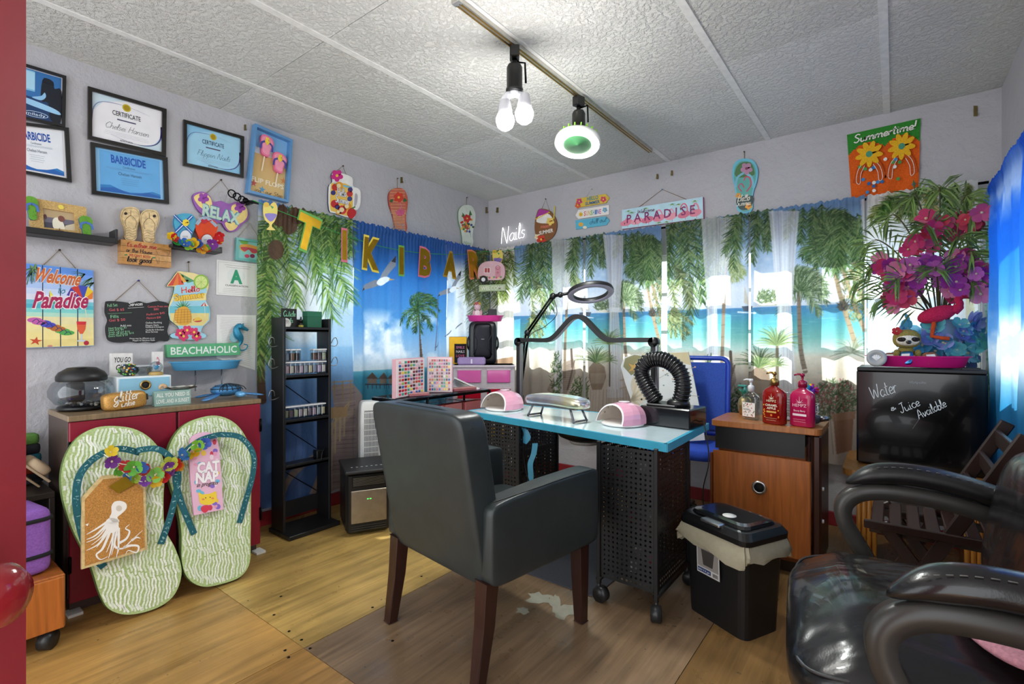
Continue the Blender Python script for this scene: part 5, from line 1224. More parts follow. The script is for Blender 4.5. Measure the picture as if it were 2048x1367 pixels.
for i,(a,b_,k) in enumerate(((.07,.5,.8),(.2,.55,.7),(.33,.6,.7),(.47,.3,1),(.62,.35,.9),(.78,.18,1.25),(.92,.25,1))):
    cc=('#e88aa0','#f0a3b4','#dd7690')[i%3]; p.poly(cat([(a-.09,.7),(a-.03,.55),(a+.04,.56),(a+.06,.72),(a,.86),(a-.07,.84)],4,True),z+.0003+.0001*i,cc); p.line(cat([(a+.03,.62),(a+.02,b_+.15),(a-.01*k,b_),(a-.035*k,b_+.08),(a-.045*k,b_+.2)],5),.01,z+.0005+.0001*i,cc); p.poly([(a-.05*k,b_+.2),(a-.035*k,b_+.2),(a-.045*k,b_+.32)],z+.0014,'#2a2a2e'); p.line([(a,.84),(a,.95)],.003,z+.0005,'#c86a80')
for a,b_ in ((.08,.1),(.3,.1),(.62,.1),(.7,.16),(.9,.12),(.12,.2),(.45,.9),(.55,.92)):
    for k in range(5):d=R(20+35*k); p.line([(a,b_),(a+.05*math.cos(d),b_+.14*math.sin(d))],.006,z+.0006,random.choice(('#8ac06a','#b5d48a','#5fa04c')),w1=.001)
p.script('Welcome',(.19,.33),(.4,.32),.2,.004,z+.0018,'#5a3a5a',.2); p.text('P A R A D I S E',(.06,.73),(.9,.73),.42,z+.0018,'#8a2468',bold=.012); s.done()
def d_h(p,z):
    cx,cy=1490,372; p.poly(sole(cx,cy,46,98,.02),z,'#5fb0a8'); p.poly(cat([(1470,348),(1480,328),(1502,326),(1510,345),(1506,352),(1480,356)],3,True),z+.0003,'#4f7a4a')
    p.flower(1494,338,12,z+.001,'#b88aa8','#8a3a5a'); p.line(cat([(1484,384),(1478,374),(1484,368),(1489,376)],4),.007,z+.001,'#c84a6a'); p.line(cat([(1494,384),(1503,370),(1500,356),(1492,355),(1489,362)],4),.009,z+.0011,'#d0506a')
    for k in (-1,1):p.line(cat([(1490,346),(1490+k*14,356),(1490+k*18,376)],5),.016,z+.0008,'#7fc4d8')
    p.poly(cat([(1474,398),(1506,392),(1504,412),(1494,420),(1480,418)],3,True),z+.0004,'#2f4a4a'); p.flower(1478,392,6,z+.0008,'#e09a2c','#c0602c'); p.flower(1498,413,7,z+.0008,'#f0a83c','#d0602c'); p.script('Hello',(1475,404),(1500,401),13,.005,z+.0014,'#f0ecdc',.2); p.script('Summer',(1473,413),(1502,410),10,.004,z+.0014,'#f0ecdc',.2)
ffsign('flip_flop_sign','turquoise flip-flop shaped sign with two flamingos beside the flamingo plaque','B',1490,372,54,108,.02,'#6fc4dc','#3f8aa8',d_h,[(1489,304),(1489,320)])
# summertime flag
q=((1694,270),(1841,237),(1837,378),(1703,398))
s=Sign('garden_flag','orange and green cloth flag reading Summertime with two yellow daisies','flag','B',*bil(q,.5,0)); b=s.part('cloth','fabric')
NX,NY=44,44; V=[]; F=[]; cl_=[]
for j in range(NY+1):
    for i in range(NX+1):u,v=bil(q,i/NX,j/NY); a,c_=s.p(u,v); V.append((a,c_,.006+.007*(j/NY)*(1+math.sin(i*.38+j*.14))+.003*math.sin(j*.44)))
for j in range(NY):
    for i in range(NX):F.append((j*(NX+1)+i,(j+1)*(NX+1)+i,(j+1)*(NX+1)+i+1,j*(NX+1)+i+1)); x,y=(i+.5)/NX,(j+.5)/NY; cl_.append('#e2600f' if y>.5 or min(math.hypot((x-c_),(y-.5)) for c_ in (.27,.74))<.31 else '#2f8a2c')
for f_,c_ in zip(F,cl_):b.add([V[i] for i in f_],[(0,1,2,3)],c_,True)
g=lambda a,b_:s.p(*bil(q,a,b_)); p=MB(g); s.parts.append(('stitched_lettering',p,'fabric',None)); p.script('Summertime!',(.08,.17),(.94,.15),.12,.007,.026,'#f2f0e6',.15)
p=MB(g); s.parts.append(('sandal_strap',p,'fabric',None))
for x in (.28,.74):
    for k in (-1,1):p.line(cat([(x,.42),(x+k*.12,.55),(x+k*.17,.68),(x+k*.2,.78)],5),.032,.026,'#c8500c'); p.line(cat([(x+k*.02,.44),(x+k*.15,.58),(x+k*.19,.76),(x+k*.14,.8),(x+k*.12,.66),(x+k*.06,.54)],5),.003,.0265,'#f0e6d8')
for i in range(26):
    a,b_=random.uniform(.06,.94),random.uniform(.5,.95); dd=MB(g); 
    if i<20:s.parts.append(('spot',dd,'fabric',None)); dd.disc(a,b_,.028,.026,.0262+i*.00002,('#3f8ac4','#f0ede6','#4f9a4c','#2f6aa8')[i%4],12)
for x,y in ((.29,.38),(.745,.36)):
    p=MB(g); s.parts.append(('daisy',p,'fabric',None)); p.flower(x,y,.19,.028,'#f0b81e','#4f9a7a',9,.2,.22)
s.done()

# ================================================================== red door by the camera
E_=at(60,680,.5); rzd=math.atan2(-FW[1],-FW[0])
dr=struct(empty('door_1',(E_.x,E_.y,0),rzd),'open red painted door with a round red knob')
obj('door_leaf',MB().col('#8f2a32').box((.4,-.021,1.03),(.8,.042,2.04),.004),'satin',dr)
kn=MB().col('#8a2026'); kn.tr(Matrix.Translation((.074,0,.98))@Matrix.Rotation(R(-90),4,'X')); kn.lathe([(.026,0),(.026,.006),(.012,.01),(.012,.02),(.02,.023),(.027,.033),(.028,.043),(.022,.054),(.01,.058),(0,.059)],24)
obj('knob',kn,'gloss',dr)
# ================================================================== red cabinet
CT=.868
cb_=thing('red_cabinet','low red two-door cabinet with a worn brown top','cabinet',(.02,.547,0))
cw,cdp=.831,.36
obj('body',MB().col('#4a3a34').box((cdp/2,cw/2,.46),(cdp,cw,.78),.002).box((cdp/2,cw/2,.035),(cdp-.03,cw-.02,.07)),'satin',cb_)
obj('top',MB().col('#8a7458').box((cdp/2+.01,cw/2,CT-.0125),(cdp+.02,cw+.004,.025),.003),'wood',cb_)
for k in (0,1):
    y=cw*(.25+.5*k)+(.001 if k else -.001); d=obj('door',MB().col('#8c1830').box((cdp+.01,y,.445),(.02,cw/2-.008,.79),.003),'satin',cb_)
    for z in (.22,.72):obj('hinge',MB().col('#1c1a1a').box((cdp+.02,(cw-.004) if k else .004,z),(.014,.012,.075),.003).cyl((cdp+.028,(cw-.004) if k else .004,z-.03),(cdp+.028,(cw-.004) if k else .004,z+.03),.005,n=8),'metal',d)
for y,x in ((.02,.34),(.82,.34)):obj('foot_pad',MB().col('#dcdcd8').box((x+.03,y,.006),(.07,.05,.012)),'paper',cb_)

def on(u,x):return onL(u,680,x)[0]
# aquarium bowl with a black lid
t=thing('fish_bowl','round clear fish bowl with a black domed lid','fish bowl',(.16,on(164,.16),CT))
t.scale=(.9,.9,.95)
obj('base',MB().col('#161618').lathe([(.085,0),(.1,.004),(.104,.014),(.098,.022),(0,.022)],28),'plastic',t)
obj('bowl',MB().col('#d6dde2').lathe([(.07,.02),(.11,.035),(.135,.07),(.138,.1),(.122,.135),(.1,.152)],32,caps=False),'glass',t)
obj('lid',MB().col('#1b1b1d').lathe([(.1,.145),(.107,.15),(.107,.17),(.095,.19),(.06,.212),(.02,.216),(0,.216)],32),'satin',t)
obj('feeding_hole',MB().col('#0c0c0d').lathe([(.03,.2155),(.028,.2185),(0,.2185)],18,(.035,-.01,-.004)),'plastic',t)
obj('water_filter',MB().col('#141a2a').box((-.03,-.02,.09),(.05,.07,.1),.01),'plastic',t)
gr=MB()
for i in range(40):a_,r_=random.uniform(0,6.28),.09*math.sqrt(random.random()); gr.sph((r_*math.cos(a_),r_*math.sin(a_),.03),random.uniform(.006,.011),6,4,random.choice(('#d8d8d8','#2a2a30','#3a3a44','#c8c0b0')))
g_=obj('gravel',gr,'satin',t); g_['kind']='stuff'
# pale blue drawer box and the small things on it
bx0,bx1=on(235,.24),on(344,.24); BH=.15
t=thing('drawer_box','pale blue gift box drawer with a brass ring pull','box',(.03,bx0,CT)); L=bx1-bx0
obj('sleeve',MB().col('#e4ecee').box((.1,L/2,BH/2),(.2,L,BH),.003),'paper',t)
dv=obj('drawer_front',MB().col('#8fc3dc').box((.202,L/2,BH/2+.02),(.006,L*.93,BH*.62),.002),'paper',t)
rg=MB().col('#b8985c'); rg.tube([(.207,L*.5+.02*math.cos(a_),BH/2+.03+.02*math.sin(a_)) for a_ in [2*math.pi*i/20 for i in range(20)]],.005,8,closed=True); obj('ring_pull',rg,'metal',dv)
obj('finger_hole',MB().col('#1a1a1a').tr(Matrix.Translation((.2052,L*.5,BH/2+.03))@Matrix.Rotation(R(90),4,'Y')).lathe([(.0,0),(.017,0),(.017,.001),(0,.001)],16),'matte',dv)
BT=CT+BH
def blocksign(label,u0,u1,x,z0,h,dep,col,draw):
    y0,y1=on(u0,x),on(u1,x); t=thing('block_sign',label,'sign',(x-dep,y0,z0),rot=ML); L=y1-y0
    obj('block',MB().col(col).box((L/2,h/2,dep/2),(L,h,dep),.002),'matte',t); m=MB(lambda a,b:(a*L,b*h)); draw(m,dep+.0006); obj('lettering',m,'paper',t); return t
blocksign('small white block sign reading YOU GO GIRL',222,266,.09,BT,.115,.03,'#e6e4e2',lambda m,z:(m.text('YOU GO',(.12,.6),(.88,.6),.22,z,'#222',shear=.1,bold=.02),m.text('GIRL',(.2,.25),(.8,.25),.24,z,'#222',shear=.1,bold=.02)))
blocksign('tiny white block sign with a pink flamingo',305,327,.075,BT,.12,.02,'#e8e6e4',lambda m,z:(m.line(cat([(.5,.2),(.5,.5),(.6,.6),(.45,.75),(.4,.65)],4),.004,z,'#d87a98'),m.disc(.5,.48,.2,.09,z,'#e08aa4'),m.text('love',(.25,.1),(.75,.1),.08,z,'#555')))
t=thing('mosaic_stone','egg shaped stone covered in bright mosaic chips','ornament',(.16,on(257,.16),BT)); ms=MB(); superell(ms,(0,0,.03),(.05,.085,.06),.9,18,10,'#23302a'); obj('stone',ms,'gloss',t); ch=MB()
for i in range(60):
    a_,p_=random.uniform(0,6.28),random.uniform(-1.2,1.4); q_=Vector((.0255*math.cos(p_)*math.cos(a_),.043*math.cos(p_)*math.sin(a_),.03+.0305*math.sin(p_))); ch.sph(q_,.005,5,3,random.choice(('#2f8a3c','#c83a2c','#2f5fb0','#e0b02c','#6fc04c','#d8d8d0')))
c_=obj('mosaic_chips',ch,'gloss',t); c_['kind']='stuff'
t=thing('glass_dish','clear glass bowl standing on the pale blue box','bowl',(.15,on(287,.15),BT)); obj('bowl',MB().col('#dfe6ea').lathe([(.02,0),(.022,.006),(.035,.022),(.046,.045),(.047,.05),(.043,.046),(.03,.022),(0,.01)],24),'clear',t); obj('rim',MB().col('#c9d0d6').tube([(.046*math.cos(a_),.046*math.sin(a_),.05) for a_ in [2*math.pi*i/24 for i in range(24)]],.002,6,closed=True),'gloss',t)
t=thing('snow_globe','small snow globe with sand and a blue heart','snow globe',(.19,on(312,.19),BT)); obj('base',MB().col('#b89a5a').lathe([(.03,0),(.032,.004),(.03,.014),(.024,.018),(0,.018)],20),'satin',t); obj('globe',MB().col('#e6eef2').sph((0,0,.042),.03,20,12),'glass',t)
hh=MB().col('#3f9ac4'); hh.tr(Matrix.Translation((.0,0,.042))@ML); hh.prism(cat([(0,-.014),(-.014,.002),(-.008,.012),(0,.006),(.008,.012),(.014,.002)],4,True),-.003,.003); obj('heart',hh,'gloss',t)
# glitter case, block sign, shells, turtle
t=thing('glasses_case','gold glitter hard case with white script lettering','case',(.34,on(252,.34),CT+.043),rot=ML@Matrix.Rotation(R(4),4,'Z')); L=on(296,.34)-on(208,.34); g=MB(); superell(g,(0,0,-.03),(L,.084,.08),.42,36,16,'#c3934c'); obj('shell',g,'glitter',t)
m=MB(); m.script('glitter',(-.05,.0),(.05,.006),.05,.004,.0115,'#f4efe2',.2); m.script('junkie',(-.035,-.026),(.03,-.022),.03,.003,.0115,'#f4efe2',.2); obj('lettering',m,'paper',t)
obj('clasp',MB().col('#3a2f24').box((L/2+.004,.005,-.03),(.01,.03,.03),.003),'leather',t)
blocksign('grey-green block sign reading All You Need Is Love And A Sunset',309,382,.33,CT,.075,.035,'#8fb0a8',lambda m,z:(m.text('ALL YOU NEED IS',(.05,.62),(.95,.62),.26,z,'#eef0ea',bold=.01),m.text('LOVE...AND A SUNSET',(.05,.2),(.95,.2),.26,z,'#eef0ea',bold=.01)))
t=thing('snail_shell','brown striped snail shell on the grey-green block sign','shell',(.31,on(324,.31),CT+.075)); sn=MB()
sn.tube([(.004*i*.0,(.016-.0012*i)*math.cos(i*.5),.017+(.016-.0012*i)*math.sin(i*.5)) for i in range(13)],[.011-.0007*i for i in range(13)],8,'#c9a884'); obj('whorl',sn,'gloss',t)
t=thing('oyster_shell','flat pale grey oyster shell resting on the blue gift box end','shell',(.29,on(362,.29),CT+.0755)); os_=MB(); V=[]; F=[]; NR,NA=6,22
for j in range(NR+1):
    for i in range(NA):a_=2*math.pi*i/NA; r_=j/NR; V.append((.035*r_*math.cos(a_)*(1+.1*math.sin(5*a_)),.075*r_*math.sin(a_)*(1+.08*math.sin(7*a_)),.004+.012*r_*r_+.003*r_*math.sin(9*a_)))
for j in range(NR):
    for i in range(NA):F.append((j*NA+i,j*NA+(i+1)%NA,(j+1)*NA+(i+1)%NA,(j+1)*NA+i))
os_.col('#c3c3bd').add(V,F,None,True).add([(v[0],v[1],v[2]-.006) for v in V],[tuple(reversed(f)) for f in F],'#8a8a84',True); obj('valve',os_,'gloss',t); t['label']='flat pale grey oyster shell lying on the grey-green block sign'
t=thing('turtle_ornament','blue painted metal sea turtle on the red cabinet','ornament',(.24,on(452,.24),CT),R(8)); sh=MB(); superell(sh,(0,0,.05),(.13,.16,.07),.95,24,10,'#4f8fc4'); obj('turtle_shell',sh,'glitter',t)
w_=MB().col('#16202c')
for i in range(7):a_=-1.2+.4*i; w_.tube([(.067*math.cos(p_),.082*math.cos(p_)*math.sin(a_),.05+.037*math.sin(p_)) for p_ in (0.05,.5,.9,1.4)],.0025,5)
for z_,k_ in ((.06,.96),(.075,.7)):w_.tube([(.067*k_*math.cos(a_),.082*k_*math.sin(a_),z_) for a_ in [2*math.pi*i/20 for i in range(20)]],.0025,5,closed=True)
obj('shell_ribs',w_,'satin',t)['kind']='stuff'
hd_=MB(); superell(hd_,(.105,.02,.03),(.07,.045,.035),.9,14,8,'#6fb0e0'); obj('head',hd_,'glitter',t)
for sx,sy,a_,L in ((.05,-.11,-60,.15),(.05,.11,60,.15),(-.06,-.09,-120,.09),(-.06,.09,120,.09)):
    f_=MB(); f_.tr(Matrix.Translation((sx,sy,.022))@Matrix.Rotation(R(a_),4,'Z')@Matrix.Rotation(R(8),4,'Y')); superell(f_,(0,0,0),(L,.05,.014),.9,18,6,'#5f9ad8'); obj('flipper',f_,'glitter',t)

# ================================================================== giant flip-flops leaning on the cabinet
LEAN=math.atan(.205); LO=Vector((.615,.7,.004)); LX=Vector((0,1,0)); LY=Vector((-math.sin(LEAN),0,math.cos(LEAN)))
def inside(P,x,y):
    r=False
    for i in range(len(P)):
        (xa,ya),(xb,yb)=P[i-1],P[i]
        if (ya>y)!=(yb>y) and x<(xb-xa)*(y-ya)/(yb-ya)+xa:r= not r
    return r
def giant(label,outline,yo,straps,seed):
    s=Tilt('giant_flip_flop',label,'flip-flop',(LO.x,yo,.004),LX,LY); O_=s.P=[s.p(*q_) for q_ in cat(outline,5,True)]; mn=min(p[1] for p in O_)
    sh_=-mn; s.p0=s.p; s.p=lambda u,v:(s.p0(u,v)[0],s.p0(u,v)[1]+sh_); O_=[(a,b+sh_) for a,b in O_]
    TH=.035; b=s.part('sole','fabric'); b.prism(O_,0,TH,'#afc486','#5a7038'); rb=s.part('wave_ribs','fabric'); rr=random.Random(seed)
    x0,x1=min(p[0] for p in O_),max(p[0] for p in O_); y0,y1=0,max(p[1] for p in O_); x=x0
    IN=[((a-(x0+x1)/2)*.965+(x0+x1)/2,(c_-y1/2)*.98+y1/2) for a,c_ in O_]
    while x<x1:
        ph,am=x*22+rr.uniform(0,.9),rr.uniform(.006,.009); run=[]; y=y0
        while y<y1+.02:
            px_=x+am*math.sin(y*40+ph+1.5*math.sin(y*9+x*14))+.002*math.sin(y*150+ph*3)
            if inside(IN,px_,y):run.append((px_,y))
            else:
                if len(run)>3:rb.line(run,.0085,TH+.0012,rr.choice(('#e4ecd8','#d8e4c8','#eef2e6')),raw=True)
                run=[]
            if len(run)>rr.randint(18,60):rb.line(run,.0075,TH+.0012,rr.choice(('#e4ecd8','#d8e4c8','#eef2e6')),raw=True); run=[]
            y+=.006
        x+=rr.uniform(.012,.0155)
    rb_i=len(s.parts)-1
    for st in straps:
        m=s.part('strap','fabric'); P=cat([(*s.p(u,v),TH+z) for u,v,z in st],7); V=[]; F=[]
        for i,p in enumerate(P):
            t_=Vector(P[min(i+1,len(P)-1)])-Vector(P[max(i-1,0)]); n_=Vector((-t_.y,t_.x,0)).normalized()*.013; V+=[Vector(p)+n_,Vector(p)-n_,Vector(p)-n_+Vector((0,0,.006)),Vector(p)+n_+Vector((0,0,.006))]
        for i in range(len(P)-1):
            for k in range(4):F.append((i*4+k,i*4+(k+1)%4,i*4+4+(k+1)%4,i*4+4+k))
        m.col('#1f5f6a').add(V,F+[(3,2,1,0),tuple(len(V)-4+k for k in range(4))],None,False)
        sp_=s.part('strap_flecks','fabric',m)
        for _ in range(60):i=rr.randrange(1,len(P)-1); p=P[i]; sp_.line([(p[0]+rr.uniform(-.008,.008),p[1]+rr.uniform(-.008,.008)),(p[0]+rr.uniform(-.008,.008),p[1]+rr.uniform(-.008,.008))],.003,p[2]+.0068,rr.choice(('#7fb0b4','#4f8f96','#a9ccc8')),raw=True)
    made=s.done()
    for c_ in s.root.children_recursive:
        if c_.name.startswith(('strap_flecks','wave_ribs')):c_['kind']='stuff'
    return s
giant('giant green wavy flip-flop with a cork octopus board leaning on it',[(222,858),(270,866),(308,895),(325,940),(322,1000),(325,1060),(345,1100),(358,1145),(345,1190),(310,1218),(255,1232),(215,1222),(195,1190),(175,1130),(140,1060),(120,990),(122,935),(145,888),(180,864)],on(240,.6),[[(270,912,.03),(225,905,.05),(180,922,.055),(150,955,.05),(143,1000,.04),(152,1050,.02),(170,1100,.004),(203,1138,.0)],[(262,908,.045),(300,905,.055),(330,925,.05),(346,960,.03),(335,1030,.012),(316,1092,.0)]],1)
giant('giant green wavy flip-flop carrying a pink sleep mask packet',[(418,833),(460,845),(488,880),(497,930),(496,1000),(495,1080),(493,1125),(475,1152),(440,1166),(400,1172),(370,1155),(358,1120),(357,1060),(345,1000),(328,940),(335,890),(365,850)],on(410,.6),[[(425,872,.045),(385,884,.055),(352,912,.05),(340,950,.035),(352,1000,.015),(382,1068,.0)],[(425,872,.045),(465,878,.055),(490,910,.055),(492,950,.04),(482,1000,.02),(472,1046,.0)]],2)
def leanpt(u,v,up):
    n_=LX.cross(LY); q_=rayplane(u,v,LO+n_*up,n_); return tuple(q_)
lei('flower_garland','flower garland strung across both giant flip-flops',[leanpt(208,908,.1),leanpt(235,925,.11),leanpt(262,930,.1),leanpt(290,938,.1),leanpt(320,942,.1),leanpt(345,930,.1),leanpt(365,912,.1),leanpt(385,890,.105),leanpt(415,880,.1)],.029,15,('#f2d43c','#7a3a9a','#c8282c','#6fc24c','#3f6fd0','#c03030','#f0b82c','#8ad06a','#7a3aa8','#c8d04c','#e0302c','#3f7ac8','#f0c02c','#8fd04a','#4a6ad0','#8a4ab0'),(1,-.3,.2),5,.02)
lei('flower_garland','lower strand of small paper flowers below the garland on the flip-flops',[leanpt(232,930,.08),leanpt(255,950,.085),leanpt(280,962,.09),leanpt(310,963,.09),leanpt(335,950,.085),leanpt(360,930,.085),leanpt(378,905,.09)],.023,9,('#6fc24c','#3f7ac8','#a9c83c','#7a3aa8','#f0c02c','#d82c34','#8a4ab0','#f2a82c'),(1,-.3,.2),8,.006)
NL=LX.cross(LY)
s=Tilt('octopus_corkboard','cork tag board with a white octopus print on the left flip-flop','picture',LO+NL*.075+Vector((0,0,0)),LX,LY)
o_=[(163,995),(203,951),(262,945),(290,972),(294,1098),(163,1138)]; b=s.part('wood_frame','wood').col('#d8bd86'); b.slab(o_,-.014,.004); ck=s.part('cork','cork').col('#b57f3c'); ctr=(230,1045); ck.slab([(u+(ctr[0]-u)*.09,v+(ctr[1]-v)*.075) for u,v in o_],.004,.006)
oc=s.part('octopus_print','paper').col('#eeeae4'); z=.0066; oc.poly(cat([(222,1012),(228,1003),(240,1001),(251,1006),(252,1016),(243,1026),(234,1034),(238,1042),(228,1046),(218,1036),(222,1025)],4,True),z); oc.disc(237,1016,6,6,z+.0003,'#cfc6b8'); oc.poly(cat([(216,1036),(234,1038),(236,1052),(230,1066),(216,1062),(208,1050)],3,True),z)
for k in range(7):oc.line(cat([(218+k*2.4,1044),(196+k*7,1072),(172+k*10,1084+k*5)],5),.007,z+.0001,w1=.002)
for tn in ([(218,1040),(190,1058),(172,1068)],[(216,1045),(190,1070),(172,1078)],[(218,1050),(198,1085),(172,1100)],[(222,1055),(205,1095),(192,1108),(200,1118),(215,1112)],[(228,1060),(222,1095),(216,1116)],[(236,1055),(236,1095),(232,1110)],[(232,1062),(228,1090),(244,1096),(262,1080),(284,1060)],[(238,1085),(252,1076),(258,1062),(250,1056),(258,1048)],[(246,1094),(262,1090),(276,1092),(272,1104),(256,1100),(250,1108)],[(262,1080),(272,1074),(280,1076)],[(172,1050),(176,1046)]):oc.line(cat(tn,6),.011,z+.0002,w1=.0015)
s.done()
s=Tilt('gold_clip','shiny gold foil tag clipped at the top of the cork board','clip',LO+NL*.085,LX,LY); g=s.part('foil','foil').col('#b8922c'); g.slab([(217,972),(250,952),(268,968),(236,986)],0,.008); s.done()
s=Tilt('sleep_mask_packet','pink CAT NAP packet with cartoon cats on the right flip-flop','packet',LO+NL*.06,LX,LY)
o_=[(387,1030),(380,960),(377,900),(381,876),(395,866),(415,864),(432,874),(438,900),(442,960),(446,1018)]; b=s.part('packet','paper'); b.slab(cat(o_[2:8],4)+o_[8:]+o_[:2],-.006,.006,'#e8b8d0','#c890b0'); p=s.part('print','paper'); z=.0066
for i in range(30):u,v=random.uniform(386,438),random.uniform(880,1016); p.disc(u,v,random.uniform(3,6),random.uniform(3,6),z+i*.00001,random.choice(('#d0405a','#8a6ac8','#f2c84c','#6fb8d8','#f4d8e4','#e8a0c0')),10)
p.text('CAT',(393,946),(438,940),20,z+.001,'#f8f4f6',bold=.05,rim='#b87aa0',rimw=.02); p.text('NAP',(390,966),(436,960),20,z+.001,'#f8f4f6',bold=.05,rim='#b87aa0',rimw=.02); p.text('in progress',(392,974),(434,968),8,z+.001,'#2a2a2a',shear=.3,bold=.01)
p.poly(cat([(397,994),(396,984),(404,988),(420,986),(430,982),(432,992),(431,1002),(416,1009),(400,1006)],4,True),z+.001,'#f2cf3c'); p.disc(405,998,3,2,z+.0014,'#e88a5a',8); p.disc(424,996,3,2,z+.0014,'#e88a5a',8); p.disc(410,995,1.2,1.2,z+.0014,'#222',6); p.disc(419,994,1.2,1.2,z+.0014,'#222',6); p.poly(cat([(400,1018),(404,1011),(416,1010),(417,1018),(408,1025)],3,True),z+.0012,'#d83a54'); s.done()

# ================================================================== stacked storage beyond the cabinet, by the door
t=thing('shelf_unit','dark low shelf unit against the wall beside the red cabinet','shelf',(.03,.08,0))
for n_,c_,d_ in (('top_board',(.14,.22,.52),(.28,.44,.025)),('side_panel',(.14,.01,.255),(.28,.02,.505)),('side_panel',(.14,.43,.255),(.28,.02,.505)),('bottom_board',(.14,.22,.04),(.28,.4,.02)),('back_panel',(.006,.22,.26),(.012,.4,.48))):obj(n_,MB().col('#2b241e').box(c_,d_,.002),'satin',t)
t=thing('storage_pedestal','orange-brown wooden drawer unit on black castors under the purple bag','drawer unit',(.33,.05,0))
obj('box',MB().col('#b0652c').box((.16,.22,.175),(.32,.44,.21),.004),'wood',t); fp=obj('drawer_front',MB().col('#b86a2e').box((.328,.22,.175),(.016,.43,.2),.003),'wood',t); obj('hand_slot',MB().col('#1a120c').box((.3365,.22,.245),(.002,.11,.028),.001),'matte',fp)
def castor(par,x,y,r=.03,yaw=0,top=.075):
    m=Matrix.Translation((x,y,0))@Matrix.Rotation(yaw,4,'Z'); k=MB().tr(m).col('#2a2b2d')
    w=MB().tr(m).col('#202123')
    for sy in (-1,1):w.tr(m@Matrix.Translation((.012,sy*.014,r))@Matrix.Rotation(R(90),4,'X')); w.lathe([(0,-.009),(r*.9,-.009),(r,-.004),(r,.004),(r*.9,.009),(0,.009)],20)
    k.tr(m); k.cyl((0,0,r*1.2),(0,0,top),.008,n=8); k.box((.008,0,r*1.5),(.05,.014,r),.006); k.tr(m@Matrix.Translation((.012,0,r))@Matrix.Rotation(R(90),4,'X')); k.lathe([(r*1.08,-.02),(r*1.08,.02)],20)
    a_=obj('castor',k,'plastic',par); obj('wheel',w,'plastic',a_)
castor(t,.29,.40,.034,R(-40)); castor(t,.29,.05,.034,R(20)); castor(t,.04,.40,.034); castor(t,.04,.05,.034)
t=thing('purple_bag','purple fabric lunch bag with two black zips on the wooden drawer','bag',(.5,.28,.282),R(8))
b=MB(); superell(b,(0,0,.13),(.24,.34,.26),.2,36,18,'#8a5ab0'); obj('bag_body',b,'fabric',t)
for z_ in (.075,.215):zz=MB().col('#141416'); zz.tube([(.1205*sgnpow(math.cos(a_),.21),.1705*sgnpow(math.sin(a_),.21),z_) for a_ in [2*math.pi*i/48 for i in range(48)]],.008,6,closed=True); obj('zip',zz,'fabric',t)
h_=MB().col('#7a4aa0'); h_.tube(cat([(.05,-.1,.25),(.07,-.05,.285),(.07,.05,.285),(.05,.1,.25)],6),.011,8); obj('handle',h_,'fabric',t)
t=thing('cardboard_tray','folded brown cardboard drink tray lying on the dark shelf','cardboard tray',(.2,.42,.536),R(0)); m=MB().col('#b09a7c'); m.tr(Matrix.Translation((0,0,.135))@Matrix.Rotation(R(-48),4,'X')); m.box((0,0,0),(.18,.26,.01),.002)
for (a_,b_) in ((-.05,-.07),(.05,-.07),(-.05,.06),(.05,.06)):superell(m,(a_,b_,.02),(.075,.09,.05),.6,14,8,'#c3ac8c')
m.box((0,0,-.035),(.17,.24,.008),.002,col='#9a8468'); obj('moulded_tray',m,'paper',t)
t=thing('folded_towel','folded dark towel with orange and teal print behind the cardboard tray','towel',(.07,.45,.534)); m=MB(); 
for i,cc in enumerate(('#20222a','#c8461c','#1f6a7a','#20222a','#5a8a3c')):superell(m,(0,0,.03+.045*i),(.08,.14-.008*i,.05),.4,18,8,cc)
obj('fold',m,'fabric',t)

# ================================================================== black rack with nail powders
RY0,RY1,RX0,RX1=1.56,1.885,.155,.30
t=thing('display_rack','narrow black display rack of small jars standing before the palm curtain','shelf',(RX0,RY0,0)); rw,rd=RY1-RY0,RX1-RX0
for y in (.008,rw-.008):obj('upright',MB().col('#19191b').box((rd/2,y,.67),(rd,.016,1.34),.002),'satin',t)
SHZ=[1.262,.965,.69,.412]
for i,z in enumerate(SHZ):obj('shelf_board',MB().col('#1b1b1d').box((rd/2,rw/2,z),(rd,rw-.034,.016),.002),'satin',t); obj('front_lip',MB().col('#161618').box((rd-.004,rw/2,z+.006),(.008,rw-.034,.03),.002),'satin',t)
obj('top_rail',MB().col('#19191b').box((.008,rw/2,1.3),(.012,rw-.034,.07)),'satin',t)
obj('back_rail',MB().col('#19191b').box((.008,rw/2,.12),(.012,rw-.034,.1)),'satin',t)
obj('foot_plate',MB().col('#19191b').box((.11,rw/2,.014),(.25,rw+.02,.026),.003),'satin',t)
for z in (.985,.71,.43):obj('cross_brace',MB().col('#101012').tube([(.004,.02,z-.02),(.004,rw-.02,z-.24)],.003,5),'metal',t)
for k,(y,z,sd_) in enumerate(((0,1.17,-1),(0,1.04,-1),(0,.85,-1),(rw,1.17,1),(rw,1.04,1))):
    hk=MB().col('#9a9a9c'); hk.tube(cat([(.1,y+sd_*.002,z),(.11,y+sd_*.05,z-.01),(.11,y+sd_*.07,z+.01),(.11,y+sd_*.06,z+.045),(.11,y+sd_*.04,z+.04),(.1,y+sd_*.03,z+.01)],5),.003,6); obj('wire_hook',hk,'metal',t)
pc=('#b9aab4','#d8cfc3','#8a7a86','#c3a9bc','#a3b0b8','#d3c6a4','#7f8fa8','#c9b0d0','#e0ddd4','#8f8a74','#6a5a62','#b8c0a0')
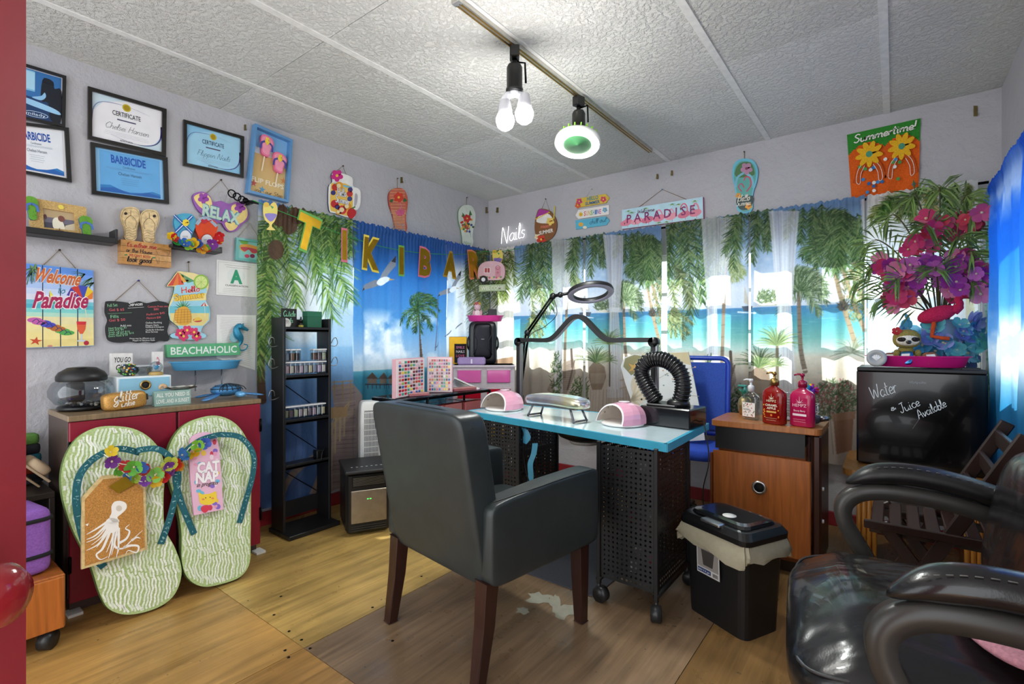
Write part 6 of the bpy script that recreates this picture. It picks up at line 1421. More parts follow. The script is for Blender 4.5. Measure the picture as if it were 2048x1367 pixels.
def jar(y,z,i,tilt=0,dark=False):
    o=thing('powder_jar','','jar',(RX0+rd-.04,RY0+y,z),group='clear jars of nail powder on the black rack')
    o.rotation_euler=(tilt,0,0)
    body,lidm=JM
    b=bpy.data.objects.new('jar_body',body); l=bpy.data.objects.new('lid',lidm); f=obj('powder',MB().col(pc[i%12] if not dark else ('#6a4a3a','#8a6a5a','#3a2f30')[i%3]).box((0,0,.03),(.032,.022,.045),.003),'satin',o)
    for q in (b,l):COL.objects.link(q); q.parent=o
    return o
jm=mesh_of(MB().col('#eef2f4').box((0,0,.036),(.044,.03,.07),.003),'jar_body'); jm.materials.append(M('clear')); jl=mesh_of(MB().col('#e6e6e8').box((0,0,.074),(.046,.032,.008),.002),'lid'); jl.materials.append(M('gloss')); JM=(jm,jl)
PN=('mauve','cream','plum grey','dusty pink','blue grey','sandy','slate blue','lilac','white','olive','dark plum','sage')
n=0
for row,(z,lst) in enumerate(((SHZ[1]+.022,[.04+.031*i for i in range(9)]),(SHZ[2]+.022,[.036+.031*i for i in range(9)]))):
    for i,y in enumerate(lst):j=jar(y,z,n); j['label']='clear jar of '+PN[n%12]+' nail powder in the row on the '+('upper' if row==0 else 'lower')+' rack shelf'; n+=1
for i,y in enumerate((.04,.075,.11,.225,.258,.29)):j=jar(y,SHZ[1]+.1015,n,0,i in (1,2,3)); j['label']='clear jar of '+(('brown','tan','black')[n%3] if i in (1,2,3) else PN[n%12])+' nail powder stacked on top of the jar row'; n+=1
def L2(u,x):return onL(u,680,x)[0]
t=thing('easel_chalkboard','little chalkboard sign reading Cuticle Oils on top of the rack','chalkboard',(RX0+.055,RY0+.085,SHZ[0]+.008),rot=ML)
obj('board',MB().col('#1d1f1e').box((0,.065,0),(.1,.13,.008),.001),'matte',t); m=MB(); m.script('Cuticle',(-.04,.08),(.04,.082),.035,.003,.0046,'#8fd8b0',.1); m.script('Oils',(-.02,.04),(.025,.042),.03,.003,.0046,'#8fd8b0',.1); obj('lettering',m,'paper',t); obj('easel_foot',MB().col('#c9a36a').box((0,.006,.015),(.08,.012,.04),.002),'wood',t)
t=thing('scent_puck','round white scalloped air freshener in front of the little chalkboard','air freshener',(RX0+.1,RY0+.04,SHZ[0]+.008+.034),rot=ML); p_=MB().col('#d8d8d4'); p_.lathe([(0,-.01),(.033,-.01),(.034,0),(.03,.008),(.022,.01),(.02,.006),(0,.006)],24); obj('case',p_,'plastic',t)
t=thing('oil_bottle','tiny black dropper bottle on top of the rack','bottle',(RX0+.09,RY0+.145,SHZ[0]+.008)); obj('glass',MB().col('#14100e').lathe([(.014,0),(.015,.003),(.015,.034),(.008,.04),(.007,.046)],16),'gloss',t); obj('cap',MB().col('#0e0e0f').lathe([(.009,.044),(.009,.062),(.005,.066),(.004,.078),(0,.08)],14),'plastic',t); obj('label_band',MB().col('#a39a3a').lathe([(.0153,.01),(.0153,.026)],16),'paper',t)
t=thing('green_box','dark green paper box standing on top of the rack','box',(RX0+.07,RY0+.235,SHZ[0]+.008)); obj('carton',MB().col('#1f5f46').box((0,0,.058),(.06,.1,.116),.002),'paper',t); obj('carton_lid',MB().col('#22674c').box((0,0,.1),(.063,.103,.035),.002),'paper',t)
t=thing('power_adapter','black plug-in power adapter on the low rack shelf','adapter',(RX0+.08,RY0+.27,SHZ[3]+.008)); obj('block',MB().col('#101011').box((0,0,.03),(.05,.045,.06),.005),'plastic',t); obj('cable',MB().col('#101011').tube(cat([(.0,.02,.05),(.03,.03,.07),(.05,.0,.05),(.07,-.02,.005)],6),.003,6),'plastic',t)

# ================================================================== space heater, tower fan
t=thing('space_heater','black cube space heater with silver grille panel on the floor','heater',(.523,1.985,0),R(62.6))
obj('case',MB().col('#161617').box((0,.01,.2),(.27,.33,.37),.02),'plastic',t); obj('top_plate',MB().col('#1e1e20').box((0,0,.393),(.285,.37,.02),.006),'satin',t)
fr=obj('front_frame',MB().col('#0f0f10').box((0,-.16,.2),(.26,.02,.36),.01),'plastic',t)
gl=MB().col('#2a2a2a').box((0,-.172,.335),(.2,.004,.06)); obj('mesh_window',gl,'metal',t)
for i in range(7):obj('heating_bar',MB().col('#8a8a80').box((0,-.1745,.312+i*.0075),(.19,.002,.0028)),'metal',t)
pn=obj('silver_panel',MB().col('#a89f92').box((0,-.173,.18),(.215,.008,.2),.003),'metal',t)
for x in (-.008,.008):obj('status_light',MB().col('#3cff5a').box((x,-.1775,.225),(.009,.002,.004)),'emit2',pn)
for i in range(3):obj('outlet_slat',MB().col('#2a2a2a').box((0,-.172,.038+i*.013),(.21,.006,.005)),'plastic',t)
for i in range(7):obj('button',MB().col('#c9c9c9').box((-.09+i*.03,-.08+(i%2)*.0,.4035),(.012,.006,.001)),'paper',t)
obj('side_grip',MB().col('#060606').box((-.1355,.03,.3),(.002,.05,.07),.001),'matte',t)
t=thing('tower_fan','white tower fan with a slotted grille standing behind the heater','fan',(.26,2.22,0),R(62)); fb=MB().col('#e6e6e4'); superell(fb,(0,0,.4),(.15,.14,.74),.25,28,20); obj('housing',fb,'plastic',t); obj('fan_base',MB().col('#dcdcda').lathe([(.11,0),(.11,.012),(.06,.03),(.05,.04)],24),'plastic',t)
for i in range(9):obj('grille_bar',MB().col('#f4f4f2').box((-.04+i*.01,-.0705,.45),(.0035,.006,.5)),'plastic',t)
for i in range(13):obj('grille_rib',MB().col('#eeeeec').box((0,-.0712,.21+i*.04),(.094,.006,.004)),'plastic',t)
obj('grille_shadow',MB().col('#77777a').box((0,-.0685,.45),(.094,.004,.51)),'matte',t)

# ================================================================== glass cart with swatch books and trays
CX0,CX1,CY0,CY1=.585,.845,2.0,2.86
t=thing('glass_cart','black framed cart with two glass shelves beside the nail desk','cart',(CX0,CY0,0)); cw_,cl_=CX1-CX0,CY1-CY0
for z,n_ in ((.835,'upper'),(.69,'lower')):
    y0=0 if z>.8 else .2
    obj('glass_shelf',MB().col('#c9d8dc').box((cw_/2,(y0+cl_)/2,z),(cw_,cl_-y0,.008),.002),'clear',t)
    for x in (0,cw_):obj('shelf_rail',MB().col('#1a1a1c').box((x,(y0+cl_)/2,z-.012),(.014,cl_-y0,.016)),'metal',t)
    for y in (y0,cl_):obj('shelf_rail',MB().col('#1a1a1c').box((cw_/2,y,z-.012),(cw_-.015,.014,.016)),'metal',t)
for x in (.0,cw_):
    for y in (.235,cl_):obj('leg',MB().col('#17171a').cyl((x,y,.0),(x,y,.83),.009,n=10),'metal',t)
CZ=.8395
def swatch(label,u0,t0,u1,t1,h,seed):
    P,Q=at(u0,680,t0),at(u1,680,t1); ex=(Q-P); ex.z=0; L=ex.length; s=Tilt('swatch_book',label,'swatch book',(P.x,P.y,CZ),ex,(0,0,1),group=None)
    fr=MB().col('#d8a8b4'); fr.box((L/2,h/2,-.012),(L,h,.024),.003); obj('cover',fr,'plastic',s.root); pg=MB().col('#e6d6d8'); pg.box((L/2,h/2,.002),(L*.94,h*.95,.006)); obj('page',pg,'paper',s.root)
    rr=random.Random(seed); ch=MB(); nx,ny=9,10
    pal=('#c8203a','#8a1f3a','#e0607a','#e8a0b0','#3a2a3a','#d8b8c8','#2f5fa8','#3f9a8a','#e8c84c','#6a4a8a','#f0e6e0','#b84a2c','#20252c','#8fae4c','#c87a9a','#a86a5c','#5a2f3a')
    for i in range(nx):
        for j in range(ny):
            x,y=L*(.08+.84*(i+.5)/nx),h*(.05+.9*(j+.5)/ny); w_,h_=L*.033,h*.03; c_=rr.choice(pal[:9] if j<3 else pal)
            ch.prism([(x-w_,y+h_),(x-w_,y-h_*.6),(x-w_*.5,y-h_),(x+w_*.5,y-h_),(x+w_,y-h_*.6),(x+w_,y+h_)],.005,.008,c_)
    obj('nail_chips',ch,'gloss',s.root)['kind']='stuff'
swatch('pink nail colour swatch book turned aside on the glass cart',790,3.06,849,3.38,.245,1); swatch('pink nail colour swatch book facing out on the glass cart',854,3.44,905,3.44,.245,2)
def flat(label,loc,rz,d,col,n=1):
    t=thing('nail_case',label,'case',loc,rz); obj('case_base',MB().col(col).box((0,0,d[2]*.3),(d[0],d[1],d[2]*.6),.004),'milky',t); obj('case_lid',MB().col('#e6b0ac').box((0,0,d[2]*.8),(d[0]*1.02,d[1]*1.02,d[2]*.38),.004),'milky',t)
flat('closed pink nail tip case lying beside the left swatch book',(.79,2.2,CZ),R(70),(.14,.06,.02),'#d8909a'); flat('closed pink nail tip case lying below the facing swatch book',(.8,2.62,CZ),R(80),(.2,.06,.025),'#c87a84')
t=thing('paper_leaflets','loose white leaflets fanned out on the glass cart end','paper',(.7,2.76,CZ));
for i in range(6):m=MB().col('#eceae6'); m.tr(Matrix.Translation((0,0,.004+.006*i))@Matrix.Rotation(R(-20+12*i),4,'Z')@Matrix.Rotation(R(5+4*i),4,'Y')); m.box((.0,0,.004),(.2,.1,.0015)); obj('leaflet',m,'paper',t)
for i,(y,x,c_) in enumerate(((.32,.08,'#d88a8a'),(.32,.19,'#dd9a94'),(.5,.08,'#d07f82'),(.5,.19,'#d88a8a'),(.7,.08,'#d89088'),(.7,.19,'#cf7a7c'))):
    t=thing('pink_tray','pink nail tip box on the '+('wall' if x<.1 else 'room')+' side of the lower glass shelf, '+('by tower fan','midway','by drawer tower')[i// 2],'box',(CX0+x,CY0+y,.695),0,'pink boxes on the lower cart shelf'); obj('box_body',MB().col(c_).box((0,0,.032),(.1,.165,.064),.004),'milky',t); obj('box_lid',MB().col('#e8aaa6').box((0,0,.07),(.104,.17,.012),.003),'clear',t)

# ================================================================== drawer tower with speaker in the corner
TP=at(968,680,4.0); TR=math.atan2(-ray(968)[0],ray(968)[1]); TW,TD,TH_=.5,.3,1.0
t=thing('drawer_tower','white drawer tower with pink, red and orange drawers in the corner','drawer unit',(TP.x,TP.y,0),TR)
obj('shell',MB().col('#eee6ea').box((0,TD/2+.01,TH_/2),(TW,TD,TH_),.008),'milky',t); obj('top_cover',MB().col('#f2eaf0').box((0,TD/2,TH_-.008),(TW+.01,TD+.03,.016),.004),'milky',t)
for j,c_ in enumerate(('#d860a8','#b8142c','#d8701c','#e0b02c','#6fae4c','#4f8fc8')):
    for x in (-.118,.118):d=obj('drawer',MB().col(c_).box((x,.004,TH_-.09-j*.15),(.185,.018,.1),.004),'gloss',t); obj('drawer_rim',MB().col('#f0e4ea').box((x,.002,TH_-.036-j*.15),(.2,.016,.012),.003),'milky',d)
RT_=Matrix.Translation((TP.x,TP.y,0))@Matrix.Rotation(TR,4,'Z')
def ont(x,y,z):return tuple(RT_@Vector((x,y,z)))
t=thing('lilac_case','lilac translucent storage case on the front of the drawer tower','case',ont(-.1,.055,TH_),TR); obj('case_body',MB().col('#c8aee0').box((0,0,.032),(.225,.09,.062),.012),'milky',t); obj('latch',MB().col('#e6dcf0').box((0,-.046,.03),(.012,.006,.036),.002),'plastic',t)
t=thing('loudspeaker','black portable loudspeaker with moulded corners on the drawer tower','speaker',ont(-.01,.2,TH_),TR); sp=MB(); superell(sp,(0,0,.178),(.235,.17,.355),.28,32,18,'#1c1c20'); obj('cabinet',sp,'plastic',t); g=MB(); superell(g,(0,-.055,.19),(.16,.08,.3),.35,24,14,'#26262b'); obj('grille',g,'metal',t)
for k in (-1,1):
    m=MB().col('#131316'); m.tube([(k*.06,-.097,.32),(k*.075,-.097,.25),(k*.05,-.1,.2),(k*.05,-.1,.14),(k*.075,-.097,.08)],.004,6); obj('moulded_ridge',m,'plastic',t); obj('side_handle',MB().col('#0e0e10').tube(cat([(k*.112,-.05,.23),(k*.125,-.07,.2),(k*.125,-.07,.15),(k*.112,-.05,.12)],5),.008,8),'plastic',t)
m=MB(); m.tr(Matrix.Translation((0,-.0968,.21))@Matrix.Rotation(R(90),4,'X')); m.text('ion',(-.012,-.004),(.012,-.004),.009,.0,'#c9c9cc'); obj('badge',m,'paper',t)
pt=fftray('flip_flop_tray','hot pink flip-flop shaped tray on the loudspeaker','tray',ont(.01,.19,TH_+.357),TR,.3,.14,.05,'#e0409a')
t=thing('plush_toy','small pink and white plush toy with a flower crown in the pink tray','toy',ont(-.055,.19,TH_+.364),TR); b=MB(); superell(b,(0,0,.045),(.06,.055,.09),.8,16,10,'#e6d3d6'); superell(b,(0,-.005,.115),(.055,.05,.06),.9,16,10,'#e0b8c4'); obj('body',b,'plush',t); b=MB()
for i in range(7):a_=2*math.pi*i/7; petalflower(b,(.024*math.cos(a_),.022*math.sin(a_),.142),.014,('#e0b04c','#d87a3c','#c8606a')[i%3],(math.cos(a_),math.sin(a_),.6))
obj('flower_crown',b,'petal',t); b=MB(); 
for k in (-1,1):superell(b,(k*.03,-.012,.06),(.022,.025,.06),.9,10,6,'#d8a8b4')
obj('arms',b,'plush',t)['kind']='stuff'
t=thing('phone_stand','small dark tilted display with white stand in the pink tray','clock',ont(.07,.19,TH_+.364),TR); m=MB().col('#2a2b33'); m.tr(Matrix.Translation((0,0,.06))@Matrix.Rotation(R(-18),4,'X')); m.box((0,0,0),(.075,.012,.08),.004); obj('screen_body',m,'gloss',t); obj('stand_foot',MB().col('#e0dedd').box((-.01,-.01,.012),(.05,.07,.024),.006),'plastic',t)
s_=at(919,680,3.97); s=Tilt('letter_board','gold framed black letter board standing at the drawer tower edge','sign',ont(-.218,.2,TH_),Matrix.Rotation(TR,3,'Z')@Vector((1,0,0)),(0,0,1))
obj('gold_frame',MB().col('#b8902c').box((0,.115,-.01),(.15,.23,.02),.003),'foil',s.root); obj('felt',MB().col('#17151a').box((.02,.09,.002),(.1,.16,.006)),'fabric',s.root); m=MB()
for j,tx in enumerate(('SMILE','NAILS','LOVE')):m.text(tx,(-.015,.13-j*.035),(.055,.13-j*.035),.02,.0056,('#d87aa8','#e8e0e4','#d85a8a')[j])
obj('letters',m,'paper',s.root)

# ================================================================== nail desk
DZ=.76
A_,B_=onH(1334,888,DZ),onH(932,821,DZ)
top=[A_,(A_[0]-.02,A_[1]+.66),(B_[0]+.04,B_[1]+.45),B_]
cxd,cyd=1.8,2.4
t=thing('nail_desk','manicure desk with glass top edged in turquoise tape on black perforated legs','desk',(cxd,cyd,0)); tp=[(x-cxd,y-cyd) for x,y in top]
ins=lambda k:[(x+(0-x)*k,y+(0-y)*k*1.8) for x,y in tp]
obj('top_panel',MB().prism(tp,DZ-.03,DZ-.006,'#e2e2e8','#3f9fc0'),'satin',t); obj('glass_sheet',MB().prism(ins(.01),DZ-.0058,DZ,'#cfe4ea','#5fb8cc'),'gloss',t)
for i in range(4):p,q=tp[i],tp[(i+1)%4]; d=(Vector(q)-Vector(p)).normalized(); n_=Vector((-d.y,d.x)); m=MB().col('#3fa8c8'); P0,P1=Vector(p),Vector(q); m.prism([tuple(P0-n_*.003),tuple(P1-n_*.003),tuple(P1+n_*.014),tuple(P0+n_*.014)],DZ-.034,DZ+.0012); obj('edge_tape',m,'satin',t)
def perf(w,h,cell,hole,col):
    """a metal sheet with real round-ish holes: grid of frames"""
    mb=MB().col(col); nx,ny=int(w/cell),int(h/cell); V=[]; F=[]; r=hole/2; mx,my=(w-nx*cell)/2,(h-ny*cell)/2
    O8=[(r*math.cos(a_),r*math.sin(a_)) for a_ in [R(22.5+45*k) for k in range(8)]]
    for i in range(nx):
        for j in range(ny):
            cx,cy=mx+(i+.5)*cell-w/2,my+(j+.5)*cell; b=len(V); hc=cell/2
            V+=[(cx+x,0,cy+y) for x,y in ((hc,hc),(-hc,hc),(-hc,-hc),(hc,-hc))]+[(cx+x,0,cy+y) for x,y in O8]
            F+=[(b+0,b+1,b+4+1,b+4+0),(b+1,b+2,b+4+3,b+4+2),(b+2,b+3,b+4+5,b+4+4),(b+3,b+0,b+4+7,b+4+6),(b+1,b+4+2,b+4+1),(b+2,b+4+4,b+4+3),(b+3,b+4+6,b+4+5),(b+0,b+4+0,b+4+7)]
    mb.add(V,F)
    for x0,x1,z0,z1 in ((-w/2,-w/2+mx,0,h),(w/2-mx,w/2,0,h),(-w/2,w/2,0,my),(-w/2,w/2,h-my,h)):
        if x1-x0>1e-4 and z1-z0>1e-4:mb.add([(x0,0,z0),(x1,0,z0),(x1,0,z1),(x0,0,z1)],[(0,1,2,3)])
    return mesh_of(mb,'perforated_panel')
PW,PD,Z0,Z1=.29,.42,.1,DZ-.03
mF=perf(PW-.03,Z1-Z0-.02,.022,.0108,'#17181a'); mS=perf(PD-.03,Z1-Z0-.02,.022,.0108,'#17181a')
for m_ in (mF,mS):m_.materials.append(M('satin'))
for px_,py_ in ((2.3,2.28),(1.42,2.47)):
    for sx in (-1,1):
        for sy in (-1,1):
            x,y=px_-cxd+sx*(PW/2-.008),py_-cyd+sy*(PD/2-.008); obj('post',MB().col('#141416').box((x,y,(Z0+Z1)/2-.01),(.018,.018,Z1-Z0+.03),.002),'satin',t)
            castor(t,x,y,.032,R(-30*sx+40*sy),.09)
    for sy in (-1,1):o=obj('perforated_panel',mF,'satin',t); o.location=(px_-cxd,py_-cyd+sy*(PD/2-.008),Z0+.01)
    for sx in (-1,1):o=obj('perforated_panel',mS,'satin',t); o.rotation_euler=(0,0,R(90)); o.location=(px_-cxd+sx*(PW/2-.008),py_-cyd,Z0+.01)
    for sx in (-1,1):obj('bottom_rail',MB().col('#141416').cyl((px_-cxd+sx*(PW/2-.008),py_-cyd-PD/2,Z0),(px_-cxd+sx*(PW/2-.008),py_-cyd+PD/2,Z0),.013,n=10),'satin',t)
    for z in (.14,.34,.54):
        obj('inner_shelf',MB().col('#1a1a1c').box((px_-cxd,py_-cyd,z),(PW-.05,PD-.05,.01)),'satin',t)
def deskthing(name,label,cat_,u,v,rz,dz=0):x,y=onH(u,v,DZ+.0015); return thing(name,label,cat_,(x,y,DZ+.0015+dz),rz)
for i in range(14):
    px_,py_=((2.3,2.28),(1.42,2.47))[i%2]; x,y=px_+random.uniform(-.09,.09),py_+random.uniform(-.15,.12); z=(.145,.345,.545)[i%3]
    t2=thing('polish_bottle',('pearl','red','white','rose','maroon')[i%5]+' polish bottle on the '+('bottom','middle','top')[i%3]+' shelf inside the desk leg beside the '+('waste bin','glass cart')[i%2],'bottle',(x,y,z),group='bottles inside the perforated desk legs'); c_=('#d8d4d0','#c83a5a','#e8e4e0','#b84a6a','#8a3a4a')[i%5]; obj('glass',MB().col(c_).lathe([(.018,0),(.02,.004),(.02,.04),(.008,.05)],12),'gloss',t2); obj('cap',MB().col('#1a1a1a').lathe([(.009,.05),(.008,.085),(0,.086)],10),'plastic',t2)
# dangling tape, foot cushion under the top, cables
t2=thing('masking_tape_strip','strip of turquoise masking tape dangling under the desk top','tape',(1.6,2.33,DZ-.04)); m=MB().col('#4fa8cc'); P=cat([(-.09,-.02,.0),(-.05,-.03,-.02),(-.03,-.03,-.06),(-.06,-.03,-.1)],5); m.add([(p[0],p[1],p[2]+s_*.0+(.0)) for p in P for s_ in (0,)]+[(p[0]+.045,p[1]+.005,p[2]-.012) for p in P],[(i,i+1,len(P)+i+1,len(P)+i) for i in range(len(P)-1)]); obj('upper_strip',m,'satin',t2)
m=MB().col('#4fa8cc'); P=cat([(.03,-.03,-.1),(.02,-.03,-.16),(.0,-.035,-.22),(.0,-.03,-.3),(-.02,-.03,-.36)],5); m.add([tuple(p) for p in P]+[(p[0]+.035,p[1]+.004,p[2]+.004) for p in P],[(i,i+1,len(P)+i+1,len(P)+i) for i in range(len(P)-1)]); obj('lower_strip',m,'satin',t2)
obj('cord',MB().col('#141416').tube(cat([(-.03,-.02,.006),(-.04,-.03,-.1),(-.02,-.03,-.24),(.02,-.03,-.36)],5),.004,6),'plastic',t2)
t2=thing('dust_filter','dark rounded dust fan unit mounted under the desk top','fan unit',(1.88,2.45,DZ-.032)); f_=MB().col('#161618'); f_.lathe([(.16,0),(.165,-.02),(.14,-.06),(.08,-.085),(0,-.09)],28); obj('housing',f_,'black',t2); obj('filter_edge',MB().col('#b9b5ac').lathe([(.09,-.082),(.08,-.1),(0,-.101)],20),'fabric',t2)
# UV lamps
def uvlamp(label,u,v,rz,k=1):
    t=deskthing('nail_lamp',label,'nail lamp',u,v,rz); NX,NY=15,7; V=[]; F=[]
    prof=lambda a:(.115*k*math.cos(a),.105*k*max(0,math.sin(a))**.8)
    def ring(y,sc):return [(prof(math.pi*i/NX)[0]*sc,y,prof(math.pi*i/NX)[1]*sc+.012) for i in range(NX+1)]
    ys=[(-.095*k,.93),(-.04*k,1.0),(.02*k,.99),(.07*k,.86),(.1*k,.62),(.112*k,.3)]
    for y,sc in ys:V+=[(p[0],p[1]+.35*p[2]*(1 if y<0 else .3),p[2]) for p in ring(y,sc)]
    for j in range(len(ys)-1):
        for i in range(NX):b=j*(NX+1)+i; f=[(b,b+1,b+NX+2),(b,b+NX+2,b+NX+1)] if (i+j)%2 else [(b,b+1,b+NX+1),(b+1,b+NX+2,b+NX+1)]; F+=f
    F.append(tuple(range((len(ys)-1)*(NX+1),len(ys)*(NX+1)))); obj('faceted_shell',MB().col('#e4a6be').add(V,F,None,False),'gloss',t)
    V2=[];
    for y,sc in ys:V2+=[(p[0],p[1]+.35*p[2]*(1 if y<0 else .3)+(.002 if y<-.09*k else -.006),p[2]) for p in ring(y,sc*.93)]
    obj('inner_shell',MB().col('#c9bcb0').add(V2,[tuple(reversed(f)) for f in F],None,True),'satin',t)
    a0,a1=[[(p[0],p[1]+.35*p[2],p[2]) for p in ring(*q_)] for q_ in ((-.095*k,.94),(-.097*k,.86))]; obj('mouth_rim',MB().col('#f2ecec').add(a0+a1,[(i,NX+1+i,NX+2+i,i+1) for i in range(NX)],None,True),'gloss',t)
    obj('base_plate',MB().col('#efeae8').lathe([(.105*k,0),(.113*k,.003),(.113*k,.012),(.1*k,.014),(0,.014)],28,(0,.0,0),sy=.95),'gloss',t); obj('power_button',MB().col('#e6dce2').lathe([(.03*k,0),(.028*k,.004),(0,.004)],18,(0,.012,.012+.104*k)),'gloss',t)
    for i in range(6):a_=R(30+24*i); obj('led',MB().col('#8a7f74').sph((.098*k*math.cos(a_),-.05*k,.012+.09*k*math.sin(a_)),.005,6,4),'gloss',t)
uvlamp('pink faceted nail lamp at the taped desk corner by the dust collector',1245,848,R(-25)); uvlamp('pink faceted nail lamp at the desk end by the glass cart',1007,818,R(-8),1.05)
# hand rest
t=deskthing('hand_rest','iridescent silver manicure hand rest on four metal legs','hand rest',1113,836,R(-10))
m=MB(); superell(m,(0,0,.105),(.43,.13,.062),.45,40,14,'#cfcfd8',bend=lambda q:(q.x,q.y,q.z-.25*q.x*q.x))
def irid():
    mt,nt,N,Lk,b=nodemat('iridescent'); tc=N.new('ShaderNodeTexCoord'); nz=N.new('ShaderNodeTexNoise'); nz.inputs['Scale'].default_value=6; Lk.new(tc.outputs['Object'],nz.inputs['Vector']); cr=N.new('ShaderNodeValToRGB'); Lk.new(nz.outputs[0],cr.inputs[0]); e=cr.color_ramp.elements
    e[0].position=.3; e[0].color=(.5,.48,.62,1); e[1].position=.75; e[1].color=(.5,.62,.6,1); x=e.new(.45); x.color=(.66,.66,.7,1); x=e.new(.58); x.color=(.72,.66,.42,1)
    Lk.new(cr.outputs[0],b.inputs['Base Color']); b.inputs['Metallic'].default_value=.75; b.inputs['Roughness'].default_value=.22; return mt
obj('cushion',m,irid(),t); obj('under_plate',MB().col('#8a8a90').box((0,0,.07),(.36,.1,.008),.003),'metal',t)
for sx in (-1,1):
    for sy in (-1,1):obj('leg',MB().col('#7f7f86').cyl((sx*.14,sy*.045,.07),(sx*.175,sy*.055,0),.006,n=8),'metal',t)
    obj('foot_bar',MB().col('#7f7f86').cyl((sx*.175,-.055,.006),(sx*.175,.055,.006),.005,n=8),'metal',t)
# arch lamp
yb=2.66; P0,P1=onB(1042,680,yb+.05)[0],onB(1304,680,yb)[0]
t=thing('arch_lamp','black arched desk lamp spanning the nail desk','lamp',(P0,yb+.03,DZ+.0015)); W_=P1-P0; H_=.44
for x in (0,W_):obj('post',MB().col('#141416').box((x,0,H_/2),(.03,.034,H_),.004),'satin',t); obj('post_face',MB().col('#8f8f94').box((x+(.02 if x==0 else .019),-.004,H_/2),(.012,.028,H_-.03),.002),'metal',t); obj('corner_joint',MB().col('#101012').tr(Matrix.Translation((x,0,H_-.012))@Matrix.Rotation(R(90),4,'X')).lathe([(0,-.022),(.028,-.022),(.028,.022),(0,.022)],18),'plastic',t)
ar=[(0,0,H_)]+[(W_*f,0,H_+z) for f,z in ((.12,.0),(.24,.0),(.3,.02),(.36,.07),(.43,.13),(.48,.145),(.53,.13),(.6,.07),(.66,.02),(.72,.0),(.85,0))]+[(W_,0,H_)]
P=cat(ar,5); V=[]; F=[]
for i,p in enumerate(P):
    tt=Vector(P[min(i+1,len(P)-1)])-Vector(P[max(i-1,0)]); n_=Vector((-tt.z,0,tt.x)).normalized()*.013; V+=[Vector(p)+n_+Vector((0,-.022,0)),Vector(p)+n_+Vector((0,.022,0)),Vector(p)-n_+Vector((0,.022,0)),Vector(p)-n_+Vector((0,-.022,0))]
for i in range(len(P)-1):
    for k in range(4):F.append((i*4+k,i*4+(k+1)%4,i*4+4+(k+1)%4,i*4+4+k))
obj('arch',MB().col('#161618').add(V,F+[(0,3,2,1),tuple(len(V)-4+k for k in range(4))]),'satin',t)
st=MB().col('#b5b5ba'); n4=len(P)
st.add([tuple(V[i*4+3]+Vector((0,.004,0))+(V[i*4+3]-V[i*4]).normalized()*.0015) for i in range(n4)]+[tuple(V[i*4+2]+Vector((0,-.004,0))+(V[i*4+2]-V[i*4+1]).normalized()*.0015) for i in range(n4)],[(i,i+1,n4+i+1,n4+i) for i in range(n4-1)]); obj('light_strip',st,'satin',t)
# ring lamp on its articulated arm
q0=at(1030,806,3.4); t=thing('ring_lamp','black clamp lamp with a hollow ring head above the desk','lamp',(q0.x,q0.y+.04,DZ+.0015)); o=Vector((q0.x,q0.y+.04,DZ+.0015))
pt=lambda u,v,tt:tuple(at(u,v,tt)-o)
b0=(0,0,0); e1=pt(1055,665,3.38); e2=pt(1106,592,3.34); rc=Vector(pt(1181,585,3.22))
obj('clamp',MB().col('#131315').box((0,0,.03),(.05,.06,.06),.004),'metal',t)
for dx in (-.012,.012):obj('lower_arm',MB().col('#141416').cyl((dx,0,.05),(e1[0]+dx,e1[1],e1[2]),.007,n=8),'metal',t); obj('upper_arm',MB().col('#141416').cyl((e1[0]+dx,e1[1],e1[2]),(e2[0]+dx,e2[1],e2[2]),.007,n=8),'metal',t)
for e in (e1,e2):obj('elbow',MB().col('#101012').sph(e,.022,12,8),'plastic',t)
e3=rc+Vector((-.14,-.05,.0)); obj('swivel',MB().col('#101012').cyl(e2,tuple(e3),.011,n=8).sph(tuple((Vector(e2)+e3)/2),.02,10,6),'plastic',t)
rm=Matrix.Translation(rc)@Matrix.Rotation(YAW,4,'Z')@Matrix.Rotation(R(-19),4,'X')@Matrix.Rotation(R(-3),4,'Y'); RR=.145
m=MB().tr(rm).col('#17171a'); m.lathe([(RR-.034,-.01),(RR-.034,.012),(RR-.02,.018),(RR,.016),(RR+.004,.006),(RR+.004,-.01)],40,caps=False); obj('ring_housing',m,'satin',t)
m=MB().tr(rm).col('#a9a6b8'); m.lathe([(RR+.003,-.011),(RR-.004,-.016),(RR-.03,-.016),(RR-.033,-.011)],40,caps=False); obj('ring_diffuser',m,'satin',t)
obj('cable',MB().col('#101012').tube(cat([e2,tuple(Vector(e2)+Vector((.03,0,-.12))),tuple((Vector(e1)+Vector(e2))/2+Vector((.04,0,-.08))),tuple(Vector(e1)+Vector((.0,0,-.05))),(.02,0,.1)],8),.0025,5),'plastic',t)
